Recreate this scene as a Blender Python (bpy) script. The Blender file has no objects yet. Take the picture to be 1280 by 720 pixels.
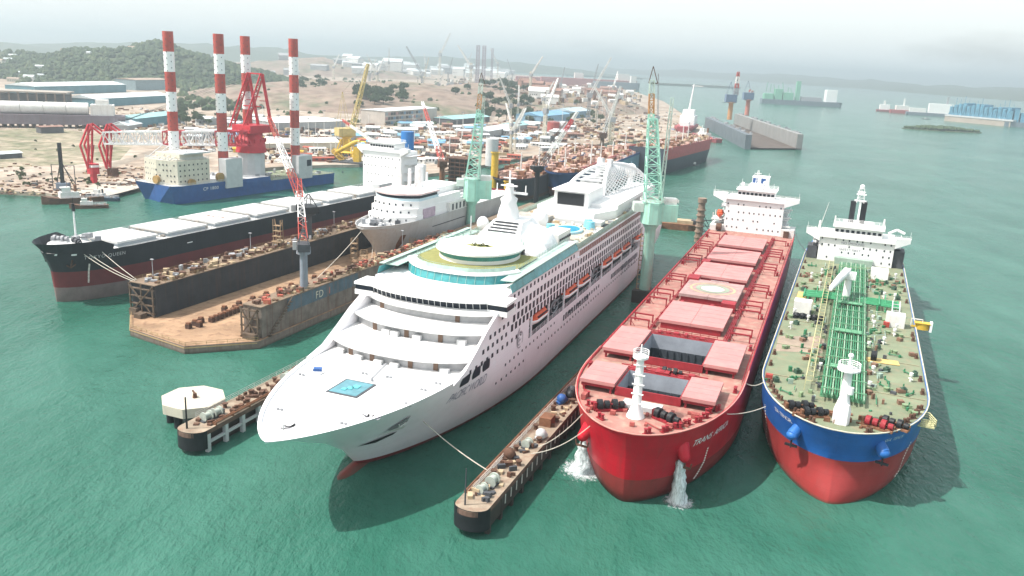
SKY_STR, CLOUD, SUN_STR, EXPO = .08, (6.6, 7.3, 7.6), 4.3, .68
HAZE_D = .00025
WAT_A, WAT_B = (.012, .078, .053, 1), (.044, .142, .108, 1)
HAZE_C = (.80, .92, .97, 1)
import bpy, math, random
from mathutils import Vector, Matrix
R = math.radians
rnd = random.Random(7)
sc = bpy.context.scene
COL = sc.collection
PI = math.pi
# ------------------------------------------------------------------ camera
F, PITCH, ROLL, CAMZ = 1043.2, R(15.2), R(2.84), 75.0
fw = Vector((0, math.cos(PITCH), -math.sin(PITCH)))
up0 = Vector((0, math.sin(PITCH), math.cos(PITCH)))
rt = math.cos(ROLL) * Vector((1, 0, 0)) + math.sin(ROLL) * up0
up = -math.sin(ROLL) * Vector((1, 0, 0)) + math.cos(ROLL) * up0
cd = bpy.data.cameras.new('camera'); cam = bpy.data.objects.new('camera', cd); COL.objects.link(cam)
m = Matrix((rt, up, -fw)).transposed().to_4x4(); m.translation = (0, 0, CAMZ)
cam.matrix_world = m
cd.sensor_width = 36; cd.lens = F / 1280 * 36; cd.clip_end = 40000; cd.clip_start = 1
sc.camera = cam

def ray(px, py): return fw + rt * ((px - 640) / F) + up * ((360 - py) / F)
def at(px, py, z=0.0):           # the ground point seen at a picture position
    d = ray(px, py); k = (z - CAMZ) / d.z
    return Vector((0, 0, CAMZ)) + d * k
def aty(px, py, Y):              # the point at distance Y seen there
    d = ray(px, py); return Vector((0, 0, CAMZ)) + d * (Y / d.y)

# ------------------------------------------------------------------ world, sun
SUN_EL = R(56); SX, SY = -0.98, -0.2
w = bpy.data.worlds.new('World'); sc.world = w; w.use_nodes = True
nt = w.node_tree; N = nt.nodes; Lk = nt.links
bg = N['Background']; bg.inputs[1].default_value = SKY_STR
sky = N.new('ShaderNodeTexSky'); sky.sky_type = 'NISHITA'; sky.sun_disc = False
sky.sun_elevation = SUN_EL; sky.sun_rotation = math.atan2(SX, SY)
sky.air_density = 1.2; sky.dust_density = 4; sky.ozone_density = 1
tc = N.new('ShaderNodeTexCoord'); mp = N.new('ShaderNodeMapping'); mp.inputs['Scale'].default_value = (1.2, 1.2, 5)
nz = N.new('ShaderNodeTexNoise'); nz.inputs['Scale'].default_value = 2.3; nz.inputs['Detail'].default_value = 7
rp = N.new('ShaderNodeValToRGB'); rp.color_ramp.elements[0].position = .0; rp.color_ramp.elements[1].position = .40
mx = N.new('ShaderNodeMix'); mx.data_type = 'RGBA'
ma_ = N.new('ShaderNodeVectorMath'); ma_.operation = 'MULTIPLY_ADD'; ma_.inputs[1].default_value = (.9, .75, .6); ma_.inputs[2].default_value = CLOUD
Lk.new(sky.outputs[0], ma_.inputs[0]); Lk.new(ma_.outputs[0], mx.inputs['B'])
mp.inputs['Location'].default_value = (1.7, .4, 0)
Lk.new(tc.outputs['Generated'], mp.inputs[0]); Lk.new(mp.outputs[0], nz.inputs['Vector']); Lk.new(nz.outputs[0], rp.inputs[0])
Lk.new(rp.outputs[0], mx.inputs['Factor']); Lk.new(sky.outputs[0], mx.inputs['A']); Lk.new(mx.outputs['Result'], bg.inputs[0])
sl = bpy.data.lights.new('sun', 'SUN'); sl.energy = SUN_STR; sl.angle = R(.5); sl.color = (1, .96, .9)
so = bpy.data.objects.new('sun', sl); COL.objects.link(so)
so.rotation_euler = Vector((SX * math.cos(SUN_EL), SY * math.cos(SUN_EL), math.sin(SUN_EL))).to_track_quat('Z', 'Y').to_euler()
so.location = (0, 0, 400)
vs = sc.view_settings; vs.view_transform = 'Standard'; vs.look = 'None'; vs.gamma = 1; vs.exposure = EXPO
try: vs.use_curve_mapping = False
except Exception: pass
cy = sc.cycles
cy.max_bounces = 6; cy.diffuse_bounces = 2; cy.glossy_bounces = 2; cy.transmission_bounces = 2; cy.volume_bounces = 0
cy.caustics_reflective = False; cy.caustics_refractive = False; cy.sample_clamp_indirect = 4
cy.use_denoising = True
try: cy.use_adaptive_sampling = True; cy.adaptive_threshold = .02
except Exception: pass

# ------------------------------------------------------------------ materials
MATS = {}
def mat(name, col, rough=.6, var=.25, scale=.35, streak=0.0, rust=0.0, metal=0.0, rustcol=(.16, .06, .03), bump=0.0, spec=.25, plates=0.0, scum=0.0):
    if name in MATS: return MATS[name]
    ma = bpy.data.materials.new(name); ma.use_nodes = True; MATS[name] = ma
    t = ma.node_tree; n = t.nodes; L = t.links; p = n['Principled BSDF']
    p.inputs['Roughness'].default_value = rough; p.inputs['Metallic'].default_value = metal
    p.inputs['Specular IOR Level'].default_value = spec
    c = n.new('ShaderNodeTexCoord')
    z = n.new('ShaderNodeTexNoise'); z.inputs['Scale'].default_value = scale; z.inputs['Detail'].default_value = 6; z.inputs['Roughness'].default_value = .65
    L.new(c.outputs['Object'], z.inputs['Vector'])
    r = n.new('ShaderNodeValToRGB'); e = r.color_ramp.elements
    e[0].position = .3; e[1].position = .7
    e[0].color = tuple(x * (1 - var) for x in col) + (1,); e[1].color = tuple(min(1, x * (1 + var * .6)) for x in col) + (1,)
    L.new(z.outputs[0], r.inputs[0]); out = r.outputs[0]
    def over(vec_scale, nscale, amount, colr, lo, hi):
        nonlocal out
        mp = n.new('ShaderNodeMapping'); mp.inputs['Scale'].default_value = vec_scale
        L.new(c.outputs['Object'], mp.inputs[0])
        q = n.new('ShaderNodeTexNoise'); q.inputs['Scale'].default_value = nscale; q.inputs['Detail'].default_value = 5
        L.new(mp.outputs[0], q.inputs['Vector'])
        rr = n.new('ShaderNodeMapRange'); rr.inputs[1].default_value = lo; rr.inputs[2].default_value = hi; rr.inputs[4].default_value = amount
        L.new(q.outputs[0], rr.inputs[0])
        k = n.new('ShaderNodeMix'); k.data_type = 'RGBA'; k.inputs['B'].default_value = colr + (1,)
        L.new(rr.outputs[0], k.inputs['Factor']); L.new(out, k.inputs['A']); out = k.outputs['Result']
    if streak: over((1, 1, .06), 1.1, streak, rustcol, .5, .75)
    if rust: over((1, 1, 1), .5, rust, rustcol, .5, .68)
    if plates or scum:
        sx = n.new('ShaderNodeSeparateXYZ'); L.new(c.outputs['Object'], sx.inputs[0])
    if plates:
        cb = n.new('ShaderNodeCombineXYZ'); L.new(sx.outputs['Y'], cb.inputs['X']); L.new(sx.outputs['Z'], cb.inputs['Y'])
        bk = n.new('ShaderNodeTexBrick'); bk.inputs['Scale'].default_value = 1; bk.inputs['Brick Width'].default_value = 9; bk.inputs['Row Height'].default_value = 2.3; bk.inputs['Mortar Size'].default_value = .05; bk.inputs['Mortar Smooth'].default_value = .6
        bk.inputs['Color1'].default_value = (1, 1, 1, 1); bk.inputs['Color2'].default_value = (1 - plates * .4,) * 3 + (1,); bk.inputs['Mortar'].default_value = (1 - plates,) * 3 + (1,)
        L.new(cb.outputs[0], bk.inputs['Vector'])
        k = n.new('ShaderNodeMix'); k.data_type = 'RGBA'; k.blend_type = 'MULTIPLY'; k.inputs['Factor'].default_value = 1
        L.new(out, k.inputs['A']); L.new(bk.outputs['Color'], k.inputs['B']); out = k.outputs['Result']
    if scum:
        ad = n.new('ShaderNodeMath'); ad.operation = 'MULTIPLY_ADD'; ad.inputs[1].default_value = -scum * 1.6; L.new(z.outputs[0], ad.inputs[0]); L.new(sx.outputs['Z'], ad.inputs[2])
        mr = n.new('ShaderNodeMapRange'); mr.inputs[1].default_value = -scum * .25; mr.inputs[2].default_value = -scum * .75; mr.inputs[4].default_value = .75; L.new(ad.outputs[0], mr.inputs[0])
        k = n.new('ShaderNodeMix'); k.data_type = 'RGBA'; k.inputs['B'].default_value = (.05, .055, .04, 1); L.new(mr.outputs[0], k.inputs['Factor']); L.new(out, k.inputs['A']); out = k.outputs['Result']
    L.new(out, p.inputs['Base Color'])
    if bump:
        b = n.new('ShaderNodeBump'); b.inputs['Strength'].default_value = bump; b.inputs['Distance'].default_value = .3
        L.new(z.outputs[0], b.inputs['Height']); L.new(b.outputs[0], p.inputs['Normal'])
    return ma
WHITE = mat('white_paint', (.80, .80, .80), .45, .06, .2)
WHITE2 = mat('white_paint_worn', (.70, .70, .68), .5, .12, .3, streak=.25, rustcol=(.45, .36, .28))
CRUW = mat('cruise_white', (.87, .85, .885), .35, .05, .15, streak=.14, rustcol=(.64, .60, .60), plates=.09)
DGLASS = mat('dark_glass', (.022, .028, .042), .4, .4, 1, spec=.15)
TEAL = mat('teal_glass', (.05, .27, .29), .2, .3, .6, spec=.6)
PALEGR = mat('pale_green_glass', (.38, .52, .46), .3, .25, .5)
OLIVE = mat('olive_turf', (.24, .24, .09), .9, .2, .5)
DECKB = mat('beige_deck', (.44, .40, .33), .8, .2, .4)
ORANGE = mat('orange_plastic', (.62, .10, .04), .5, .15, .5)
BLACK = mat('black_paint', (.018, .02, .024), .5, .4, .4)
DGREY = mat('dark_grey_steel', (.07, .075, .085), .6, .3, .4)
GREY = mat('grey_steel', (.30, .31, .33), .6, .2, .4)
LGREY = mat('light_grey_paint', (.52, .53, .54), .5, .12, .3)
RUST = mat('rusty_steel', (.20, .095, .055), .85, .5, .6)
RUST2 = mat('brown_rust', (.12, .065, .045), .85, .5, .7)
YELLOW = mat('yellow_paint', (.62, .40, .05), .5, .2, .5)
MINT = mat('mint_green_paint', (.34, .64, .53), .5, .15, .3, streak=.3, rustcol=(.35, .30, .2))
REDC = mat('crane_red', (.50, .035, .05), .5, .2, .4)
STRIPER = mat('stripe_red', (.42, .075, .06), .6, .2, .3, streak=.3, rustcol=(.3, .07, .06))
BLUEP = mat('blue_paint', (.03, .10, .30), .45, .2, .3, streak=.25, rustcol=(.09, .09, .12))
CONC = mat('concrete', (.46, .42, .37), .9, .25, .25, rust=.35, rustcol=(.26, .2, .16))
ROPE = mat('mooring_rope', (.55, .52, .45), .9, .2, 2)
REDH = mat('red_hull', (.50, .010, .026),   .36, .22, .12, streak=.45, rustcol=(.27, .035, .035), plates=.18)
REDB = mat('red_bottom', (.27, .035, .035), .5, .3, .15, streak=.45, rustcol=(.13, .04, .035), plates=.2, scum=1.6)
REDD = mat('red_deck', (.34, .165, .14), .75, .3, .3, rust=.75, rustcol=(.34, .265, .21))
REDK = mat('dark_red_fittings', (.28, .025, .035), .6, .3, .5)
COVER = mat('hatch_cover_red', (.47, .21, .205), .6, .15, .2, rust=.4, rustcol=(.42, .26, .235))
HOLD = mat('hold_grey', (.30, .33, .38), .7, .2, .3)
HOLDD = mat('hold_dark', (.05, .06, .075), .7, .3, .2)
GDECK = mat('green_deck', (.185, .215, .14), .8, .25, .14, rust=.55, rustcol=(.24, .20, .135))
PIPEG = mat('green_pipe', (.045, .20, .10), .5, .3, .6)
PIPEL = mat('pale_green_pipe', (.25, .40, .28), .5, .25, .6)
TBLUE = mat('tanker_blue', (.02, .12, .42), .36, .15, .2, streak=.2, rustcol=(.02, .07, .24), plates=.16)
TRED = mat('tanker_red', (.34, .042, .042), .3, .22, .1, streak=.3, rustcol=(.21, .05, .045), plates=.16, scum=1.4)
STONE = mat('rock', (.3, .26, .2), .95, .4, .4)

# ------------------------------------------------------------------ mesh builder
class MB:
    def __init__(s): s.v = []; s.f = []; s.m = []; s.s = []
    def add(s, vs, fs, mi=0, sm=False):
        o = len(s.v); s.v += [tuple(x) for x in vs]
        for f in fs: s.f.append(tuple(o + i for i in f)); s.m.append(mi); s.s.append(sm)
        return s
    def box(s, x0, x1, y0, y1, z0, z1, mi=0):
        v = [(x0, y0, z0), (x1, y0, z0), (x1, y1, z0), (x0, y1, z0), (x0, y0, z1), (x1, y0, z1), (x1, y1, z1), (x0, y1, z1)]
        return s.add(v, [(3, 2, 1, 0), (4, 5, 6, 7), (0, 1, 5, 4), (1, 2, 6, 5), (2, 3, 7, 6), (3, 0, 4, 7)], mi)
    def rbox(s, c, sx, sy, sz, rz=0, mi=0):      # centred in x,y; stands on c.z
        ca, sa = math.cos(rz), math.sin(rz); v = []
        for z in (0, sz):
            for a, b in ((-1, -1), (1, -1), (1, 1), (-1, 1)):
                x, y = a * sx / 2, b * sy / 2
                v.append((c[0] + x * ca - y * sa, c[1] + x * sa + y * ca, c[2] + z))
        return s.add(v, [(3, 2, 1, 0), (4, 5, 6, 7), (0, 1, 5, 4), (1, 2, 6, 5), (2, 3, 7, 6), (3, 0, 4, 7)], mi)
    def cyl(s, p, q, r0, r1=None, n=8, mi=0, cap=True, sm=True):
        p, q = Vector(p), Vector(q); r1 = r0 if r1 is None else r1
        d = (q - p); d = d.normalized() if d.length > 1e-6 else Vector((0, 0, 1))
        a = d.cross(Vector((0, 0, 1)) if abs(d.z) < .9 else Vector((1, 0, 0))).normalized(); b = d.cross(a)
        v = []
        for c, r in ((p, r0), (q, r1)):
            for i in range(n):
                t = 2 * PI * (i + .5) / n; v.append(c + (a * math.cos(t) + b * math.sin(t)) * r)
        fs = [(i, (i + 1) % n, n + (i + 1) % n, n + i) for i in range(n)]
        s.add(v, fs, mi, sm and n > 5)
        if cap: s.add(v, [tuple(range(n - 1, -1, -1)), tuple(range(n, 2 * n))], mi)
        return s
    def bar(s, p, q, w, mi=0): return s.cyl(p, q, w * .7, None, 4, mi, True, False)
    def tube(s, pts, r, n=6, mi=0):
        for a, b in zip(pts, pts[1:]): s.cyl(a, b, r, None, n, mi)
        return s
    def prism(s, poly, z0, z1, mi=0, mt=None):
        n = len(poly)
        v = [(x, y, z0) for x, y in poly] + [(x, y, z1) for x, y in poly]
        s.add(v, [(i, (i + 1) % n, n + (i + 1) % n, n + i) for i in range(n)] + [tuple(range(n - 1, -1, -1))], mi)
        return s.add([(x, y, z1) for x, y in poly], [tuple(range(n))], mi if mt is None else mt)
    def rings(s, rs, mi=0, sm=True, cap=(True, True), closed=True):
        n = len(rs[0]); v = [p for r in rs for p in r]; fs = []
        for k in range(len(rs) - 1):
            for i in range(n if closed else n - 1):
                j = (i + 1) % n; fs.append((k * n + i, k * n + j, (k + 1) * n + j, (k + 1) * n + i))
        s.add(v, fs, mi, sm)
        if cap[0]: s.add(rs[0], [tuple(range(n - 1, -1, -1))], mi)
        if cap[1]: s.add(rs[-1], [tuple(range(n))], mi)
        return s
    def sphere(s, c, r, n=12, mi=0, zs=1.0, half=False):
        rs = []; k = n // 2
        for i in range(0 if not half else k // 2, k + 1):
            a = -PI / 2 + PI * i / k; rr = max(.001, math.cos(a)) * r
            rs.append([(c[0] + rr * math.cos(2 * PI * j / n), c[1] + rr * math.sin(2 * PI * j / n), c[2] + r * zs * math.sin(a)) for j in range(n)])
        return s.rings(rs, mi)
    def truss(s, p, q, w0, w1=None, k=8, r=.12, mi=lambda i: 0, side=None, h=None):
        p, q = Vector(p), Vector(q); w1 = w0 if w1 is None else w1
        d = (q - p).normalized()
        a = Vector(side) if side is not None else d.cross(Vector((0, 0, 1)) if abs(d.z) < .95 else Vector((0, 1, 0)))
        a = (a - d * a.dot(d)).normalized(); b = d.cross(a)
        hh = h if h else 1.0
        def ring(i):
            t = i / k; c = p + (q - p) * t; w = (w0 + (w1 - w0) * t) / 2
            return [c + a * (w * x) + b * (w * y * hh) for x, y in ((-1, -1), (1, -1), (1, 1), (-1, 1))]
        pr = ring(0)
        for i in range(k):
            nx = ring(i + 1); M_ = mi(i)
            for j in range(4):
                s.cyl(pr[j], nx[j], r, None, 4, M_, False, False)
                s.cyl(nx[j], nx[(j + 1) % 4], r * .6, None, 3, M_, False, False)
                if i % 2: s.cyl(pr[j], nx[(j + 1) % 4], r * .6, None, 3, M_, False, False)
                else: s.cyl(pr[(j + 1) % 4], nx[j], r * .6, None, 3, M_, False, False)
            pr = nx
        return s
    def rail(s, pts, h=1.1, step=2.5, r=.05, mi=0, rows=3):
        for a, b in zip(pts, pts[1:]):
            a, b = Vector(a), Vector(b); n = max(1, int((b - a).length / step))
            for k in range(1, rows + 1):
                o = Vector((0, 0, h * k / rows)); s.cyl(a + o, b + o, r, None, 3, mi, False, False)
            for i in range(n + 1):
                c = a + (b - a) * (i / n); s.cyl(c, c + Vector((0, 0, h)), r, None, 3, mi, False, False)
        return s
    def build(s, name, mats, parent=None, label=None, cat=None, group=None, kind=None, loc=None, rz=0):
        o = bpy.data.objects.new(name, s.mesh(name, mats)); COL.objects.link(o)
        if parent: o.parent = parent
        tag(o, label, cat, group, kind)
        if loc is not None: o.location = loc
        if rz: o.rotation_euler = (0, 0, rz)
        return o
    def mesh(s, name, mats):
        me = bpy.data.meshes.new(name); me.from_pydata(s.v, [], s.f)
        if not isinstance(mats, (list, tuple)): mats = [mats]
        for x in mats: me.materials.append(x)
        me.polygons.foreach_set('material_index', s.m); me.polygons.foreach_set('use_smooth', s.s); me.update()
        return me
def tag(o, label=None, cat=None, group=None, kind=None):
    if label: o['label'] = label
    if cat: o['category'] = cat
    if group: o['group'] = group
    if kind: o['kind'] = kind
    return o
def thing(name, label, cat, loc=(0, 0, 0), rz=0, group=None):
    o = bpy.data.objects.new(name, None); COL.objects.link(o); o.location = loc; o.rotation_euler = (0, 0, rz)
    o.empty_display_size = 1
    return tag(o, label, cat, group)
def copies(name, mesh, parent, locs, most=100):   # like parts, each an object sharing one mesh; past `most` the rest is one part
    for i, l in enumerate(locs[:most]):
        o = bpy.data.objects.new(name, mesh); COL.objects.link(o); o.parent = parent
        o.location = l[:3]
        if len(l) > 3: o.rotation_euler = (0, 0, l[3])
    rest = locs[most:]
    if rest:
        mb = MB(); P = [p.vertices[:] for p in mesh.polygons]; V = [v.co.copy() for v in mesh.vertices]
        for l in rest:
            rot = Matrix.Rotation(l[3] if len(l) > 3 else 0, 3, 'Z'); b = Vector(l[:3])
            mb.add([rot @ v + b for v in V], P)
        tag(mb.build(name, list(mesh.materials), parent), kind='stuff')
def copy_thing(src, loc, rz=0, label=None, group=None, scale=None):
    r = src.copy(); COL.objects.link(r); r.location = loc; r.rotation_euler = (0, 0, rz)
    if label: r['label'] = label
    if group: r['group'] = group
    if scale: r.scale = scale if isinstance(scale, (tuple, list)) else (scale,) * 3
    for ch in list(src.children):
        c = ch.copy(); COL.objects.link(c); c.parent = r
        for g in ch.children:
            d = g.copy(); COL.objects.link(d); d.parent = c
    return r
def text(name, s, size, fn, ma, parent, shear=0.0, space=1.0, extr=None):
    cu = bpy.data.curves.new('lettering', 'FONT'); cu.body = s; cu.size = size; cu.shear = shear; cu.space_character = space
    cu.resolution_u = 3
    to = bpy.data.objects.new('lettering', cu); COL.objects.link(to); bpy.context.view_layer.update()
    me = bpy.data.meshes.new_from_object(to.evaluated_get(bpy.context.evaluated_depsgraph_get()))
    bpy.data.objects.remove(to); bpy.data.curves.remove(cu)
    for v in me.vertices: v.co = fn(v.co.x, v.co.y)
    me.materials.clear(); me.materials.append(ma)
    o = bpy.data.objects.new(name, me); COL.objects.link(o); o.parent = parent
    return o

class Hull:
    """levels: (z, stem s, entry length, half beam, exponent, end s, aft taper length, aft taper amount)"""
    def __init__(s, levels): s.lv = levels
    def hb(s, L, y):
        z, s0, Le, h, ex, s1, La, ta = L
        u = min(1, max(0, (y - s0) / Le)); b = h * (1 - (1 - u) ** 2) ** ex
        q = min(1, max(0, (y - (s1 - La)) / La)) if La else 0
        return b * (1 - ta * q * q)
    def at(s, y, z):
        lv = s.lv
        for a, b in zip(lv, lv[1:]):
            if z <= b[0] or b is lv[-1]:
                k = min(1, max(0, (z - a[0]) / (b[0] - a[0])))
                la, lb = a[5] - a[1], b[5] - b[1]
                w_ = min(1, max(0, (y - (a[1] + (b[1] - a[1]) * k)) / (la + (lb - la) * k)))
                A = s.hb(a, a[1] + la * w_); return A + (s.hb(b, b[1] + lb * w_) - A) * k
    def build(s, name, parent, bandm, mats, n=34, bul=(.9, .35), deckm=0, holes=(), cut=None):
        mb = MB(); Ls = []
        for L in s.lv:
            row = []
            for i in range(n + 1):
                y = L[1] + (L[5] - L[1]) * (i / n) ** 1.9
                row.append((s.hb(L, y), y, L[0]))
            Ls.append(row)
        m_ = n + 1
        for sg in (1, -1):
            v = [(x * sg, y, z) for r in Ls for x, y, z in r]; o = len(mb.v); mb.v += v
            for k in range(len(Ls) - 1):
                for i in range(n):
                    if cut and k == len(Ls) - 2 and cut[0] < Ls[k][i][1] and Ls[k][i + 1][1] < cut[1]: continue
                    q = (k * m_ + i, k * m_ + i + 1, (k + 1) * m_ + i + 1, (k + 1) * m_ + i)
                    mb.f.append(tuple(o + j for j in (q if sg > 0 else q[::-1]))); mb.m.append(bandm[k]); mb.s.append(True)
        T = Ls[-1]; zt = s.lv[-1][0]; bh, bt = bul
        def inset(r, d, z):
            out = []
            for i, (x, y, _) in enumerate(r):
                yy = min(y + d, r[-1][1] - .01) if i == 0 else y
                out.append((max(0, x - d) if i else 0, yy, z))
            return out
        I1 = inset(T, bt, zt); I2 = inset(T, bt, zt - bh)
        for A, B_, mi in ((T, I1, bandm[-1]), (I1, I2, bandm[-1])):
            for sg in (1, -1):
                v = [(x * sg, y, z) for r in (A, B_) for x, y, z in r]
                f = [(i, i + 1, n + 2 + i, n + 1 + i) for i in range(n) if not (cut and cut[0] < v[i][1] and v[i + 1][1] < cut[1])]
                if sg < 0: f = [q[::-1] for q in f]
                mb.add(v, f, mi, False)
        zz = zt - bh; ys = sorted([y for x, y, z in I2] + [q for h in holes for q in h[:2]])
        def hx(y):
            for (x0, y0, _), (x1, y1, _) in zip(I2, I2[1:]):
                if y0 <= y <= y1: return x0 + (x1 - x0) * ((y - y0) / max(1e-6, y1 - y0))
            return I2[-1][0]
        for ya, yb in zip(ys, ys[1:]):
            if yb - ya < 1e-4 or (cut and cut[0] < ya and yb < cut[1]): continue
            xa, xb = hx(ya), hx(yb); t = next((h[2] for h in holes if h[0] <= (ya + yb) / 2 <= h[1]), 0)
            if t: mb.add([(t, ya, zz), (xa, ya, zz), (xb, yb, zz), (t, yb, zz), (-xa, ya, zz), (-t, ya, zz), (-t, yb, zz), (-xb, yb, zz)], [(0, 1, 2, 3), (4, 5, 6, 7)], deckm)
            else: mb.add([(-xa, ya, zz), (xa, ya, zz), (xb, yb, zz), (-xb, yb, zz)], [(0, 1, 2, 3)], deckm)
        E_ = [(x, y, z) for x, y, z in (r[-1] for r in Ls)]
        ring = E_ + [(-x, y, z) for x, y, z in E_[::-1]]
        mb.add(ring, [tuple(range(len(ring)))], bandm[0])
        return mb.build(name, mats, parent)
    def port(s, s0, z0, dz=.06, flip=False):    # text mapping on the side that looks to +x (or -x when flipped)
        sg = -1 if flip else 1
        return lambda x, y: Vector((sg * (s.at(s0 + sg * x, z0 + y) + dz), s0 + sg * x, z0 + y))
from mathutils import noise as mn
# ------------------------------------------------------------------ water, land, hills, haze
def water_mat():
    ma = bpy.data.materials.new('sea_water'); ma.use_nodes = True
    t = ma.node_tree; n = t.nodes; L = t.links; p = n['Principled BSDF']
    p.inputs['IOR'].default_value = 1.24; p.inputs["Specular IOR Level"].default_value = .3
    c = n.new('ShaderNodeTexCoord')
    mp = n.new('ShaderNodeMapping'); mp.inputs['Rotation'].default_value = (0, 0, R(20)); mp.inputs['Scale'].default_value = (1, .55, 1)
    L.new(c.outputs['Object'], mp.inputs[0])
    def nz(scale, det, rough=.6):
        q = n.new('ShaderNodeTexNoise'); q.inputs['Scale'].default_value = scale; q.inputs['Detail'].default_value = det; q.inputs['Roughness'].default_value = rough
        L.new(mp.outputs[0], q.inputs['Vector']); return q.outputs[0]
    big0 = nz(.012, 5); mid = nz(.06, 4, .7); av = n.new('ShaderNodeMath'); av.operation = 'MULTIPLY_ADD'; av.inputs[1].default_value = .4; L.new(mid, av.inputs[0]); sb = n.new('ShaderNodeMath'); sb.operation = 'MULTIPLY'; sb.inputs[1].default_value = .6; L.new(big0, sb.inputs[0]); L.new(sb.outputs[0], av.inputs[2]); big = av.outputs[0]; r = n.new('ShaderNodeValToRGB'); e = r.color_ramp.elements
    e[0].position = .36; e[1].position = .64
    e[0].color = WAT_A; e[1].color = WAT_B
    L.new(big, r.inputs[0]); L.new(r.outputs[0], p.inputs['Base Color'])
    rr = n.new('ShaderNodeMapRange'); rr.inputs[3].default_value = .08; rr.inputs[4].default_value = .24
    L.new(nz(.03, 4), rr.inputs[0]); L.new(rr.outputs[0], p.inputs['Roughness'])
    b1 = n.new('ShaderNodeBump'); b1.inputs['Strength'].default_value = .95; b1.inputs['Distance'].default_value = .5
    L.new(nz(.9, 3), b1.inputs['Height'])
    b2 = n.new('ShaderNodeBump'); b2.inputs['Strength'].default_value = .5; b2.inputs['Distance'].default_value = 1.0
    L.new(nz(.28, 3), b2.inputs['Height']); L.new(b1.outputs[0], b2.inputs['Normal'])
    wv = n.new('ShaderNodeMapRange'); wv.inputs[1].default_value = .35; wv.inputs[2].default_value = .65; wv.inputs[3].default_value = .3; wv.inputs[4].default_value = 1.0
    L.new(nz(.018, 4, .7), wv.inputs[0]); L.new(wv.outputs[0], b2.inputs['Strength']); L.new(wv.outputs[0], b1.inputs['Strength'])
    b3 = n.new('ShaderNodeBump'); b3.inputs['Strength'].default_value = .7; b3.inputs['Distance'].default_value = .14
    L.new(nz(2.8, 2), b3.inputs['Height']); L.new(b2.outputs[0], b3.inputs['Normal']); L.new(b3.outputs[0], p.inputs['Normal'])
    return ma
WATER = water_mat()
MB().add([(-9500, -900, 0), (9500, -900, 0), (9500, 12500, 0), (-9500, 12500, 0)], [(0, 1, 2, 3)]).build('sea_water', WATER, kind='structure')

def ground_mat(name, a, b, c_, s1=.02, s2=.12):
    ma = bpy.data.materials.new(name); ma.use_nodes = True
    t = ma.node_tree; n = t.nodes; L = t.links; p = n['Principled BSDF']; p.inputs['Roughness'].default_value = .95
    c = n.new('ShaderNodeTexCoord'); q = n.new('ShaderNodeTexNoise'); q.inputs['Scale'].default_value = s1; q.inputs['Detail'].default_value = 8; q.inputs['Roughness'].default_value = .7
    L.new(c.outputs['Object'], q.inputs['Vector'])
    r = n.new('ShaderNodeValToRGB'); e = r.color_ramp.elements; e[0].position = .36; e[0].color = a + (1,); e[1].position = .64; e[1].color = c_ + (1,)
    x = e.new(.5); x.color = b + (1,)
    L.new(q.outputs[0], r.inputs[0])
    q2 = n.new('ShaderNodeTexNoise'); q2.inputs['Scale'].default_value = s2; q2.inputs['Detail'].default_value = 6
    L.new(c.outputs['Object'], q2.inputs['Vector'])
    k = n.new('ShaderNodeMix'); k.data_type = 'RGBA'; k.blend_type = 'MULTIPLY'; k.inputs['Factor'].default_value = .7
    r2 = n.new('ShaderNodeValToRGB'); r2.color_ramp.elements[0].position = .35; r2.color_ramp.elements[0].color = (.45, .43, .4, 1); r2.color_ramp.elements[1].position = .6; r2.color_ramp.elements[1].color = (1, 1, 1, 1)
    L.new(q2.outputs[0], r2.inputs[0]); L.new(r.outputs[0], k.inputs['A']); L.new(r2.outputs[0], k.inputs['B']); L.new(k.outputs['Result'], p.inputs['Base Color'])
    return ma
SOIL = ground_mat('yard_soil', (.25, .185, .14), (.36, .29, .23), (.46, .41, .355))
FIELD = ground_mat('field_grass', (.12, .135, .065), (.24, .215, .145), (.40, .325, .25), .045, .2)
LATER = ground_mat('laterite', (.21, .15, .12), (.26, .195, .155), (.12, .13, .075), .012, .05)
WOOD = ground_mat('woodland_soil', (.04, .06, .03), (.05, .075, .035), (.07, .085, .045), .02, .08)
P = lambda x, y, z=0: tuple(at(x, y, z)[:2])
coast = [(-9000, 350), (-900, 352), (-400, 385), P(0, 243), P(58, 246), P(70, 249), P(126, 248), P(150, 243), P(180, 235), (-158, 535), (-128, 560), P(468, 209),
         (-70, 520), (-44, 560), (2, 660), (52, 760), (95, 850), (165, 915), P(868, 172), P(880, 163), P(862, 150), P(830, 128), P(795, 116), P(760, 106), P(690, 97), P(640, 93),
         (-600, 6500), (-1500, 9500), (-9000, 9500)]
MB().prism(coast, -1.5, 2.0).build('yard_ground', SOIL, kind='structure')
# dry grass fields and concrete aprons lie just above the soil
def patch(name, pts, z, ma): MB().add([P(x, y, 2) + (z,) for x, y in pts], [tuple(range(len(pts)))[::-1]]).build(name, ma, kind='structure')
patch('grass_field', [(-60, 212), (40, 208), (95, 206), (150, 200), (170, 178), (120, 168), (60, 158), (-80, 168)], 2.02, FIELD)
patch('concrete_apron', [(92, 246.5), (126, 246), (149, 241.5), (177, 234), (178, 221), (150, 226), (100, 237)], 2.03, CONC)
patch('concrete_yard', [(330, 200), (470, 202), (560, 205), (600, 180), (560, 160), (400, 158), (300, 172)], 2.02, CONC)

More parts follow.
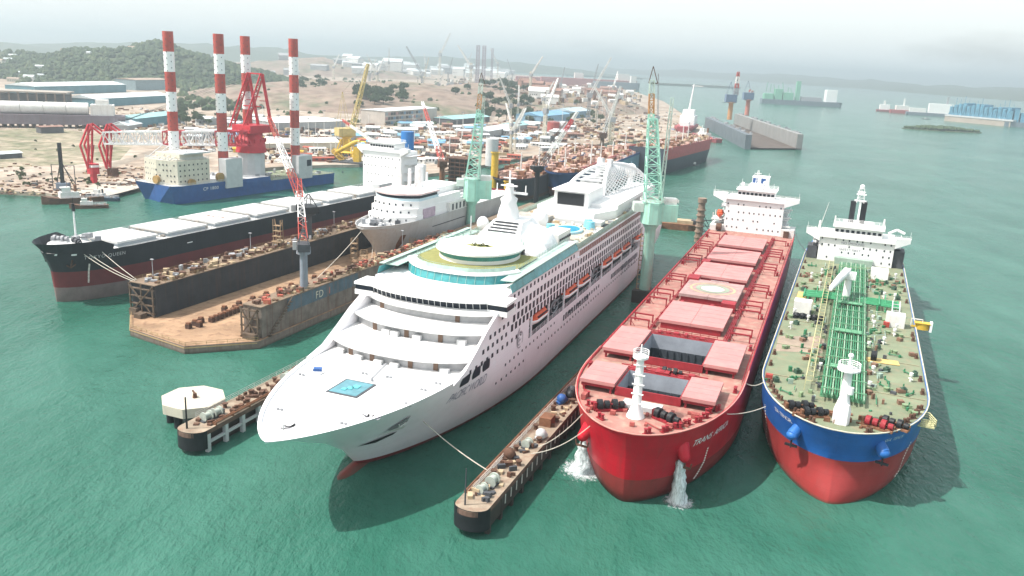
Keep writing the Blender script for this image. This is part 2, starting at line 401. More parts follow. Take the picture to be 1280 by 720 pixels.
def hill(name, c, rx, ry, h, ma, plateau=False, n=40, seed=0, label=None):
    mb = MB(); v = []
    for j in range(n + 1):
        for i in range(n + 1):
            x, y = (i / n * 2 - 1), (j / n * 2 - 1); r = math.hypot(x, y)
            k = max(0, 1 - r * r) ** (.6 if plateau else 1.4)
            X, Y = c[0] + x * rx, c[1] + y * ry
            q = mn.fractal(Vector((X * .008, Y * .008, seed)), 1, 2, 5)
            v.append((X, Y, 1.9 + max(0, h * k * (1 + .3 * q) + 5 * q * k) - (.6 if r > .98 else 0)))
    f = [(j * (n + 1) + i, j * (n + 1) + i + 1, (j + 1) * (n + 1) + i + 1, (j + 1) * (n + 1) + i) for j in range(n) for i in range(n)]
    mb.add(v, f, 0, True); o = mb.build(name, ma, kind='structure')
    def hz(X, Y):
        x, y = (X - c[0]) / rx, (Y - c[1]) / ry; r = math.hypot(x, y)
        if r >= 1: return 2
        k = max(0, 1 - r * r) ** (.6 if plateau else 1.4); q = mn.fractal(Vector((X * .008, Y * .008, seed)), 1, 2, 5)
        return 1.9 + max(0, h * k * (1 + .3 * q) + 5 * q * k)
    return hz
H1 = hill('forest_hill', (-770, 1780), 270, 330, 64, WOOD, seed=1)
H2 = hill('forest_hill', (-1120, 1850), 420, 330, 36, WOOD, seed=2)
H3 = hill('forest_hill', (-690, 1800), 220, 320, 36, WOOD, seed=3)
B1 = hill('bare_hill', (-240, 1420), 290, 360, 24, LATER, True, 60, 4)
B2 = hill('bare_hill', (-20, 1560), 250, 330, 22, LATER, True, 50, 5)
B3 = hill('bare_hill', (-700, 2900), 420, 300, 40, LATER, False, 30, 6)
hill('distant_hill', (-1900, 5200), 1500, 700, 75, WOOD, False, 30, 8)
hill('distant_hill', (-3600, 4300), 1500, 800, 85, WOOD, False, 30, 9)
hill('distant_hill', (-500, 6600), 1400, 700, 70, WOOD, False, 30, 10)
# far shore across the strait
far = [(4300, 3300), (3300, 3900), (2600, 4500), P(1190, 120), P(1080, 111), P(1000, 106), P(930, 101), P(860, 95.5), P(800, 92), P(740, 88)]
far = [Vector((a, b, 0)) if Vector((a, b)).length < 9000 else Vector((a, b, 0)) * (9000 / Vector((a, b)).length) for a, b in far]
mb = MB(); v = []; nf = 0; seg = 14
for a, b in zip(far, far[1:]):
    for i in range(seg):
        p = a + (b - a) * (i / seg); d = p.normalized()
        q = mn.fractal(p * .0012, 1, 2, 4)
        v += [tuple(p + Vector((0, 0, -.5))), tuple(p + d * 60 + Vector((0, 0, 14 + 5 * q))), tuple(p + d * 500 + Vector((0, 0, 38 + 26 * q))), tuple(p + d * 1300 + Vector((0, 0, 60 + 40 * q))), tuple(p + d * 2200 + Vector((0, 0, -.5)))]; nf += 1
mb.add(v, [(5 * i + k, 5 * i + 5 + k, 5 * i + 6 + k, 5 * i + 1 + k) for i in range(nf - 1) for k in range(4)], 0, True)
mb.build('far_shore_hills', WOOD, kind='structure')
for px, py, ln in ((755, 97, 500), (870, 108.5, 420)):
    c = at(px, py); mb = MB(); mb.prism([(c.x - ln / 2 + 0, c.y - 20), (c.x + ln / 2, c.y + 10), (c.x + ln / 2 - 60, c.y + 90), (c.x - ln / 2 + 60, c.y + 80)], -.5, 9)
    mb.build('low_sandbank', WOOD, kind='structure')

if HAZE_D:
    hm = bpy.data.materials.new('haze'); hm.use_nodes = True; t = hm.node_tree
    t.nodes.remove(t.nodes['Principled BSDF'])
    pv = t.nodes.new('ShaderNodeVolumePrincipled'); pv.inputs['Color'].default_value = HAZE_C; pv.inputs['Density'].default_value = HAZE_D; pv.inputs['Anisotropy'].default_value = .55
    t.links.new(pv.outputs[0], t.nodes['Material Output'].inputs['Volume'])
    ho = MB().box(-9800, 9800, -1200, 12900, -3, 165).build('haze', hm, kind='stuff')
    ho.display_type = 'WIRE'

# ------------------------------------------------------------------ trees
LEAF = ground_mat('foliage', (.035, .06, .025), (.05, .085, .035), (.085, .115, .05), .25, .6)
LEAF2 = ground_mat('foliage_light', (.06, .085, .03), (.08, .11, .045), (.11, .13, .06), .25, .6)
BARK = mat('bark', (.10, .07, .05), .9, .3, 1)
def crown(mb, c, r, n, size, zs=.8):
    for i in range(n):
        while True:
            q = Vector((rnd.uniform(-1, 1), rnd.uniform(-1, 1), rnd.uniform(-1, 1)))
            if .25 < q.length < 1: break
        q = Vector((q.x * r, q.y * r, q.z * r * zs)) * (.7 + .3 * math.sin(3 * q.x + 5 * q.y + c[2])) + Vector(c)
        a = Vector((rnd.gauss(0, 1), rnd.gauss(0, 1), rnd.gauss(0, 1))).normalized(); b = a.orthogonal().normalized(); d = a.cross(b)
        s = size * rnd.uniform(.6, 1.3)
        mb.add([q + b * s, q + d * s * .8, q - b * s, q - d * s * .8, q + a * s * .5], [(0, 1, 4), (1, 2, 4), (2, 3, 4), (3, 0, 4)])
def tree_proto(kind, h, r, ma):
    t = thing('tree', kind, 'tree', (0, 0, -50))
    mb = MB(); mb.cyl((0, 0, 0), (0, .1, h * .55), .35, .2, 6)
    for k in range(4):
        a = k * 1.6 + .4; mb.cyl((0, .05, h * .4), (math.cos(a) * r * .6, math.sin(a) * r * .6, h * .7), .16, .06, 5)
    mb.build('trunk', BARK, t)
    mb = MB(); lumps = [(0, 0, h * .72, r * .75)] + [(math.cos(k * 1.3) * r * .55, math.sin(k * 1.3) * r * .55, h * (.55 + .07 * (k % 3)), r * .5) for k in range(5)]
    for x, y, z, q in lumps: crown(mb, (x, y, z), q, 70, r * .14)
    mb.build('crown', ma, t); return t
TREES = [tree_proto('rounded dark green tree with dense crown among the yard sheds', 11, 5.5, LEAF),
         tree_proto('wide bushy mid green tree at the foot of the bare hill', 9, 6.5, LEAF),
         tree_proto('pale green loose tree standing between low roofs', 8, 4.5, LEAF2)]
used = [0, 0, 0]
def tree(k, p, s):
    t = TREES[k]
    g = ['dark rounded trees', 'bushy trees below the bare hill', 'pale loose trees'][k]
    if not used[k]: t.location = p; t.scale = (s, s, s); t['group'] = g; t.rotation_euler = (0, 0, rnd.random() * 6)
    else: copy_thing(t, p, rnd.random() * 6, None, g, s)
    used[k] = 1
for k, (x0, x1, y0, y1, n) in enumerate([(600, 662, 122, 152, 58), (446, 507, 131, 141, 42), (640, 760, 138, 156, 30)]):
    for i in range(n):
        x, y = rnd.uniform(x0, x1), rnd.uniform(y0, y1); p = at(x, y, 2)
        z = max(2, B1(p.x, p.y), B2(p.x, p.y)); tree(k, (p.x, p.y, z - .2), rnd.uniform(.8, 1.5))
for i in range(22):
    x, y = rnd.uniform(225, 300), rnd.uniform(128, 160); p = at(x, y, 2); tree(rnd.choice((0, 2)), (p.x, p.y, 1.9), rnd.uniform(.8, 1.3))
for i in range(14):
    x, y = rnd.uniform(560, 640), rnd.uniform(112, 126); p = at(x, y, 18); tree(1, (p.x, p.y, max(2, B1(p.x, p.y), B2(p.x, p.y)) - .3), rnd.uniform(.8, 1.4))
for i in range(14):
    x, y = rnd.uniform(375, 410), rnd.uniform(97, 106); p = at(x, y, 24); tree(1, (p.x, p.y, max(2, B1(p.x, p.y)) - .3), rnd.uniform(.9, 1.5))
# the wood on the hills: one mass of tree crowns nobody could count
mb = MB()
def lump(c, r):
    n = 7; o = rnd.random() * 9
    rs = []
    for i, (zz, k) in enumerate(((-.5, .55), (-.1, 1), (.35, .85), (.75, .4))):
        rs.append([(c[0] + math.cos(o + 2 * PI * j / n) * r * k * rnd.uniform(.7, 1.2), c[1] + math.sin(o + 2 * PI * j / n) * r * k * rnd.uniform(.7, 1.2), c[2] + r * zz * rnd.uniform(.8, 1.3)) for j in range(n)])
    mb.rings(rs, rnd.choice((0, 0, 1, 2)), False, (False, True))
for i in range(5200):
    k = rnd.random()
    cx_, cy_, rx, ry = ((-770, 1780, 270, 330), (-1120, 1850, 420, 330), (-690, 1800, 220, 320))[0 if k < .36 else 1 if k < .7 else 2]
    a = rnd.random() * 2 * PI; q = math.sqrt(rnd.random()) * 1.02; X, Y = cx_ + math.cos(a) * q * rx, cy_ + math.sin(a) * q * ry
    z = max(H1(X, Y), H2(X, Y), H3(X, Y)); lump((X, Y, z + 2.5), rnd.uniform(2.6, 7))
for i in range(520):
    x, y = rnd.choice(((rnd.uniform(20, 330), rnd.uniform(96, 112)), (rnd.uniform(225, 335), rnd.uniform(104, 138)))); p = at(x, y, 2); lump((p.x, p.y, 3.5), rnd.uniform(3, 7))
for i in range(160):
    x, y = rnd.uniform(300, 640), rnd.uniform(88, 103); p = at(x, y, 20); z = max(2, B1(p.x, p.y), B2(p.x, p.y), B3(p.x, p.y)); lump((p.x, p.y, z + 1), rnd.uniform(2.5, 6))
for i in range(330):
    x, y = rnd.gauss(470, 120), rnd.uniform(97, 142); p = at(x, y, 15); z = max(2, B1(p.x, p.y), B2(p.x, p.y))
    if mn.noise(Vector((p.x * .012, p.y * .006, 3))) > .02: lump((p.x, p.y, z + .6), rnd.uniform(1.6, 4.2))
mb.build('hillside_forest', [LEAF, LEAF2, ground_mat('foliage_deep', (.025, .045, .02), (.04, .065, .03), (.06, .085, .04), .25, .6)], label='dense green wood covering the hills behind the warehouses', cat='forest', kind='stuff')
# ------------------------------------------------------------------ cruise ship  (local x = port, y = aft, z = up)
CX, CYY, CHD = -31.64, 132.29, R(20.25)
CR = thing('cruise_ship', 'large white cruise ship with stepped bow terraces and orange lifeboats, moored between two piers', 'ship', (CX, CYY, 0), -CHD)
HB = 16.1
CH = Hull([(-2.5, 14, 75, 13.5, .8, 212, 60, .5), (0, 12, 68, 15.2, .72, 215, 55, .35), (1.3, 10.5, 64, 15.6, .7, 216, 50, .3), (5, 7, 58, 16.0, .66, 219, 40, .18), (9, 1, 50, 16.1, .7, 221, 30, .08),
           (13.3, -8, 46, 16.1, .74, 222, 25, .05), (16.5, -15.5, 44, 16.1, .74, 222, 25, .05)])
CH.build('hull', CR, [1, 1, 0, 0, 0, 0], [CRUW, REDB, WHITE], n=46, bul=(.35, .7), deckm=2, cut=(50, 186))
mb = MB(); mb.rings([[(x * k, y, -1.0 + z * k) for x, z in ((0, 1.5), (1.5, .8), (1.8, -.5), (1, -1.8), (-1, -1.8), (-1.8, -.5), (-1.5, .8))] for y, k in ((4.0, .15), (4.6, .6), (6, .95), (8, 1.1), (14, 1.15), (22, 1.2))], 0)
mb.build('bulbous_bow', REDB, CR)
# side walls: a closed block forward, the boat deck recess amidships, a closed block aft
def frontbend(y, x, amt): return y + amt * 1.2 * (abs(x) / HB) ** 2.6
mb = MB()
xs = [-HB + 2 * HB * i / 24 for i in range(25)]
prof = [(23.9, 15.6), (23.9, 18.0), (22.7, 18.0), (22.4, 18.6), (31.6, 19.0), (32.8, 19.0), (32.8, 21.0), (31.6, 21.0), (31.3, 21.5), (37.3, 21.8), (38.6, 21.8), (38.6, 23.5), (37.4, 23.5), (36.8, 24.7), (38.2, 24.9), (37.8, 26.3), (36.8, 26.4), (36.8, 26.8), (48.5, 27.3)]
rings = [[(x * .985, frontbend(y, x, 4.0), z) for x in xs] for y, z in prof]
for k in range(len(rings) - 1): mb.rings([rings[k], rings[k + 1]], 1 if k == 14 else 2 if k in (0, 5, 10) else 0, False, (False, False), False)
mb.build('front_terraces', [WHITE, DGLASS, mat('terrace_wall_shade_grey', (.40, .40, .41), .6, .2, .8)], CR)  # grey of the recess walls paints in the shade under the lips
# curved white cheeks closing the terraces at both sides
mb = MB()
for sg in (1, -1):
    pts = [(19, 16.3), (24.5, 17.4), (30, 20.0), (35, 22.6), (40, 24.6), (46, 26.2), (46, 27.3), (60, 27.3), (60, 16.3)]
    for x0, x1 in ((HB - 1.0, HB),):
        v = [(sg * x0, y + 2, z) for y, z in pts] + [(sg * x1, y, z) for y, z in pts]; n = len(pts)
        mb.add(v, [tuple(range(n)), tuple(range(2 * n - 1, n - 1, -1))] + [(i, i + 1, n + i + 1, n + i) for i in range(n - 1)])
mb.build('side_cheek', CRUW, CR)
mb = MB()
Y0, Y1, Y2, Y3 = 60, 60, 178, 216
for sg in (1, -1):
    a, b = sorted((sg * (HB - .6), sg * HB))
    mb.box(a, b, 60, 178, 18.3, 26.9)                       # cabin wall over the boat deck
    mb.box(a, b, 178, 216, 13.2, 25.2); mb.box(*sorted((sg * (HB - .4), sg * (HB + .03))), 40, 60.3, 13.2, 18.4)
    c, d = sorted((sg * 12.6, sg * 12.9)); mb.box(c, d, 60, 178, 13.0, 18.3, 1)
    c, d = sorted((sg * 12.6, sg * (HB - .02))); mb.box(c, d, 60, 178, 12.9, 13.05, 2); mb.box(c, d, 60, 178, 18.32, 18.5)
mb.box(-HB + .6, HB - .6, 215.3, 216, 13.2, 25.2)
mb.box(-HB + .02, HB - .02, 60, 60.4, 12.9, 18.3); mb.box(-HB + .02, HB - .02, 177.7, 178, 12.9, 18.3)
mb.build('cabin_wall', [CRUW, BLACK, DGREY], CR)  # black back and dark floor put the boat recess shade into the colour
MB().box(-HB, HB, 66, 178, 26.95, 27.3).build('sun_deck', DECKB, CR)
MB().box(-HB, HB, 48.5, 66, 26.95, 27.28).build('bridge_roof', WHITE, CR)
MB().box(-HB, HB, 178, 216, 25.2, 25.5).build('aft_deck', DECKB, CR)
# bridge wings
for sg in (1, -1):
    w_ = thing('bridge_wing', None, None); w_.parent = CR
    mb = MB(); x0, x1 = sorted((sg * 13.5, sg * 18.0)); mb.box(x0, x1, 40.5, 45.5, 24.0, 25.1); mb.box(x0, x1, 40.2, 45.8, 26.3, 26.9)
    mb.box(x0 + .2, x1 - .2, 44.8, 45.3, 25.1, 26.3); mb.build('wing_shell', WHITE, w_)
    mb = MB(); mb.box(x0 + .1, x1 - .1, 40.7, 44.8, 25.1, 26.3); mb.build('window', DGLASS, w_)
# mullions of the bridge front
mb = MB()
for x in xs[2:-2]: mb.bar((x, frontbend(38.05, x, 4), 24.85), (x, frontbend(37.65, x, 4), 26.35), .09)
mb.build('bridge_mullions', WHITE, CR)
# doors and lockers along the terraces
mb = MB(); mb.box(-.5, .5, -.12, 0, 0, 1.9); dm = mb.mesh('terrace_door', mat('brown_door', (.16, .10, .07), .6))
copies('terrace_door', dm, CR, [(x, frontbend(y, x, 4) - .05, z) for x, y, z in ((-9.5, 23.9, 15.9), (-4, 23.9, 15.9), (4.5, 23.9, 15.9), (9.5, 23.9, 15.9), (-9, 32.8, 19.0), (-1, 32.8, 19.0), (6.5, 32.8, 19.0), (-11, 38.6, 21.8), (7.5, 38.6, 21.8))])
mb = MB(); mb.box(-.9, .9, -.5, .5, 0, 1.1); lm = mb.mesh('deck_locker', LGREY)
copies('deck_locker', lm, CR, [(x, frontbend(y, x, 4) - .8, z) for x, y, z in ((-12, 23.7, 15.9), (-6.8, 23.7, 15.9), (-2, 23.7, 15.9), (1.6, 23.7, 15.9), (11.5, 23.7, 15.9), (-5.5, 32.8, 19), (-3.4, 32.8, 19), (1.8, 32.8, 19), (11, 32.8, 19))])
# teal glass lounge wall round the forward terrace
def arcwall(mb, yf, half, amt, z0, z1, lean, th=.12, yend=None, mi=0, n=30, p=3):
    xx = [-half + 2 * half * i / n for i in range(n + 1)]
    A = [(x, yf + amt * (abs(x) / half) ** p, z0) for x in xx]; Bq = [(x, yf + lean + amt * (abs(x) / half) ** p, z1) for x in xx]
    mb.rings([A, Bq], mi, True, (False, False), False)
    mb.rings([[(x, y + th, z) for x, y, z in Bq], [(x, y + th, z) for x, y, z in A]], mi, True, (False, False), False)
    return A, Bq
mb = MB(); A, Bq = arcwall(mb, 48.6, 14.2, 9, 27.3, 29.2, .7); g = mb.build('lounge_glass', TEAL, CR)
mb = MB()
for a, b in zip(A[::2], Bq[::2]): mb.bar((a[0], a[1] - .06, a[2]), (b[0], b[1] - .06, b[2]), .06)
mb.build('glass_mullions', PALEGR, g)
mb = MB()
rim0 = [(x, y - .4, 29.2) for x, y, z in Bq]; rim1 = [(x, y - .4, 29.55) for x, y, z in Bq]; rim2 = [(x * .9, y + 1.8, 29.55) for x, y, z in Bq]
mb.rings([rim0, rim1, rim2], 0, False, (False, False), False)
v = rim2 + [(x, 74, 29.5) for x, y, z in rim2]; n = len(rim2)
mb.add(v, [(i, i + 1, n + i + 1, n + i) for i in range(n - 1)], 1)
mb.build('lounge_roof', [WHITE, OLIVE], CR)
mb = MB(); mb.rail([(x * .9, y + 1.9, 29.55) for x, y, z in Bq[::2]], 1.1, 1.6, .05); arcwall(mb, 50.6, 12.7, 8, 29.6, 30.5, 0, .04)
mb.build('terrace_rail', PALEGR, CR)
# oval upper house with glazed sides and a sunken garden
def oval(c, rx, ry, z, n=36): return [(c[0] + rx * math.cos(2 * PI * i / n), c[1] + ry * math.sin(2 * PI * i / n), z) for i in range(n)]
oc = (0, 68)
mb = MB(); mb.rings([oval(oc, 9.6, 10.6, 29.5), oval(oc, 9.6, 10.6, 30.4)], 0, True, (False, False)); mb.rings([oval(oc, 9.6, 10.6, 30.4), oval(oc, 9.9, 11, 31.6)], 1, True, (False, False))
mb.rings([oval(oc, 10.4, 11.6, 31.6), oval(oc, 10.4, 11.6, 32.0), oval(oc, 4, 3, 32.2), oval(oc, 3.6, 2.6, 31.7)], 0, False, (True, False)); mb.add(oval(oc, 3.6, 2.6, 31.7), [tuple(range(36))], 2)
mb.build('oval_house', [WHITE, TEAL, OLIVE], CR)
mb = MB(); mb.rail(oval(oc, 10.2, 11.4, 32.0) + oval(oc, 10.2, 11.4, 32.0)[:1], 1.2, 1.5, .06); mb.build('oval_rail', PALEGR, CR)
mb = MB(); 
for k in range(10): crown(mb, (rnd.uniform(-2.2, 2.2), 68 + rnd.uniform(-1.5, 1.5), 31.9), .7, 10, .22)
mb.build('garden_planting', LEAF2, CR)
# louvred mast house, mast, radomes
mb = MB(); mb.rings([[(-7, 77.5, 29.5), (7, 77.5, 29.5), (7, 96, 29.5), (-7, 96, 29.5)], [(-5.5, 80, 32.1), (5.5, 80, 32.1), (6, 95, 33), (-6, 95, 33)], [(-4.0, 86, 35), (4.0, 86, 35), (4, 95, 35), (-4, 95, 35)]], 0, False)
mb.build('mast_house', WHITE, CR)
for k in range(4):
    t = .15 + k * .23; MB().box(-3.8 + k * .2, 3.8 - k * .2, 80.6 + 5 * t, 81.2 + 5 * t, 32.55 + 2.5 * t, 32.8 + 2.6 * t).build('louvre_slot', DGREY, CR)
mb = MB(); mb.rings([oval((-1.5, 90), r, r * 1.3, z, 14) for r, z in ((2.9, 35), (2.4, 37.5), (1.9, 39), (2.2, 40.2), (1.2, 41), (1.0, 44))], 0)
mb.box(-5.5, 3.5, 89.6, 90.4, 41.6, 42.1); mb.box(-3.5, 1, 88.6, 89.4, 43.6, 43.9); mb.cyl((-1.5, 90, 44), (-1.5, 90, 47.5), .25); mb.box(-3.3, .2, 89.8, 90.2, 45.5, 45.7)
for x in (-5, 3): mb.cyl((x, 90, 42), (x, 90, 44), .15)
mb.build('signal_mast', WHITE, CR)
def radome(x, y, z, r, h): 
    d = thing('radome', None, None); d.parent = CR
    MB().cyl((x, y, z), (x, y, z + h), r * .55, r * .45, 10).build('radome_pedestal', WHITE, d); MB().sphere((x, y, z + h + r * .8), r, 16, 0, 1.15).build('radome_dome', WHITE, d)
radome(1.5, 107, 27.3, 2.5, 3.2); radome(-12, 98, 27.3, 1.7, 2.5); radome(3, 212, 27, 2.3, 7); radome(-7.5, 104, 27.3, 1.2, 1.5)
mb = MB(); mb.rings([oval((6.5, 90), r, r * 1.2, z, 16) for r, z in ((6, 27.3), (5.6, 29.5), (4.3, 31.8), (2.4, 33.4), (.6, 34))], 0); mb.rings([oval((9.5, 82), r, r * 1.1, z, 14) for r, z in ((3.4, 27.3), (3.2, 29), (2, 30.4), (.4, 31))], 0)
mb.build('draped_dome', mat('white_canvas', (.74, .74, .76), .8, .12, .9, bump=.8), CR)
mb = MB(); mb.box(5, 10.5, 97, 108, 27.3, 30.6); mb.build('deck_house', WHITE2, CR)
mb = MB(); mb.box(-.4, .4, -.3, .05, 0, .7); copies('vent_box', mb.mesh('vent_box', DGREY), CR, [(10.55, 98.5 + 1.7 * k, 28.6, PI / 2) for k in range(6)])
# pool deck
mb = MB(); mb.prism([(x, y) for x, y, z in oval((6, 120), 4.5, 6, 0, 20)], 27.3, 28.0, 0); mb.build('pool_edge', mat('pale_blue_paint', (.35, .58, .68), .5, .1), CR)
MB().prism([(x, y) for x, y, z in oval((6, 120), 3.5, 5, 0, 20)], 28.0, 28.06).build('pool_water', mat('pool_blue', (.05, .32, .50), .1, .2), CR)
for x, y in ((2, 116), (9.5, 130), (11, 127)): MB().cyl((x, y, 27.3), (x, y, 29.6), 1.5, 1.2, 12).build('water_slide', mat('slide_blue', (.20, .50, .62), .4, .2), CR)
MB().box(7, 14, 132, 138, 27.32, 27.5).build('dark_hatch', BLACK, CR)
# white screen house and funnel under its pointed lattice arch
mb = MB(); mb.rings([[(x, y, z) for x, y in ((-12, 144), (9, 138), (13, 150), (13, 190), (-12, 190))] for z in (27.3, 30.0)], 0, False); mb.box(-7, 4.5, 146, 165, 30, 35.2); mb.box(-7.6, 5.1, 145, 166, 35.2, 35.6)
mb.rings([[(x, y, z) for x, y in ((4, 150), (13, 152), (13, 212), (4, 212))] for z in (27.3, 31.2)], 0, False)
mb.build('funnel_house', WHITE, CR)
MB().box(-5.8, 3.2, 145.75, 145.95, 30.7, 34.6).build('video_screen', BLACK, CR)
apex = Vector((1, 187, 40.5))
def arc(p, bulge, n=12):
    p = Vector(p); return [p + (apex - p) * (i / n) + Vector((bulge[0], bulge[1], bulge[2])) * math.sin(PI * i / n) for i in range(n + 1)]
a1 = arc((4, 167, 30), (0, -2.0, 2.6)); a2 = arc((11, 214, 30.5), (0, 3, 2.2)); a3 = arc((-9, 160, 31), (-1, -2, 2.6))
mb = MB()
for a in (a1, a2, a3): mb.tube(a, .75, 6)
mb.build('arch_rib', WHITE, CR)
mb = MB()
for k in range(1, 12):
    p, q = a1[k], a2[k]
    for j in range(12):
        A_, B_ = p.lerp(q, j / 12), a1[k - 1].lerp(a2[k - 1], (j + 1) / 12); mb.bar(A_, B_, .3)
        A_, B_ = p.lerp(q, (j + 1) / 12), a1[k - 1].lerp(a2[k - 1], j / 12); mb.bar(A_, B_, .3)
mb.build('funnel_lattice', WHITE, CR)
mb = MB()
for k in range(0, 11): mb.bar(a3[k], a1[k], .5)
mb.build('funnel_louvre', WHITE, CR)
mb = MB(); mb.box(-6, 1, 172, 196, 31, 36); mb.cyl((-2, 182, 36), (-2, 184, 42.5), 1.6, 1.4, 10); mb.cyl((1.2, 183, 36), (1.2, 185, 42), 1.2, 1.1, 10); mb.build('exhaust_stack', LGREY, CR)
mb = MB()
for k in range(420):
    y = rnd.uniform(76, 176); x = rnd.uniform(-14.5, 14.5)
    if (abs(x) < 8 and y < 97) or ((x - 6) ** 2 + (y - 120) ** 2 < 40) or y > 136 and -13 < x < 13.5: continue
    mb.rbox((x, y, 27.3), rnd.uniform(.4, 1.6), rnd.uniform(.4, 2.2), rnd.uniform(.2, .9), rnd.choice((0, .2, 1.57)), rnd.choice((0, 0, 1, 2, 3)))
mb.build('deck_furniture', [WHITE, DECKB, GREY, mat('tan_deck_gear', (.42, .32, .2), .8)], CR, kind='stuff')
MB().box(-11, 3, 98, 99, 27.3, 29.2).build('deck_screen', WHITE2, CR); MB().box(-14, -3, 112, 134, 27.3, 29).build('deck_terrace', mat('grey_beige_deck', (.36, .34, .31), .8, .3, .5), CR)
mb = MB(); mb.box(-2, 13, 132, 137, 27.3, 28.6); mb.cyl((-13, 92, 27.3), (-13, 92, 34), .2, None, 6); mb.box(6, 14.5, 101, 103, 27.3, 28.2); mb.build('deck_lockers', LGREY, CR)
# glazed screens and rails on the port and starboard deck edges
for sg in (1, -1):
    mb = MB()
    for (ya, yb, z0, z1, x0, x1) in ((47.5, 63, 27.3, 29.0, 15.9, 16.4), (63, 82, 27.3, 29.3, 15.6, 16.5), (82, 97, 27.3, 29.6, 15.2, 16.3)):
        v = [(sg * x1, ya, z0), (sg * x1, yb, z0), (sg * x0, yb, z1), (sg * x0, ya, z1)]; mb.add(v + [(x - sg * .15, y, z) for x, y, z in v], [(0, 1, 2, 3), (7, 6, 5, 4), (0, 3, 7, 4), (1, 5, 6, 2), (3, 2, 6, 7)])
    mb.build('glass_screen', TEAL, CR)
    mb = MB(); mb.box(*sorted((sg * 12.5, sg * 15.6)), 50, 97, 29.0, 29.15); mb.box(*sorted((sg * 15.0, sg * 16.2)), 48, 97, 29.6, 29.75); mb.build('screen_coping', PALEGR, CR)
    mb = MB(); mb.rail([(sg * 15.9, 97, 27.3), (sg * 15.9, 178, 27.3), (sg * 15.9, 178, 25.6), (sg * 15.9, 215, 25.6)], 1.5, 2.5, .06); mb.rail([(sg * 13, 60, 29.2), (sg * 13, 97, 29.2)], 1.1, 2, .05); mb.build('deck_rail', PALEGR, CR)
    mb = MB(); v = [(sg * 15.75, 97, 27.4), (sg * 15.75, 178, 27.4), (sg * 15.75, 178, 28.5), (sg * 15.75, 97, 28.5)]; mb.box(*sorted((sg * 15.6, sg * 15.7)), 97, 178, 27.35, 28.6); mb.build('wind_screen', PALEGR, CR)
    mb = MB(); mb.box(*sorted((sg * (HB - .02), sg * (HB + .06))), 99, 177, 25.15, 26.9); mb.build('promenade_band', mat('brown_band', (.26, .13, .11), .7, .3, 1.2), CR)  # flat brown band set slightly proud of the cabin wall
    mb = MB()
    for y in range(100, 178, 2): mb.bar((sg * (HB + .1), y, 25.1), (sg * (HB + .1), y, 26.95), .07)
    mb.box(*sorted((sg * HB, sg * (HB + .35))), 97, 178, 26.9, 27.1); mb.box(*sorted((sg * HB, sg * (HB + .3))), 97, 178, 24.95, 25.15); mb.build('band_posts', CRUW, CR)
# windows of the port side, all cut by one mesh each
def winmesh(w_, h, ma=DGLASS):
    mb = MB(); mb.box(-.03, .07, -w_ / 2, w_ / 2, -h / 2, h / 2); return mb.mesh('window', ma)
L_ = []
for y in [50 + 2.55 * i for i in range(50)]:
    for z in (23.4, 21.0): L_.append((HB, y, z, 0))
for i in range(54): L_.append((HB, 49 + 2.45 * i, 19.1, 0))
W1 = winmesh(1.25, 1.55); copies('cabin_window', W1, CR, L_)
W2 = winmesh(.9, .9)
L_ = [(HB, 47 + 2.6 * i, 26.1, 0) for i in range(19)] + [(HB, 36.5 + 2.5 * i, 20.7, 0) for i in range(5)] + [(HB, 33 + 2.5 * i, 18.6, 0) for i in range(6)] + [(HB, 43 + 2.5 * i, 23.2, 0) for i in range(2)]
for sg in (1,):
    for i in range(12): y = 24 + 2.8 * i; L_.append((CH.at(y, 16.3) + .0, y, 16.4 - .02 * i, 0))
    for i in range(14): y = 90 + 2.5 * i; L_.append((CH.at(y, 11.3), y, 11.3, 0))
copies('small_window', W2, CR, L_)
W3 = winmesh(1.0, 1.5); copies('tall_window', W3, CR, [(CH.at(y, 10.8), y, 10.8, 0) for y in [88 + 1.9 * i for i in range(13)] + [138 + 1.9 * i for i in range(20)]])
W4 = winmesh(.5, .55); copies('porthole', W4, CR, [(CH.at(y, 8.7), y, 8.7, 0) for y in [42 + 2.6 * i for i in range(58)] if not 60 < y < 66] + [(CH.at(y, 11.6), y, 11.6, 0) for y in [46 + 2.6 * i for i in range(14)]])
for y in (25.2, 30.0, 34.8):
    mb = MB(); mb.add([(CH.at(y + a, 15.2 + b) + .06, y + a, 15.2 + b) for a, b in ((-1.9, -.5), (-1.6, -1), (1.6, -1), (1.9, -.5), (1.9, .7), (1.5, 1.1), (-1.2, 1.1), (-1.9, .4))], [tuple(range(8))]); mb.build('mooring_opening', DGLASS, CR)
for i in range(6): mb = MB(); mb.box(.03, -.06, -1.1, 1.1, -.8, .8); mb.build('stern_window', DGLASS, CR).location = (HB, 186 + 5 * i, 22.5 - 2.6 * (i % 2))
# boat deck: white davit frames; the boats themselves hang from them as things of their own
mb = MB(); mb.box(-2.8, 0, -.15, .15, 17.7, 18.3); mb.box(-2.8, -2.4, -.15, .15, 13.05, 17.7); mb.box(-.3, .04, -.28, .28, 13.05, 18.3); mb.bar((-2.6, 0, 13.4), (-.2, 0, 15.6), .2); mb.bar((0, 0, 17.6), (-2, 0, 18.3), .3)
dv = mb.mesh('davit', CRUW); BY = [62.2 + 12.6 * i for i in range(10)]
copies('davit', dv, CR, [(HB, y, 0) for y in BY])
mb = MB(); mb.rail([(HB - .2, 60.5, 13.05), (HB - .2, 177.5, 13.05)], 1.1, 3, .05); mb.build('promenade_rail', CRUW, CR)
mb = MB(); 
for k in range(6): mb.bar((-2.5, -3 + k, 13.2), (0, 3 - k * .7, 17.2), .2)
mb.tube([(-.3, 3 * math.cos(t / 6 * PI), 15.6 + 1.6 * math.sin(t / 6 * PI)) for t in range(13)], .16, 5); wm = mb.mesh('winch_frame', GREY)
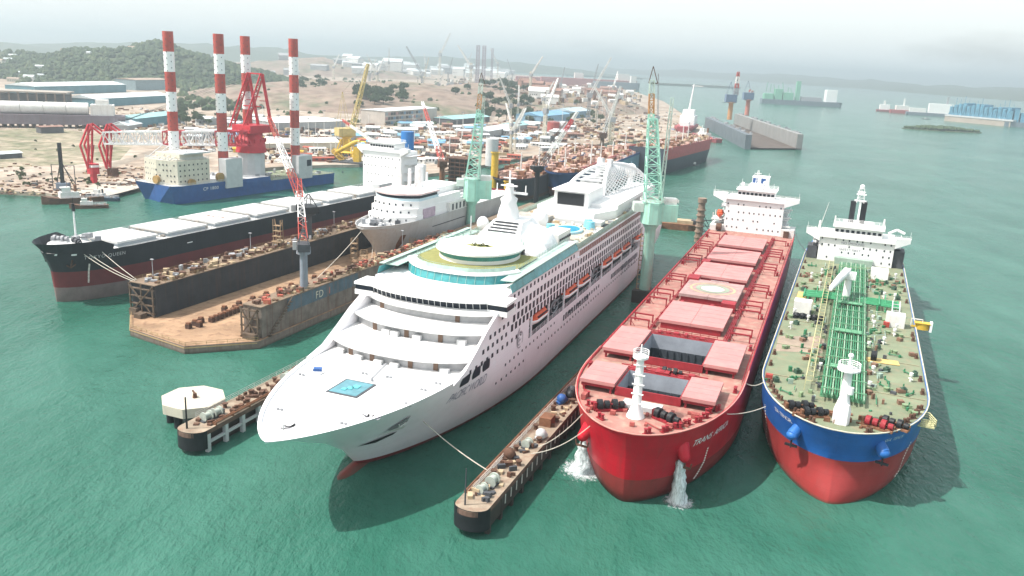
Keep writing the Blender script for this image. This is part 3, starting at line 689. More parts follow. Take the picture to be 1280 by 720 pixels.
copies('winch_frame', wm, CR, [(HB - .3, 62.2 + 12.6 * k + 6.3, 0) for k in (1, 4, 8)])
def boatring(y, h, b): return [(b * x, y, z * h) for x, z in ((0, -.0), (.7, .25), (1, .7), (1, 1), (-1, 1), (-1, .7), (-.7, .25))]
slot = ['first from the bow, behind the bridge', 'second from the bow, after a winch frame', 'third from the bow, beside the second', 'fourth from the bow, after the round winch frame', 'fifth from the bow, amidships', 'sixth from the bow, near the green crane', 'last and nearest the green crane pedestal']
lb = None
for j, k in enumerate((0, 2, 3, 5, 6, 7, 9)):
    lab = 'orange lifeboat hanging on cruise ship, ' + slot[j]
    a = CHD; yy = 62.2 + 12.6 * (k if k < 9 else 8.98) + (6.3 if k < 9 else -.8); x = HB - .75
    if k == 9: yy = 62.2 + 12.6 * 9 + .3
    loc = (CX + math.cos(a) * x + math.sin(a) * yy, CYY - math.sin(a) * x + math.cos(a) * yy, 15.35)
    if lb is None:
        lb = thing('lifeboat', lab, 'lifeboat', loc, -a, 'lifeboats along the cruise ship')
        mb = MB(); mb.rings([boatring(y, 1.3, b) for y, b in ((-5.4, .1), (-4.8, .9), (-3, 1.5), (3, 1.5), (4.8, 1.0), (5.4, .4))], 0, True); mb.build('boat_hull', WHITE, lb)
        mb = MB(); mb.rings([[(b * x, y, 1.3 + z * h) for x, z in ((-1, 0), (-.85, .7), (-.4, 1), (.4, 1), (.85, .7), (1, 0))] for y, b, h in ((-5, .7, .3), (-4, 1.25, 1.1), (3.4, 1.4, 1.15), (4.6, 1, .5))], 0, False); mb.box(-.6, .6, 2, 3.6, 2.3, 2.9); mb.build('boat_canopy', ORANGE, lb)
        MB().box(-1.52, 1.52, -3.4, 3.4, 1.75, 2.0).build('window_strip', DGLASS, lb)
    else: copy_thing(lb, loc, -a, lab)
# lettering and emblems
NAVY = mat('grey_blue_lettering', (.30, .31, .38), .5, .1)
pf = CH.port(21.5, 11.2, .04); text('ship_name', 'PACIFIC WORLD', 3.1, lambda x, y: pf(x * .68, y), NAVY, CR, .2, .86)
text('hull_lettering', 'PEACE', 5.2, CH.port(151.5, 8.2), mat('lettering_grey', (.30, .28, .34), .5, .1), CR, 0, 1.6)
GREYL = mat('emblem_grey', (.42, .42, .45), .5, .2)
def emblem(fn, r, seeds, name='emblem', parent=CR, ma=GREYL, wd=.12):
    rr = random.Random(seeds); mb = MB()
    for k in range(9):
        a0 = rr.random() * 6; q = r * rr.uniform(.25, .95); span = rr.uniform(1.2, 3); ox, oy = rr.uniform(-.3, .3) * r, rr.uniform(-.3, .3) * r
        pts = [(ox + q * math.cos(a0 + span * i / 8), oy + q * math.sin(a0 + span * i / 8)) for i in range(9)]
        for i in range(8):
            (x0, y0), (x1, y1) = pts[i], pts[i + 1]; d = Vector((y0 - y1, x1 - x0)); d = d.normalized() * wd * r / 1.6
            mb.add([fn(x0 - d.x, y0 - d.y), fn(x1 - d.x, y1 - d.y), fn(x1 + d.x, y1 + d.y), fn(x0 + d.x, y0 + d.y)], [(0, 1, 2, 3)])
    return mb.build(name, ma, parent)
emblem(lambda x, y: Vector((HB + .08, 54 + x, 15.3 + y)), 2.2, 4)
emblem(lambda x, y: Vector((8.5 + x, .5 + y, 16.2)), 2.2, 5); emblem(lambda x, y: Vector((-1.0 + x, -8 + y, 16.2)), 1.9, 6)
# fore deck: glazed pool hatch, breakwater bits, crane jib, anchor pockets
h = thing('deck_skylight', None, None); h.parent = CR
MB().box(-3.2, 3.2, 6.2, 13.2, 16.1, 16.3).build('skylight_frame', DGREY, h); MB().box(-2.8, 2.8, 6.6, 12.8, 16.3, 16.34).build('skylight_pane', mat('skylight_blue', (.10, .25, .30), .15, .25, .5), h)
for i in range(3): MB().box(-1.2 + .6 * i, -.3 + .8 * i, 8 + .8 * i, 9 + 1.0 * i, 16.35, 16.45).build('skylight_bar', mat('pool_teal', (.10, .42, .46), .2), h)
mb = MB(); mb.cyl((1.5, 14.5, 15.8), (1.5, 14.5, 16.8), .3); mb.bar((1.5, 14.5, 16.8), (2.2, 18.5, 18.4), .3); mb.build('deck_crane', GREY, CR)
mb = MB(); mb.box(-11.5, -8.5, 12.5, 14, 15.8, 16.4); mb.box(-10, -6.5, 13.5, 14.6, 15.8, 16.2); mb.build('deck_fittings', LGREY, CR)
MB().rbox((-10, 14, 16.4), 1.6, 1.2, .5, .4).build('blue_cover', BLUEP, CR)
mb = MB(); 
for x, y in ((-12, 11), (11.5, 15), (12, 8), (-6, -4), (6.5, -4), (12.5, 19), (-2, 17), (3, 17.5)): mb.cyl((x, y, 15.8), (x, y, 16.5), .28, .28, 8); mb.cyl((x + .8, y, 15.8), (x + .8, y, 16.5), .28, .28, 8)
mb.build('bollard', GREY, CR)
mb = MB(); mb.cyl((-1, -5, 15.8), (-1, -5, 20), .14); mb.cyl((1.5, -12.8, 16), (1.5, -12.8, 18.5), .1); mb.build('jackstaff', LGREY, CR)
fn = CH.port(10.2, 10.6, .4)
for sg in (1,):
    mb = MB(); mb.add([fn(x, y) for x, y in ((-1.8, -.4), (-1.0, -.9), (1.6, -.7), (1.3, .5), (.5, 2.2), (-.4, 1.3))], [tuple(range(6))]); ap = mb.build('anchor_pocket', GREY, CR)
    mb = MB(); mb.add([fn(x, y) + Vector((.25, 0, 0)) for x, y in ((-2.4, -1.1), (2.0, -1.5), (2.1, -.7), (-1.2, -.8))], [(0, 1, 2, 3)]); mb.tube([fn(-.6, .5) + Vector((.2, 0, 0)), fn(.2, -.4) + Vector((.3, 0, 0)), fn(1, .4) + Vector((.2, 0, 0))], .12, 5); mb.build('anchor', WHITE2, ap)
fn = CH.port(9.4, 7.0, .35); mb = MB(); mb.add([fn(x, y) for x, y in ((-2.8, -.4), (-.8, .5), (2.6, 1.5), (2.3, .8), (0, -.4))], [tuple(range(5))]); mb.build('thruster_mark', BLACK, CR)
# ------------------------------------------------------------------ red bulk carrier
RD = thing('bulk_carrier', 'bright red bulk carrier with two open cargo holds and pink hatch covers', 'ship', (20.46, 130.9, 0), -R(20.63))
RH = Hull([(-2.5, 9, 46, 14, .75, 218, 60, .6), (0, 3.6, 42, 15.4, .66, 222, 55, .4), (2.5, 3.0, 40, 15.9, .62, 224, 50, .25), (4.9, 2.6, 38, 16.1, .58, 226, 40, .15), (9.5, 2.2, 36, 16.13, .54, 227, 30, .08), (14.6, 0.6, 33, 16.13, .5, 228, 26, .06)])
RH.build('hull', RD, [1, 1, 1, 0, 0, 0], [REDH, REDB, REDD], n=44, bul=(.35, .3), deckm=2, holes=[(17.5, 27.5, 6.0), (37.5, 53.5, 6.9)])
Z = 14.3
mb = MB(); pts = [(RH.at(y, 14.6) + .02, y, 14.62) for y in [.7 + (i / 30) ** 1.8 * 42 for i in range(31)]]
mb.tube([(-x, y, z) for x, y, z in pts[::-1]] + pts, .14, 5); mb.build('gunwale', mat('pale_red_edge', (.6, .25, .22), .6), RD)
def hatch_open(s0, s1, t, covers):
    h = thing('open_hatch', None, None); h.parent = RD
    mb = MB()
    for a in (-1, 1):
        x0, x1 = sorted((a * t, a * (t + .3))); mb.box(x0, x1, s0 - .3, s1 + .3, Z, 16.0)
    mb.box(-t, t, s0 - .3, s0, Z, 16.0); mb.box(-t, t, s1, s1 + .3, Z, 16.0)
    mb.build('hatch_coaming', REDK, h)
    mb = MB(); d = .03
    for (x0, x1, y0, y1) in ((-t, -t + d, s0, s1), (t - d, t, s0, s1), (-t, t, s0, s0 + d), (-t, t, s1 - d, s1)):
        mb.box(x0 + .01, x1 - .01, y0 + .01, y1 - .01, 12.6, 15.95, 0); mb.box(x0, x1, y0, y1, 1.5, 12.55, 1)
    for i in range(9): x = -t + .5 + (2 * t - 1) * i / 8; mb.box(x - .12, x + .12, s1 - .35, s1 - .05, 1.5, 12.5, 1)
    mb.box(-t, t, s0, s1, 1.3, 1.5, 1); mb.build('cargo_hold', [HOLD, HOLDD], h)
    for x0, x1 in covers:
        mb = MB(); mb.box(x0, x1, s0 - .6, s1 + .6, 15.9, 16.6); mb.box(x0 + .3, x1 - .3, s0 - .4, s1 + .4, 15.3, 15.9, 1)
        for k in range(5): y = s0 + (s1 - s0) * k / 4; mb.box(x0 + .6, x0 + 1.0, y - .2, y + .2, Z, 15.3, 1); mb.box(x1 - 1.0, x1 - .6, y - .2, y + .2, Z, 15.3, 1)
        for k in range(1, 4): y = s0 + (s1 - s0) * k / 4; mb.box(x0 + .1, x1 - .1, y - .03, y + .03, 16.6, 16.63)
        mb.build('hatch_cover', [COVER, REDK], h)
# the deck is cut where the holds are open: dark wells stand slightly proud of it
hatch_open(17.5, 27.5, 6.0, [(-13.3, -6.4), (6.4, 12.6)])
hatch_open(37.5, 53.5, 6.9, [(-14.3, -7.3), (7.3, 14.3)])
HC = [73.5, 100.3, 124.6, 149.8, 175.0]
for i, c in enumerate(HC):
    h = thing('closed_hatch', None, None); h.parent = RD
    mb = MB(); mb.box(-7.2, 7.2, c - 9, c + 9, Z, 15.7); mb.build('hatch_coaming', REDK, h)
    mb = MB()
    for a in (-1, 1): mb.box(*sorted((a * .04, a * 7.7)), c - 9.3, c + 9.3, 15.75, 16.5)
    for k in range(1, 5): y = c - 9.3 + 18.6 * k / 5; mb.box(-7.6, 7.6, y - .04, y + .04, 16.5, 16.53)
    mb.build('hatch_cover', mat('grey_red_cover', (.36, .24, .23), .7, .25, .5) if i == 1 else COVER, h)
    if i == 1:
        v = []
        def disc(r0, r1, z, m_, nm, e=1.0):
            mb = MB(); n = 40
            mb.rings([[(r * math.cos(2 * PI * k / n), c + e * r * math.sin(2 * PI * k / n), z) for k in range(n)] for r in (r1, max(r0, .01))], 0, False, (False, False)); mb.build(nm, m_, h)
        disc(5.6, 6.3, 16.56, mat('faded_yellow', (.42, .34, .22), .8), 'landing_ring'); disc(3.4, 4.6, 16.565, mat('faded_green', (.26, .31, .24), .8), 'landing_ring'); disc(0, 3.2, 16.56, mat('pale_centre', (.52, .5, .5), .8), 'landing_centre')
        text('landing_letter', 'H', 3.6, lambda x, y: Vector((x - 1.3, c - 1.3 + y, 16.6)), WHITE, h)
    if i == 2:
        pl = MB().box(-2.6, 2.6, c - 12.6, c - 8, Z, 15.3).build('hatch_platform', LGREY, RD)
# side frames, pipe runs and cross-deck fittings
mb = MB(); mb.bar((-2.2, 0, 0), (-2.2, 0, 1.9), .3); mb.bar((2.2, 0, 0), (2.2, 0, 1.9), .3); mb.bar((-2.4, 0, 1.9), (2.4, 0, 1.9), .34); mb.bar((-1.2, 0, 0), (-2.2, 0, 1.2), .12)
fm = mb.mesh('side_frame', REDK); L_ = []
for c in HC:
    for d in (-10.8, -6.2, 6.2, 10.8):
        if d in (-6.2, 6.2) and rnd.random() < .25: continue
        for a in (-1, 1): L_.append((a * 11.9, c + d, Z))
copies('side_frame', fm, RD, L_)
mb = MB()
for x in (8.5, 8.9, 9.3, -8.6, -9.0): mb.cyl((x, 56, Z + .7), (x, 198, Z + .7), .14, None, 6)
for y in range(58, 198, 6):
    for x in (8.9, -8.8): mb.box(x - .7, x + .7, y - .1, y + .1, Z, Z + .6)
mb.build('deck_piping', REDK, RD)
gaps = [32.5, 59, 87, 112.4, 137.2, 162.4, 187]
for g in gaps:
    mb = MB()
    for x in range(-6, 7, 2): mb.box(x - .5 + rnd.uniform(-.3, .3), x + .4, g - 1.2 + rnd.uniform(-.6, .6), g + rnd.uniform(-.4, 1), Z, Z + rnd.uniform(.5, 1.3))
    mb.rail([(-7, g - 2.0, Z), (7, g - 2.0, Z)], 1.1, 2, .07); mb.rail([(-7, g + 2.0, Z), (7, g + 2.0, Z)], 1.1, 2, .07)
    for k in range(3): mb.cyl((-9, g - 1 + k, Z + .5), (9, g - 1 + k, Z + .5), .13, None, 5)
    mb.build('cross_deck_fittings', REDK, RD)
mb = MB(); mb.box(-8.5, -5.2, 108, 113, Z, 17); mb.box(4.2, 7.8, 86, 89.5, Z, 16.7); mb.box(-8.6, -6, 135, 139, Z, 16.4); mb.box(-1.4, 1.4, 30.5, 33.5, Z, 15.4); mb.build('deck_store', REDK, RD)
for sg in (1, -1): mb = MB(); mb.rail([(sg * 15.6, y, Z) for y in range(34, 200, 8)], 1.1, 2.6, .05); mb.build('side_rail', REDK, RD)
# fore deck
mb = MB(); mb.rings([oval((-.3, 9), r, r, z, 12) for r, z in ((1.7, Z), (.9, Z + 2), (.65, 25.5))], 0); mb.cyl((-.3, 9, 25.5), (-.3, 9, 25.9), 1.4, 1.4, 12); mb.rail(oval((-.3, 9), 1.4, 1.4, 25.9, 10), 1, 1, .05)
for k in range(5): mb.box(-1.3, .9, 8.2, 8.5, 17 + 1.8 * k, 17.15 + 1.8 * k)
mb.cyl((-.3, 9, 25.9), (-.3, 9, 28), .12); mb.build('foremast', WHITE, RD)
MB().box(-3.6, 3.6, 11.6, 14.5, Z, 15.2).build('mast_house', LGREY, RD)
def windlass(name, x, y, parent, m1=BLACK, m2=REDK, s=1.0, z=Z, rz=0):
    o = thing(name, None, None); o.parent = parent; o.location = (x, y, z); o.rotation_euler = (0, 0, rz)
    mb = MB()
    for k, r in ((-2.2, 1.0), (-.9, .75), (.6, 1.0), (1.9, .6)): mb.cyl((k * s, 0, 1.1 * s), ((k + .9) * s, 0, 1.1 * s), r * s, None, 12)
    mb.build('winch_drum', m1, o); mb = MB(); mb.box(-2.6 * s, 2.9 * s, -.8 * s, .8 * s, 0, .45 * s); mb.cyl((-2.7 * s, 0, 1.1 * s), (3.1 * s, 0, 1.1 * s), .2 * s, None, 6)
    mb.box(-2.9 * s, -2.4 * s, -.5 * s, .5 * s, 0, 1.6 * s); mb.build('winch_bed', m2, o)
windlass('windlass', -5.4, 9.6, RD, rz=.5); windlass('windlass', 5.2, 9.3, RD, rz=-.45); windlass('windlass', 1.5, 33, RD, s=.8)
bm = MB(); 
for d in (-.45, .45): bm.cyl((d, 0, 0), (d, 0, .95), .3, .3, 8); bm.cyl((d, 0, .95), (d, 0, 1.05), .38, .38, 8)
bm.box(-.9, .9, -.4, .4, 0, .12); bmesh_ = bm.mesh('bollard', REDK)
L_ = []
for k in range(8):
    y = 2.2 + 2.3 * k; x = RH.at(y, 14.6) - 1.6
    for a in ((1, -1) if k % 2 else (1,)): L_.append((a * max(.2, x + rnd.uniform(-.5, .2)), y + .6, Z, a * rnd.uniform(.3, 1.2)))
for y in (58, 85, 111, 137, 163, 188, 30): L_ += [(14.8, y, Z, 1.57), (-14.8, y, Z, 1.57)]
copies('bollard', bmesh_, RD, L_)
mb = MB()
for k in range(26): x, y = rnd.uniform(-9, 9), rnd.uniform(4, 15); mb.box(x, x + rnd.uniform(.4, 1.2), y, y + rnd.uniform(.3, .9), Z, Z + rnd.uniform(.3, .9))
mb.box(-11.5, -10.6, 12, 14.5, Z, 15.3); mb.box(9, 10.5, 13, 14, Z, 15.2); mb.tube([(2, 7, Z + .2), (5, 5, Z + .2), (8, 8, Z + .2)], .12, 4); mb.build('mooring_fittings', mat('worn_red_fittings', (.34, .09, .08), .8, .5, .9), RD)
# anchor bosses with anchors under them
for sg in (1, -1):
    b = RH.at(8.5, 10.5); mb = MB()
    p = Vector((sg * (b - 2.0), 10.2, 12.6)); q = Vector((sg * (b + .35), 7.6, 9.0)); mb.cyl(p, q, 2.1, 1.0, 18); mb.sphere(q, 1.0, 14); o = mb.build('anchor_boss', REDH, RD)
    mb = MB(); q2 = q + Vector((0, 0, -.4)); mb.bar(q2, q2 + Vector((sg * .2, -.1, -1.6)), .3); mb.bar(q2 + Vector((-1.1, .2, -1.5)), q2 + Vector((1.1, -.2, -1.5)), .35); mb.bar(q2 + Vector((-1.1, .2, -1.5)), q2 + Vector((-1.3, .2, -.5)), .25); mb.bar(q2 + Vector((1.1, -.2, -1.5)), q2 + Vector((1.3, -.2, -.5)), .25); mb.build('anchor', RUST2, o)
text('ship_name', 'TRANS  AFRICA', 1.9, RH.port(10.2, 10.0), WHITE, RD, .12, .95)
def draft(Hh, s0, z0, z1, parent, sg=1, k=14):
    mb = MB()
    for i in range(k): z = z0 + (z1 - z0) * i / k; a = Hh.at(s0, z) + .05; b = Hh.at(s0 + .35, z + .3) + .05; mb.add([(sg * a, s0, z), (sg * b, s0 + .4, z), (sg * b, s0 + .4, z + .3), (sg * a, s0, z + .3)], [(0, 1, 2, 3)])
    mb.build('draft_marks', mat('mark_white', (.7, .66, .6), .6), parent)
draft(RH, 16, 1, 8, RD)
for x in (-2, -1, 0, 1, 2): pass
# deckhouse aft with wide bridge wings
def deckhouse(parent, s, t0, t1, z0, z1, depth, wing, wz, top, wm=WHITE, win=None, name='deckhouse'):
    d = thing(name, None, None); d.parent = parent
    tc_ = (t0 + t1) / 2
    mb = MB(); mb.box(t0, t1, s, s + depth, z0, z1); mb.box(t0 - 1.2, t1 + 1.2, s + depth - 4, s + depth + 6, z0, z0 + (z1 - z0) * .6); nd = 4
    for k in range(1, nd + 1): z = z0 + (z1 - z0) * k / (nd + .5); mb.box(t1, t1 + 2.2, s + 3, s + depth, z, z + .15); mb.box(t0 - 2.2, t0, s + 3, s + depth, z, z + .15)
    # bridge deck, tapered wings, wheelhouse
    for sg, e in ((1, t1), (-1, t0)):
        x1 = tc_ + sg * wing
        mb.add([(e, s - .8, wz - 2.6), (e, s + 3.5, wz - 2.6), (x1, s + .2, wz - .5), (x1, s + 2.6, wz - .5), (e, s - .8, wz + .9), (e, s + 3.5, wz + .9), (x1, s + .2, wz + .9), (x1, s + 2.6, wz + .9)],
               [(0, 2, 3, 1), (4, 5, 7, 6), (0, 4, 6, 2), (1, 3, 7, 5), (2, 6, 7, 3), (0, 1, 5, 4)])
    mb.box(t0, t1, s - .8, s + 3.6, wz - 1.2, wz + .2)
    hw = (t1 - t0) * .32; mb.box(tc_ - hw, tc_ + hw, s - .6, s + 9, wz + .2, wz + 1.0); mb.box(tc_ - hw, tc_ + hw, s - .3, s + 9, wz + 2.0, wz + 2.7); mb.box(tc_ - hw - .6, tc_ + hw + .6, s - .9, s + 9.4, wz + 2.7, wz + 3.0)
    mb.box(tc_ - hw, tc_ + hw, s + .2, s + 9, wz + 1.0, wz + 2.0)
    mb.build('deckhouse_block', wm, d)
    mb = MB(); mb.box(-.5, .5, -.1, .1, -.5, .5); wmesh = mb.mesh('window', DGLASS)
    nw = 9; copies('window', wmesh, d, [(tc_ - hw + (i + .5) * 2 * hw / nw, s + .1, wz + 1.5) for i in range(nw)])
    mb = MB(); mb.box(-.22, .22, -.06, .06, -.3, .3); pm = mb.mesh('porthole', DGLASS); L_ = []
    rr = random.Random(3 + int(s))
    for k in range(4):
        z = z0 + (z1 - z0) * (k + .6) / 4.4
        for i in range(11):
            if rr.random() < .72: L_.append((t0 + 1.0 + (t1 - t0 - 2) * i / 10 + rr.uniform(-.3, .3), s - .02, z))
    copies('porthole', pm, d, L_)
    mb = MB(); mb.rail([(tc_ - wing, s + .2, wz + .9), (t0, s - .6, wz + .9), (tc_ - hw, s - .6, wz + .9)], 1, 1.5, .05); mb.rail([(tc_ + hw, s - .6, wz + .9), (t1, s - .6, wz + .9), (tc_ + wing, s + .2, wz + .9)], 1, 1.5, .05)
    mb.rail([(tc_ - hw - .5, s - .8, wz + 3), (tc_ + hw + .5, s - .8, wz + 3), (tc_ + hw + .5, s + 9, wz + 3), (tc_ - hw - .5, s + 9, wz + 3)], 1.1, 1.5, .05)
    for k in range(1, 5):
        z = z0 + (z1 - z0) * k / 4.5
        for x in (t1 + 2.1, t0 - 2.1): mb.rail([(x, s + 3, z + .15), (x, s + depth, z + .15)], 1, 1.5, .06)
    for x in (tc_ - wing + .3, tc_ + wing - .3): mb.cyl((x, s + 1, wz + .9), (x, s + 1, wz + 3.2), .06, None, 4)
    mb.build('bridge_rail', wm, d)
    return d
dh = deckhouse(RD, 205, -10.9, 10.9, Z, 27.6, 13, 16.2, 28.2, 37)
mb = MB(); mb.box(-3.2, 2.0, 207, 211, 31.2, 33.2); mb.box(-2.8, 1.6, 207.5, 210.5, 33.2, 33.4); mb.truss((-.5, 209, 33.2), (-.5, 209, 38.5), 1.4, .5, 4, .08); mb.box(-2.6, 1.6, 208.8, 209.2, 36, 36.2); mb.box(-1.8, .8, 208, 208.3, 37.3, 37.5); mb.cyl((3.5, 211, 31.2), (3.5, 211, 37.5), .07, None, 5); mb.cyl((-6, 208, 31.2), (-6, 208, 35), .06, None, 5); mb.cyl((6, 208, 31), (6, 208, 34), .06, None, 5)
mb.sphere((2.6, 208, 34), .8, 10); mb.sphere((-6, 212, 32.5), .7, 10); mb.build('radar_mast', WHITE, dh)
mb = MB(); mb.box(-6, 6, 219, 226, Z, 28); mb.box(-3.3, 3.3, 218.5, 224, 28, 35); mb.build('funnel', WHITE, dh)
for x in (-2.0, 1.2): MB().box(x - 1.0, x + .7, 218.3, 218.48, 31.7, 34.4).build('funnel_panel', BLUEP, dh)
mb = MB(); mb.rings([boatring(y, 1.6, b) for y, b in ((-3.8, .1), (-3, 1), (0, 1.4), (3, 1), (3.8, .3))]); 
a = R(20.63); lx, ly = -13.2, 209
lbx = (20.46 + math.cos(a) * lx + math.sin(a) * ly, 130.9 - math.sin(a) * lx + math.cos(a) * ly, 19.2)
t_ = thing('lifeboat', 'small orange covered lifeboat beside the white deckhouse of the red bulk carrier', 'lifeboat', lbx, -a)
mb.build('boat_hull', ORANGE, t_); mb = MB(); mb.rings([[(b * x, y, 1.6 + z * h) for x, z in ((-1, 0), (-.8, .8), (.8, .8), (1, 0))] for y, b, h in ((-3, .8, .5), (0, 1.35, 1.3), (3, .8, .6))], 0, False); mb.build('boat_canopy', ORANGE, t_)
mb = MB(); mb.box(-16, -11, 203, 214, Z, 16.5); mb.box(-16, -12, 205, 213, 18.3, 18.6); mb.bar((-15.5, 205.5, 16.5), (-15.5, 205.5, 21), .3); mb.bar((-15.5, 212.5, 16.5), (-15.5, 212.5, 21), .3); mb.box(11, 15.8, 204, 214, Z, 17.2)
for k in range(3): mb.box(11, 14, 206 + 2 * k, 207 + 2 * k, 18 + 3 * k, 18.3 + 3 * k)
mb.build('boat_deck', WHITE2, dh)
mb = MB(); mb.cyl((-13.4, 202.5, 16), (-11.4, 202.5, 16), 1.4, None, 12); mb.build('hose_reel', RUST2, RD); MB().box(12, 14, 203, 203.9, Z, 16.8).build('deck_locker', RUST2, RD)
# ballast water pouring from the bow, with foam where it lands
def foam_mat(name, scale, stretch, lo, hi, radial):
    ma = bpy.data.materials.new(name); ma.use_nodes = True; t = ma.node_tree; n = t.nodes; L = t.links; p = n['Principled BSDF']
    p.inputs['Base Color'].default_value = (.62, .68, .70, 1); p.inputs['Roughness'].default_value = .8
    c = n.new('ShaderNodeTexCoord'); mp = n.new('ShaderNodeMapping'); mp.inputs['Scale'].default_value = stretch; L.new(c.outputs['Object'], mp.inputs[0])
    q = n.new('ShaderNodeTexNoise'); q.inputs['Scale'].default_value = scale; q.inputs['Detail'].default_value = 8; q.inputs['Roughness'].default_value = .75; L.new(mp.outputs[0], q.inputs['Vector'])
    out = q.outputs[0]
    if radial:
        ln = n.new('ShaderNodeVectorMath'); ln.operation = 'LENGTH'; L.new(c.outputs['Object'], ln.inputs[0])
        mr = n.new('ShaderNodeMapRange'); mr.inputs[1].default_value = 0; mr.inputs[2].default_value = radial; mr.inputs[3].default_value = .38; mr.inputs[4].default_value = -.3; L.new(ln.outputs['Value'], mr.inputs[0])
        ad = n.new('ShaderNodeMath'); ad.operation = 'ADD'; L.new(out, ad.inputs[0]); L.new(mr.outputs[0], ad.inputs[1]); out = ad.outputs[0]
    r = n.new('ShaderNodeMapRange'); r.inputs[1].default_value = lo; r.inputs[2].default_value = hi; L.new(out, r.inputs[0]); L.new(r.outputs[0], p.inputs['Alpha'])
    return ma
JETM = foam_mat('falling_water_white', 2.2, (1, 1, .12), .3, .55, 0)
def l2w(o, h, x, y, z): return Vector((o[0] + math.cos(h) * x + math.sin(h) * y, o[1] - math.sin(h) * x + math.cos(h) * y, z))
def jet(p, q, r0, r1, lab, lab2):
    mb = MB(); p, q = Vector(p), Vector(q); d = q - p
    for sc_ in (1.25, 1, .7, .45):
        rs = []
        for i in range(13):
            t = i / 12; c = Vector((d.x * t ** .75, d.y * t ** .75, d.z * t ** 1.7)); r = (r0 + (r1 - r0) * t) * sc_
            rs.append([c + Vector((math.cos(2 * PI * k / 14) * r * rnd.uniform(.7, 1.3) * (1 + .4 * t * t), math.sin(2 * PI * k / 14) * r * rnd.uniform(.7, 1.3) * (1 + .4 * t * t), 0)) for k in range(14)])
        mb.rings(rs, 0, True, (False, False))
    mb.build('falling_water', JETM, label=lab, cat='water jet', kind='stuff', loc=p)
    R_ = r1 * 5.5; mb = MB()
    for zz in (.03, .16): mb.add([(math.cos(2 * PI * k / 24) * R_, math.sin(2 * PI * k / 24) * R_, zz) for k in range(24)], [tuple(range(24))])
    for k in range(150):
        a, e = rnd.random() * 2 * PI, abs(rnd.gauss(0, .8)) * r1; mb.sphere((math.cos(a) * e, math.sin(a) * e, rnd.uniform(.1, .9) * math.exp(-e / r1 * .5)), rnd.uniform(.06, .18), 6)
    mb.build('splash_foam', foam_mat('splash_white', 1.3, (1, 1, 1), .5, .8, R_), label=lab2, cat='foam', kind='stuff', loc=(q.x, q.y, 0))
RO, RA = (20.46, 130.9), R(20.63)
jet(l2w(RO, RA, RH.at(8.6, 8.0) + .1, 8.2, 8.0), l2w(RO, RA, RH.at(9, 0) + 3.0, 8.0, 0), .5, .85, 'white water falling from the port bow of the red bulk carrier', 'white foam where water lands right of the red bow')
jet(l2w(RO, RA, -RH.at(11, 6.2) - .1, 11, 7.0), l2w(RO, RA, -RH.at(11, 0) - 2.4, 12, 0), .55, 1.4, 'white water gushing from the starboard bow of the red bulk carrier', 'broad white foam between the red bow and the pier')

# ------------------------------------------------------------------ tanker
TO, TA = (59.5, 137.4), R(21.7)
TK = thing('tanker', 'tanker with blue topsides, red bottom and pale green deck crowded with pipes', 'ship', TO + (0,), -TA)
TH = Hull([(-2.5, 0, 44, 13.5, .7, 176, 60, .6), (0, -.2, 42, 15.2, .62, 178, 55, .4), (2.5, .6, 38, 15.8, .58, 180, 50, .3), (5, 2.2, 34, 15.95, .54, 181, 45, .2), (7.6, 2.4, 31, 16.0, .52, 182, 40, .1), (11, .9, 30, 16.0, .5, 183, 30, .08), (14.6, -.8, 28, 16.0, .5, 184, 26, .08)])
TH.build('hull', TK, [1, 1, 1, 1, 0, 0], [TBLUE, TRED, GDECK], n=44, bul=(.3, .25), deckm=2)
Z = 14.32
mb = MB(); pts = [(TH.at(y, 14.6) + .02, y, 14.62) for y in [-.7 + (i / 34) ** 1.8 * 165 for i in range(35)]]
mb.tube([(-x, y, z) for x, y, z in pts[::-1]] + pts, .13, 5); mb.build('gunwale', mat('pale_deck_edge', (.55, .52, .42), .7), TK)
mb = MB()
for i in range(17): x = -3.9 + .48 * i; mb.cyl((x, 13 + .4 * (i % 3), Z + 1.5 + .25 * (i % 2)), (x, 142, Z + 1.5 + .25 * (i % 2)), .17, None, 6, i % 3 == 1)
mb.build('cargo_pipe', [PIPEG, PIPEL], TK)
PR = mat('mid_green_paint', (.14, .34, .2), .6, .3, .6)
mb = MB(); mb.box(-4.1, 4.1, -.2, .2, 0, 1.25); mb.box(-4.2, 4.2, -.1, .1, 1.9, 2.05); mb.bar((-4.1, 0, 0), (-4.1, 0, 2), .16); mb.bar((4.1, 0, 0), (4.1, 0, 2), .16); copies('pipe_rack', mb.mesh('pipe_rack', PR), TK, [(0, y, Z) for y in range(16, 142, 7)])
for y in (30, 58, 86): mb = MB(); mb.box(-3, 3, y - 1.2, y + 1.2, Z + 2.1, Z + 2.25); mb.rail([(-3.2, y - 1.5, Z + 2.1), (3.2, y - 1.5, Z + 2.1)], 1, 1.2, .05); mb.build('pipe_platform', PR, TK)
mb = MB()   # catwalk, pale yellow ladder-like
for a, b in (((-7.2, 18, Z + 2.1), (-7.2, 138, Z + 2.1)), ((-5.9, 18, Z + 2.1), (-5.9, 138, Z + 2.1))): mb.bar(a, b, .12); mb.rail([a, b], 1.0, 3, .05)
for y in range(18, 138, 3): mb.bar((-7.2, y, Z + 2.1), (-5.9, y, Z + 2.1), .1); mb.bar((-7.2, y, Z), (-7.2, y, Z + 2.1), .1)
mb.build('catwalk', mat('pale_yellow_paint', (.52, .50, .28), .6, .2), TK)
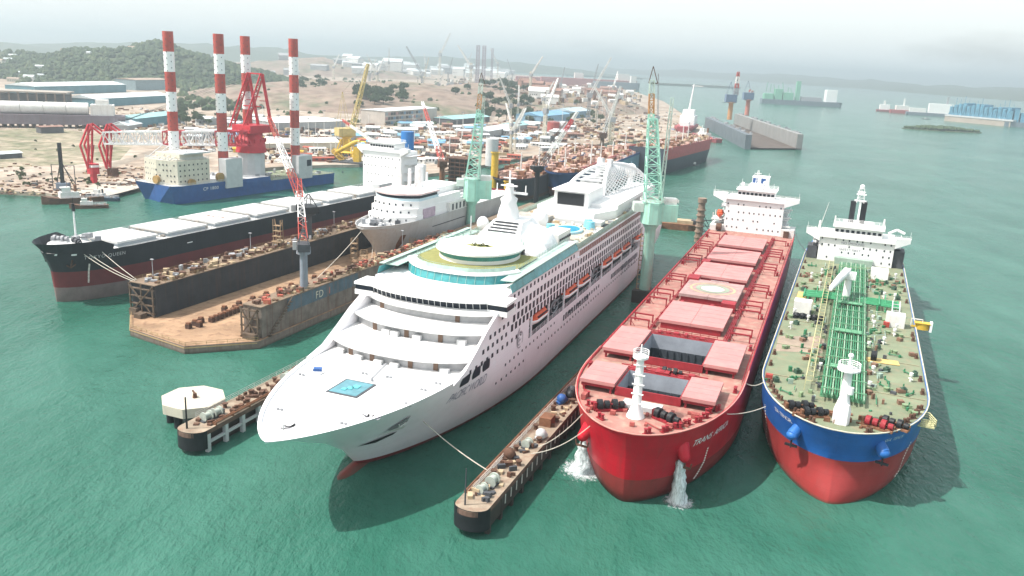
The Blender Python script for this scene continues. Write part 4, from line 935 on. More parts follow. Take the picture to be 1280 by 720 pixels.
# manifolds amidships
for sg in (1, -1):
    mb = MB()
    for k in range(7): y = 90.5 + 1.15 * k; mb.tube([(sg * 2.5, y, Z + 1.5), (sg * 7, y, Z + 1.5), (sg * 12.0, y + .3 * (k % 2), Z + 1.3)], .2, 6); mb.cyl((sg * 12, y, Z + 1.3), (sg * 12.4, y, Z + 1.3), .45, None, 8)
    mb.box(*sorted((sg * 6.8, sg * 7.2)), 90, 98.5, Z, Z + 1.2); mb.box(*sorted((sg * 10.8, sg * 11.2)), 90, 98.5, Z, Z + 1.2); mb.bar((sg * 9, 89, Z), (sg * 9, 99.5, Z + 2.4), .25); mb.bar((sg * 7.4, 90, Z + 1.8), (sg * 7.4, 99, Z + 1.8), .3)
    mb.build('cargo_manifold', mat('bright_green_pipe', (.05, .27, .13), .5, .3, .6), TK)
MB().box(-14, -11.5, 90, 98, Z, Z + .5).build('drip_tray', mat('tray_yellow', (.5, .38, .15), .7, .3, .8), TK)
# hose crane and the two small cranes
c_ = thing('hose_crane', None, None); c_.parent = TK
mb = MB(); mb.cyl((-1.2, 96, Z), (-1.2, 96, Z + 6.5), 1.1, .9, 12); mb.box(-2.6, .6, 94.8, 97.6, Z + 6.5, Z + 8.3); mb.build('crane_post', WHITE, c_)
mb = MB(); mb.rings([[(x0 + dx * w_, y, z + dz * w_) for dx, dz in ((-1, -1), (1, -1), (1, 1), (-1, 1))] for x0, y, z, w_ in ((-1.8, 98, Z + 8.2, .9), (-3.6, 88, Z + 7.8, .75), (-5.4, 78, Z + 7.2, .45))]); mb.tube([(-1, 96, Z + 9.5), (-5, 79, Z + 7.8)], .07, 4); mb.build('crane_jib', WHITE, c_)
for nm, x, y, g in (('provision_box', 11.0, 77, 1), ('provision_box', -11.6, 77.5, 0)):
    b = MB(); b.box(x - 2.2, x + 2.2, y - 1.8, y + 2.0, Z, Z + 3.2); b.build('white_locker', WHITE2, TK)
mb = MB(); 
for a in (-.9, .9): mb.bar((11.2 + a, 79.4, Z), (11.2 + a, 86.5, Z + 4.2), .25)
for k in range(7): mb.bar((10.3, 79.4 + k, Z + .6 * k), (12.1, 79.4 + k, Z + .6 * k), .15)
mb.build('gangway_ladder', LGREY, TK)
MB().box(5.5, 10.5, 130, 135, Z, Z + 2.8).build('white_locker', WHITE, TK)
mb = MB()
for k in range(5): mb.cyl((-12.6 + 1.5 * k, 71 + .3 * (k % 2), Z + .2), (-12.6 + 1.5 * k, 71.6 + .3 * (k % 2), Z + .9), .9, .9, 12); mb.cyl((-12.9 + 1.5 * k, 70 + .3 * (k % 2), Z + .5), (-12.9 + 1.5 * k, 72.6, Z + .5), .5, .5, 8)
mb.build('hose_coil', BLACK, TK)
mb = MB(); mb.box(-3.2, 3.6, -1.6, 1.6, .05, .15); o = mb.build('yellow_tray', mat('tray_yellow', (.5, .38, .15)), TK); o.location = (7.5, 45, Z); o.rotation_euler = (0, 0, .1)
mb = MB(); mb.cyl((5.2, 44.8, Z + 1.2), (6.4, 44.8, Z + 1.2), 1.1, None, 14); mb.build('tyre_drum', BLACK, TK)
# foremast
f_ = thing('foremast', None, None); f_.parent = TK
mb = MB(); mb.rings([oval((0, 4.2), r, r, z, 12) for r, z in ((1.5, Z), (1.5, Z + 2.5), (.85, Z + 5), (.7, 24.5))]); mb.rings([[(0 + dx, 2.8 + dy, z) for dx, dy in ((-1, 0), (1, 0), (1, .5), (-1, .5))] for z in (Z, Z + 4)], 0, False); mb.build('mast_tube', WHITE, f_)
mb = MB(); mb.cyl((0, 4.2, 24.5), (0, 4.2, 24.8), 2.0, 2.0, 14); mb.cyl((0, 4.2, 21), (.9, 3.4, 21), .2, None, 6); mb.rail(oval((0, 4.2), 1.9, 1.9, 24.8, 10) + oval((0, 4.2), 1.9, 1.9, 24.8, 10)[:1], 1, 1, .06); mb.cyl((0, 4.2, 24.8), (0, 4.2, 27), .3, .25, 8); mb.sphere((0, 4.2, 27.2), .5, 10); mb.build('mast_platform', WHITE, f_); mb = MB(); mb.cyl((.9, 3.4, 20.3), (.9, 3.4, 21.6), .5, .5, 8); mb.build('mast_lamp', WHITE, f_)
for x, y, r_, s_ in ((-7.4, 6.4, .45, .95), (-4.6, 4.6, .45, .9), (6.2, 4.6, -.3, .95), (9, 6.5, -.35, .9)): windlass('windlass', x, y, TK, BLACK if x in (-7.4, -4.6, 9) else REDK, RUST, s_, Z, r_)
L_ = []
bm = MB(); 
for d in (-.45, .45): bm.cyl((d, 0, 0), (d, 0, .9), .3, .3, 8)
bm.box(-.9, .9, -.4, .4, 0, .12); bo = bm.mesh('bollard', RUST2)
for k in range(7):
    y = 1.2 + 2.7 * k; x = TH.at(y, 14.6) - 1.1
    for a in (1, -1): L_.append((a * max(.3, x), y + .9, Z, a * .8))
for y in (28, 36, 52, 66, 70, 104, 118, 130, 140): L_ += [(14.9, y, Z, 1.57), (-14.9, y + 2, Z, 1.57)]
copies('bollard', bo, TK, L_)
mb = MB()
for k in range(44): x, y = rnd.uniform(-9, 9), rnd.uniform(2.5, 9.5); mb.box(x, x + rnd.uniform(.3, 1.2), y, y + rnd.uniform(.3, .8), Z, Z + rnd.uniform(.2, .8))
mb.build('mooring_fittings', RUST, TK)
mb = MB()
for k in range(130):
    y = rnd.uniform(12, 142); x = rnd.choice((-1, 1)) * (4.4 + abs(rnd.gauss(0, 3.2)))
    if abs(x) > TH.at(y, 14.6) - 1.2: continue
    mb.rbox((x, y, Z), rnd.uniform(.2, .9), rnd.uniform(.2, 1.3), rnd.uniform(.2, 1.3), rnd.random() * 3, rnd.choice((0, 1, 2, 3, 4)))
for k in range(46):
    y = rnd.uniform(14, 140); x = rnd.choice((-1, 1)) * rnd.uniform(4.5, 9); mb.cyl((x, y, Z + .5), (x + rnd.choice((0, 0, 3)), y + rnd.uniform(2, 7), Z + .5), .1, None, 5, rnd.choice((0, 2)))
mb.build('deck_gear', [PIPEG, mat('deck_fitting_green', (.2, .28, .16)), mat('grey_green_paint', (.3, .4, .34)), mat('brown_box', (.22, .13, .09)), DGREY], TK, kind='stuff')
mb = MB(); mb.add([(-15, 40, Z + .012), (-5, 44, Z + .012), (-5, 58, Z + .012), (-15.2, 52, Z + .012)], [(0, 1, 2, 3)]); mb.build('worn_deck_patch', mat('worn_pink_patch', (.30, .24, .19), .9, .3, .3), TK)
# valves, tank lids and lockers scattered over the deck, each small fitting its own part
def fit(name, mesh, n, seeds, keep=lambda x, y: True):
    rr = random.Random(seeds); L_ = []
    while len(L_) < n:
        x, y = rr.uniform(-14, 14), rr.uniform(14, 140)
        if abs(x) < 4.3 or abs(x) > TH.at(y, 14.6) - 1.4 or -8 < x < -5 or (88 < y < 101): continue
        L_.append((x, y, Z, rr.random() * 3))
    copies(name, mesh, TK, L_)
m1 = MB(); m1.cyl((0, 0, 0), (0, 0, .6), .5, .5, 10); m1.cyl((0, 0, .6), (0, 0, .75), .6, .6, 10); m1.box(.7, 1.3, -.2, .2, 0, .7); fit('tank_lid', m1.mesh('tank_lid', mat('deck_fitting_green', (.2, .28, .16), .7, .4, .8)), 34, 1)
m1 = MB(); m1.cyl((0, 0, 0), (0, 0, 1.5), .22, .2, 6); m1.cyl((0, 0, 1.3), (0, 0, 1.9), .42, .42, 8); m1.box(-.6, .6, -.1, .1, .5, .7); fit('vent_post', m1.mesh('vent_post', WHITE2), 22, 2)
m1 = MB(); m1.box(-.55, .55, -.45, .45, 0, .8); m1.box(-.5, .9, -.7, -.6, .2, .7); fit('deck_box', m1.mesh('deck_box', mat('brown_box', (.22, .13, .09), .8, .4, .8)), 18, 3)
m1 = MB(); m1.box(-.6, .6, -.5, .5, 0, .9); m1.cyl((0, 0, .9), (0, 0, 1.2), .3); fit('valve_box', m1.mesh('valve_box', mat('dark_green_box', (.05, .10, .07), .7, .4, .8)), 16, 4)
m1 = MB(); m1.cyl((-1.6, 0, .35), (1.6, 0, .35), .14, None, 5); m1.cyl((1.2, 0, 0), (1.2, 0, .9), .16, None, 6); m1.cyl((-1, 0, 0), (-1, 0, .6), .3, None, 6); fit('branch_pipe', m1.mesh('branch_pipe', PIPEG), 26, 5)
for x, y in ((-14.3, 20), (9, 75)): MB().box(x - .7, x + .7, y - .6, y + .6, Z, Z + 1.3).build('red_locker', mat('red_box', (.36, .06, .05), .7, .3), TK)
mb = MB()
for y in (24, 46, 68, 112, 128):
    mb.box(-15.2, -4, y - .15, y + .15, Z, Z + .12); mb.box(4, 15.2, y - .15, y + .15, Z, Z + .12)
mb.build('deck_seam', mat('deck_seam', (.26, .25, .17), .9), TK)
for sg in (1, -1):
    b = TH.at(7.5, 10.5); mb = MB(); b = TH.at(4.2, 11.5); p = Vector((sg * (b - 1.6), 5.6, 13.4)); q = Vector((sg * (b + .25), 2.9, 10.6)); mb.cyl(p, q, .8, 1.15, 18); mb.sphere(q, 1.15, 16, 0, .8); o = mb.build('anchor_boss', mat('light_blue_boss', (.025, .13, .40), .4, .15), TK)
    mb = MB(); q2 = q + Vector((0, 0, -.9)); mb.bar(q2, q2 + Vector((0, -.3, -1.5)), .3); mb.bar(q2 + Vector((-1.1, .2, -1.1)), q2 + Vector((1.1, -.4, -1.1)), .4); mb.build('anchor', BLACK, o)
    mb = MB(); c = TH.at(13, 12.2); 
text('ship_name', 'SEA  TENOR', 1.15, TH.port(9.6, 12.2, .06, True), WHITE, TK, .1, .8)
text('ship_name', 'SEA  TENOR', 1.0, TH.port(3.6, 12.2), mat('pale_blue_lettering', (.45, .55, .68), .5), TK, .15, .78)
draft(TH, 18, 1, 10, TK, -1); draft(TH, 15, 1, 9, TK, 1)
mb = MB(); q = Vector((TH.at(13.5, 14) + .2, 13.5, 13.0)); mb.rail([q, q + Vector((2.6, .5, 0)), q + Vector((1.6, 4, 0)), q + Vector((-.6, 3.6, 0))], 1.3, .8, .08); mb.box(q.x - .6, q.x + 2.4, 13.6, 17, 12.7, 13.0); mb.build('pilot_platform', mat('pale_yellow_paint', (.52, .50, .28)), TK)
mb = MB(); mb.rings([oval((0, 0), 1.7, .9, z, 12) for z in (0, 1.6)]); mb.box(-1.9, 1.9, -1, 1, 1.6, 1.8); mb.bar((-2.6, 0, .6), (-1.5, 0, .6), .4)
p = l2w(TO, TA, 17.4, 78, 14.2); tp = thing('yellow_fender', 'yellow drum shaped basket hung outboard over the tanker side rail', 'basket', p, -TA); mb.build('basket_body', YELLOW, tp); MB().box(1.75, 2.3, -.9, .9, -.3, 2.2).build('white_board', WHITE, tp); mb = MB(); mb.bar((-2.6, 0, .2), (-2.6, 0, 2.6), .25); mb.bar((-2.6, 0, 2.5), (0, 0, 2.5), .2); mb.bar((0, 0, 1.8), (0, 0, 2.5), .12); mb.build('hanging_arm', WHITE2, tp)
# deckhouse
dh = deckhouse(TK, 150, -11.6, 12.0, Z, 23.6, 12, 16.4, 23.6, 36)
text('sign_text', 'NO SMOKING', 1.15, lambda x, y: Vector((-4.6 + x, 149.9, 20.6 + y)), mat('lettering_grey', (.3, .28, .34)), dh); text('sign_text', 'SAFETY FIRST', 1.15, lambda x, y: Vector((-5 + x, 149.9, 18.4 + y)), mat('lettering_grey', (.3, .28, .34)), dh)
MB().box(-6, 6, 146.5, 149.9, Z, Z + 2.1).build('pump_room_front', mat('grey_green_paint', (.3, .4, .34), .6, .2), dh)
MB().box(12.2, 15.4, 151, 158, Z, 20).build('side_house', DGREY, dh); MB().box(-15.2, -12, 151, 158, Z, 18.6).build('side_house', DGREY, dh)
mb = MB(); mb.box(-5, 5, 158, 170, Z, 26); mb.build('engine_casing', WHITE, dh)
for x in (-2.6, 1.0): 
    mb = MB(); mb.rings([[(x + dx, 165 + dy, z) for dx, dy in ((-.9, -1.2), (.9, -1.2), (.9, 1.2), (-.9, 1.2))] for z in (26, 33.5)], 0, False); mb.build('black_funnel', BLACK, dh)
mb = MB(); mb.box(-.7, -.1, 161.5, 162.5, 26, 34); mb.truss((-.5, 162, 33.5), (-.5, 162, 38.5), 2.4, 1.4, 3, .12); mb.box(-2.4, 1.4, 161, 163, 34, 34.3); mb.box(-2.0, 1.2, 161, 163, 36.2, 36.5); mb.sphere((-.5, 162, 39), .8, 10); mb.box(-1.8, .8, 161.3, 162, 37, 37.4); mb.build('radar_mast', WHITE, dh)
mb = MB(); mb.cyl((-12.2, 152, 24.5), (-10.3, 152, 34), .14, .06, 5); mb.cyl((-12.2, 152, 24.5), (-12.2, 152, 27.5), .5, .3, 6); mb.cyl((7.8, 153, 26.5), (7.8, 153, 30), .4, .25, 6); mb.cyl((-7.6, 153, 26.5), (-7.6, 153, 29.5), .3, .2, 6); mb.build('aerial', WHITE2, dh)
mb = MB(); mb.tube([(9.5, 152, 25.5), (12, 152, 27), (14.5, 152, 26)], .4, 6); mb.build('bridge_arm', WHITE, dh)
# ------------------------------------------------------------------ mooring lines
def line(lab, p, q, sag=1.0, r=.09, ma=ROPE):
    p, q = Vector(p), Vector(q); mb = MB()
    mb.tube([p.lerp(q, i / 10) - Vector((0, 0, sag * 4 * (i / 10) * (1 - i / 10))) for i in range(11)], r, 4); mb.build('mooring_line', ma, label=lab, cat='rope')
# ------------------------------------------------------------------ piers beside the cruise ship
CO, CA = (-33.7, 133.07), R(21.15)
def pierdeck(name, lab, t0, t1, s0, s1, z, dark):
    p = thing(name, lab, 'pier', CO + (0,), -CA)
    mb = MB(); tm = (t0 + t1) / 2; rr_ = (t1 - t0) / 2
    end = [(tm + rr_ * math.cos(a), s0 + rr_ * .8 * math.sin(a)) for a in [PI + PI * i / 10 for i in range(11)]]
    mb.prism(end + [(t1, s1), (t0, s1)], z - .9, z, 1, 0); mb.build('pier_deck', [mat('pier_deck_sand', (.29, .235, .18), .9, .4, .35, rust=.75, rustcol=(.22, .13, .09)), mat('pier_edge_rust', (.16, .10, .08), .9, .4, .5)], p)
    mb = MB(); n = int((s1 - s0) / 5)
    for i in range(n + 1):
        y = s0 + 1 + 5 * i
        for x in (t0 + .4, t1 - .4): mb.box(x - .4, x + .4, y - .4, y + .4, -2.5, z - .9, 0)
    for x in (t0 + .4, t1 - .4): mb.box(x - .25, x + .25, s0 + 1, s1, z - 3.0, z - 2.5, 0)
    mb.build('pier_frame', LGREY if not dark else mat('dark_pile', (.05, .045, .04), .9, .3), p)
    mb = MB(); (mb.box(t0 + .2, t1 - .05, s0 + 1.5, s1, 1.2, z - 1.0), mb.box(t0 + 1.2, t1 - 1.2, s0 + 2, s1, -2.5, 1.2)) if dark else mb.box(t0 + 1.2, t1 - 1.2, s0 + 2, s1, -2.5, z - 1.0); mb.build('pier_core', mat('dark_pile', (.05, .045, .04)), p)
    mb = MB(); mb.rings([[(tm + (rr_ + .25) * math.cos(a), s0 + .2 + (rr_ * .85) * math.sin(a), zz) for a in [PI + PI * i / 12 for i in range(13)]] for zz in (z - 3.6, z + .15)], 0, True, (False, False), False); mb.build('end_fender', BLACK, p)
    mb = MB()
    for x in ((t0 + .25, t0 + .75) if dark else (t1 - .25, t1 - .75)): mb.cyl((x, s0 + 3, z + .45), (x, s1, z + .45), .16, None, 6)
    for i in range(n): mb.box((t0 if dark else t1 - .9), (t0 + .9 if dark else t1), s0 + 3 + 5 * i, s0 + 3.2 + 5 * i, z, z + .4)
    mb.build('pier_pipe', RUST, p)
    mb = MB(); mb.rail([((t0 + .15) if not dark else t0 + 1.2, s0 + 4, z), ((t0 + .15) if not dark else t0 + 1.2, s1, z)], 1.1, 2.5, .05); mb.build('pier_rail', WHITE2, p)
    return p
P1 = pierdeck('mooring_pier', 'short pier with grey openwork frame and winches left of the cruise ship bow', -31.6, -25.6, 2.5, 62, 4.6, False)
P2 = pierdeck('mooring_pier', 'long narrow dark sided pier between the cruise ship and the red bulk carrier', 28.2, 34, 0, 134, 5.0, True)
mb = MB()
for i in range(40): mb.box(34.02, 34.1, 7 + 2.6 * i, 7.35 + 2.6 * i, 2.4, 4.1)
mb.build('side_mark', mat('pale_mark', (.5, .5, .46), .8, .3), P2)
mb = MB(); mb.cyl((30, -.5, 5), (30, -.5, 11.5), .16, .1, 6); mb.build('light_post', DGREY, P2); mb = MB(); mb.cyl((-29.5, 2, 4.6), (-29.5, 2, 11), .2, .14, 6); mb.build('light_post', BLACK, P1)
def capstan(p, x, y, z, s, ma):
    o = thing('mooring_winch', None, None); o.parent = p; o.location = (x, y, z); o.rotation_euler = (0, 0, rnd.uniform(-.3, .3) + 1.57)
    mb = MB(); mb.cyl((-1 * s, 0, 1.0 * s), (-.7 * s, 0, 1.0 * s), 1.1 * s, None, 14); mb.cyl((.7 * s, 0, 1.0 * s), (1.0 * s, 0, 1.0 * s), 1.1 * s, None, 14); mb.cyl((-.7 * s, 0, 1.0 * s), (.7 * s, 0, 1.0 * s), .75 * s, None, 12); mb.build('winch_drum', ma, o)
    mb = MB(); mb.box(-1.5 * s, 1.6 * s, -.9 * s, .9 * s, 0, .3 * s); mb.box(1.1 * s, 1.9 * s, -.5 * s, .5 * s, .3 * s, 1.2 * s); mb.build('winch_bed', DGREY, o)
WIN = mat('winch_grey_green', (.38, .42, .38), .6, .3, .6)
capstan(P2, 31.4, 7.5, 5, .95, WIN); capstan(P2, 30.8, 4.5, 5, .75, WIN); capstan(P2, 31.5, 24, 5, .8, WIN); capstan(P1, -28.5, 9, 4.6, .9, WIN); capstan(P1, -28.4, 31, 4.6, .85, WIN); capstan(P1, -28.8, 6.6, 4.6, .9, WIN)
small = MB(); small.cyl((0, 0, 0), (0, 0, .8), .45, .35, 8); small.cyl((0, 0, .8), (0, 0, 1.0), .6, .6, 8); sm_ = small.mesh('bollard', RUST2)
copies('bollard', sm_, P2, [(30.2 + 2.6 * (i % 2), 11 + 5.3 * i, 5) for i in range(9)]); copies('bollard', sm_, P1, [(-29.8 + 2.4 * (i % 2), 13 + 4 * i, 4.6) for i in range(9)])
mb = MB(); mb.box(30.2, 32.6, 34, 37, 5, 6.8); mb.build('pier_cabinet', RUST, P2)
for x, y, m_ in ((30.6, 47, BLUEP), (31.6, 50, BLACK), (32.4, 53, BLACK), (31, 52.5, DGREY), (32.6, 28.5, LGREY), (30.2, 18, RUST2)):
    mb = MB(); mb.sphere((x, y, 6), 1.15, 10); mb.cyl((x - .6, y - 1, 5), (x + .6, y + 1, 5.8), .7, None, 8); mb.build('rope_heap', m_, P2)
mb = MB()
for i in range(130): x, y = rnd.uniform(29.6, 33.2), 2 + 128 * rnd.random() ** 1.5; mb.rbox((x, y, 5), rnd.uniform(.2, .9), rnd.uniform(.3, 1.6), rnd.uniform(.2, .9), rnd.random() * 3)
mb.m = [(i // 36) % 3 for i in range(len(mb.m))]; mb.build('pier_clutter', [RUST2, mat('tan_scrap', (.42, .33, .22), .9, .3), DGREY], P2, kind='stuff')
mb = MB()
for i in range(70): x, y = rnd.uniform(-30.6, -26.6), rnd.uniform(4, 58); mb.rbox((x, y, 4.6), rnd.uniform(.3, 1.2), rnd.uniform(.3, 1.6), rnd.uniform(.2, .9), rnd.random() * 3)
mb.build('pier_clutter', RUST2, P1, kind='stuff')
dp = thing('mooring_dolphin', 'eight sided pale concrete mooring dolphin on dark piles beside the short pier', 'dolphin', l2w(CO, CA, -38.4, 13.6, 0), -CA)
mb = MB(); mb.prism([(6.6 * math.cos(a), 6.4 * math.sin(a)) for a in [PI / 8 + PI / 4 * k for k in range(8)]], 2.9, 4.9); mb.build('dolphin_cap', mat('pale_concrete', (.52, .48, .40), .9, .15, .3, streak=.4, rustcol=(.35, .34, .32)), dp)
mb = MB()
for k in range(8): a = PI / 4 * k; mb.cyl((4.6 * math.cos(a), 4.6 * math.sin(a), -3), (4.6 * math.cos(a), 4.6 * math.sin(a), 2.9), .8, None, 10)
mb.build('dolphin_pile', BLACK, dp); mb = MB(); mb.cyl((.4, 0, 4.9), (.4, 0, 5.9), .5, .4, 8); mb.bar((.4, 0, 5.8), (-.5, .4, 6.2), .3); mb.build('mooring_hook', RUST2, dp)
line('white mooring rope from the cruise ship side down to the narrow pier', l2w((CX, CYY), CHD, CH.at(18, 8.5) + .1, 18, 8.5), l2w(CO, CA, 28.9, 11, 5.6), .5)
line('lower pair of white ropes from the red bulk carrier to the narrow pier', l2w(RO, RA, -RH.at(5, 13), 6, 12.5), l2w(CO, CA, 33.5, 21, 5.4), 1.2)
line('white rope rising from the narrow pier to the red bow rail', l2w(RO, RA, -RH.at(8, 13), 9, 13.5), l2w(CO, CA, 33.6, 24, 5.4), 1.0)
line('upper white rope stretched between the red bulk carrier and the blue tanker', l2w(RO, RA, 15.8, 36, 14.5), l2w(TO, TA, -15.0, 17.5, 14.6), .8)
line('lower white rope stretched between the red bulk carrier and the blue tanker', l2w(RO, RA, 14.6, 20, 13.5), l2w(TO, TA, -13.6, 11, 12.0), .5)
line('dark rope between the red and tanker sterns', l2w(RO, RA, 15.6, 204, 17.5), l2w(TO, TA, -14.5, 150, 16), 1, .1, DGREY)
line('dark rope from the red ship side to the tanker amidships', l2w(RO, RA, 15.9, 172, 14.5), l2w(TO, TA, -15.6, 125, 14.6), 1, .1, DGREY)

# ------------------------------------------------------------------ floating dock with an openwork ship inside
FO, FA = (-79, 195), R(22.5)
FD = thing('floating_dock', 'rusty brown floating dock with long dark left wing wall and empty front floor', 'floating dock', FO + (0,), -FA)
FLOOR = mat('dock_floor_rust', (.33, .215, .135), .9, .4, .12, rust=.75, rustcol=(.17, .10, .065)); WALLD = mat('dock_wall_dark', (.038, .042, .05), .85, .35, .25, streak=.5, rustcol=(.085, .055, .042), plates=.25); WALLR = mat('dock_wall_rust', (.20, .165, .145), .85, .4, .3, streak=.85, rustcol=(.12, .06, .04), plates=.2, scum=1.2)
mb = MB(); mb.prism([(-36, 15), (-25, 4.5), (-3, 1), (10, 13.5), (10, 215), (-36, 215)], -2, 2.1, 1, 0); mb.build('dock_floor', [FLOOR, WALLR], FD)
mb = MB()
for a, b in (((-36, 15), (-25, 4.5)), ((-25, 4.5), (-3, 1)), ((-3, 1), (9.6, 13.2))): mb.rail([(a[0], a[1] + .4, 2.1), (b[0], b[1] + .4, 2.1)], .9, 2.2, .06, 0, 2); mb.bar((a[0], a[1], 1.6), (b[0], b[1], 1.6), .25)
mb.build('floor_rail', mat('rust_yellow', (.42, .30, .16), .8, .3), FD)
mb = MB(); mb.box(-35, -26.2, 15, 215, 2.15, 11); mb.build('wing_wall', WALLD, FD)
mb = MB(); mb.box(3.6, 9.4, 15.5, 215, 2.15, 10.5); mb.build('wing_wall', WALLR, FD)
mb = MB(); mb.box(9.4, 9.46, 26, 60, 6.6, 10.3); mb.build('wall_patch', mat('blue_grey_patch', (.09, .13, .165), .8, .3, .3, streak=.6, rustcol=(.2, .12, .08)), FD)
mb = MB(); mb.box(-35.2, -26.0, 14.6, 215, 11, 11.2, 0); mb.box(3.4, 9.6, 15.2, 215, 10.5, 10.7, 0); mb.build('wing_deck', mat('dock_top_sand', (.22, .165, .12), .9, .4, .5, rust=.5, rustcol=(.15, .09, .065)), FD)
mb = MB()   # open frames and stairs at the wing ends
for x0, x1, z in ((-35, -26.2, 11), (3.6, 9.4, 10.5)):
    for x in (x0 + .3, (x0 + x1) / 2, x1 - .3): mb.bar((x, 14.2, 2), (x, 14.2, z), .35)
    for k in range(4): mb.box(x0, x1, 14, 14.6, 3 + 2.2 * k, 3.3 + 2.2 * k)
    mb.bar((x0, 14, 2.2), (x1, 14, z), .3); mb.bar((x1, 14, 2.2), (x0, 14, z), .3)
for k in range(12): mb.box(9.5, 10.4, 17.5 + .8 * k, 18.3 + .8 * k, 2.2 + .65 * k, 2.4 + .65 * k)
mb.bar((10.4, 17.5, 3), (10.4, 27, 10.8), .2); mb.box(-31, -28.5, 11.5, 13.8, 2.1, 3.4); mb.box(-34.5, -32, 13.2, 14.8, 2.1, 4); mb.box(5, 9, 13, 15, 2.1, 3.6)
mb.build('end_frame', mat('frame_brown', (.13, .095, .07), .85, .5, .6), FD)
mb = MB()
for i in range(330):
    x, y = rnd.uniform(-34.5, -27), rnd.uniform(16, 190); mb.rbox((x, y, 11.2), rnd.uniform(.3, 1.7), rnd.uniform(.3, 2.4), rnd.uniform(.2, 1.5), rnd.random() * 3, rnd.choice((0, 0, 1, 2)))
for i in range(220):
    x, y = rnd.uniform(4.2, 9), rnd.uniform(17, 130); mb.rbox((x, y, 10.7), rnd.uniform(.3, 1.6), rnd.uniform(.3, 2.2), rnd.uniform(.2, 1.3), rnd.random() * 3, rnd.choice((0, 0, 1, 3)))
mb.build('wing_clutter', [RUST2, mat('tan_scrap', (.42, .33, .22), .9, .3), GREY, mat('red_scrap', (.36, .10, .07), .8, .3)], FD, kind='stuff')
mb = MB(); mb.rail([(-26.4, 16, 11.2), (-26.4, 190, 11.2)], 1, 3, .05); mb.rail([(-34.8, 16, 11.2), (-34.8, 190, 11.2)], 1, 3, .05); mb.rail([(9.3, 17, 10.7), (9.3, 120, 10.7)], 1, 3, .05); mb.build('wing_rail', mat('rust_yellow', (.42, .30, .16)), FD)
for x, y, h in ((-34, 22, 5), (-33, 62, 6), (-27.5, 84, 7), (-34, 110, 6), (4.5, 95, 6)): mb = MB(); mb.cyl((x, y, 11), (x, y, 11 + h), .14, .1, 6); mb.box(x - .5, x + .5, y - .3, y + .3, 11 + h, 11.2 + h); mb.build('light_post', GREY, FD)
mb = MB()
for k in range(5): mb.box(-31.5 + .2 * k, -27.5 - .2 * k, 70 + .2 * k, 73 - .2 * k, 11.2 + 1.8 * k, 11.4 + 1.8 * k)
for a in (-31, -28): mb.bar((a, 71, 11.2), (a, 71, 20.5), .2); mb.bar((a, 72.6, 11.2), (a, 72, 20.5), .2)
mb.bar((-31, 71, 11.2), (-28, 72, 20), .15); mb.bar((-28, 71, 11.2), (-31, 72, 20), .15); mb.build('scaffold_tower', mat('frame_tan', (.30, .21, .13), .85, .4, .6), FD)
text('dock_letters', 'FD', 3.0, lambda x, y: Vector((9.52, 38.5 + x, 7.3 + y)), mat('cream_lettering', (.62, .58, .46), .7), FD, 0, 1.1); text('dock_letters', '1', 3.0, lambda x, y: Vector((9.52, 44.5 + x, 7.3 + y)), mat('faded_red_lettering', (.5, .16, .12), .7), FD)
# keel blocks: separate heavy blocks standing on the dock floor
blk = None
BM = mat('keel_block_brown', (.085, .05, .04), .9, .4, .8)
spots = [(-12.2, 12.2), (-12.6, 15.0), (-10.8, 14.6), (-13.0, 17.6)] + [(-11 - .08 * i, 19.5 + 1.75 * i) for i in range(14)] + [(-15 + .05 * i, 29 + 6 * i) for i in range(9)] + [(-13 + .1 * i, 31 + 6.5 * i) for i in range(8)] + [(-5.5, 30 + 7 * i) for i in range(8)] + [(-2.5 + .3 * (i % 2), 27 + 4 * i) for i in range(9)]
for i, (x, y) in enumerate(spots):
    p = l2w(FO, FA, x, y, 2.1)
    if blk is None:
        blk = thing('keel_block', 'dark brown keel block standing on the rusty dock floor', 'keel block', p, -FA, 'keel blocks on the dock floor')
        MB().box(-.7, .7, -.6, .6, 0, 1.2).build('block_base', BM, blk); MB().box(-.55, .55, -.5, .5, 1.2, 1.7).build('block_cap', RUST, blk)
    else: copy_thing(blk, p, -FA + rnd.uniform(-.1, .1))
line('upper white rope from the black ship bow down to the floating dock corner', (at(108, 296, 17)), l2w(FO, FA, -34, 16, 11.6), .6)
line('middle white rope from the black ship bow down to the floating dock corner', (at(96, 306, 16)), l2w(FO, FA, -34, 15.6, 11.4), .8)
line('lower white rope from the black ship bow down to the floating dock corner', (at(92, 308, 16)), l2w(FO, FA, -34.6, 15.3, 11.2), 1.0)

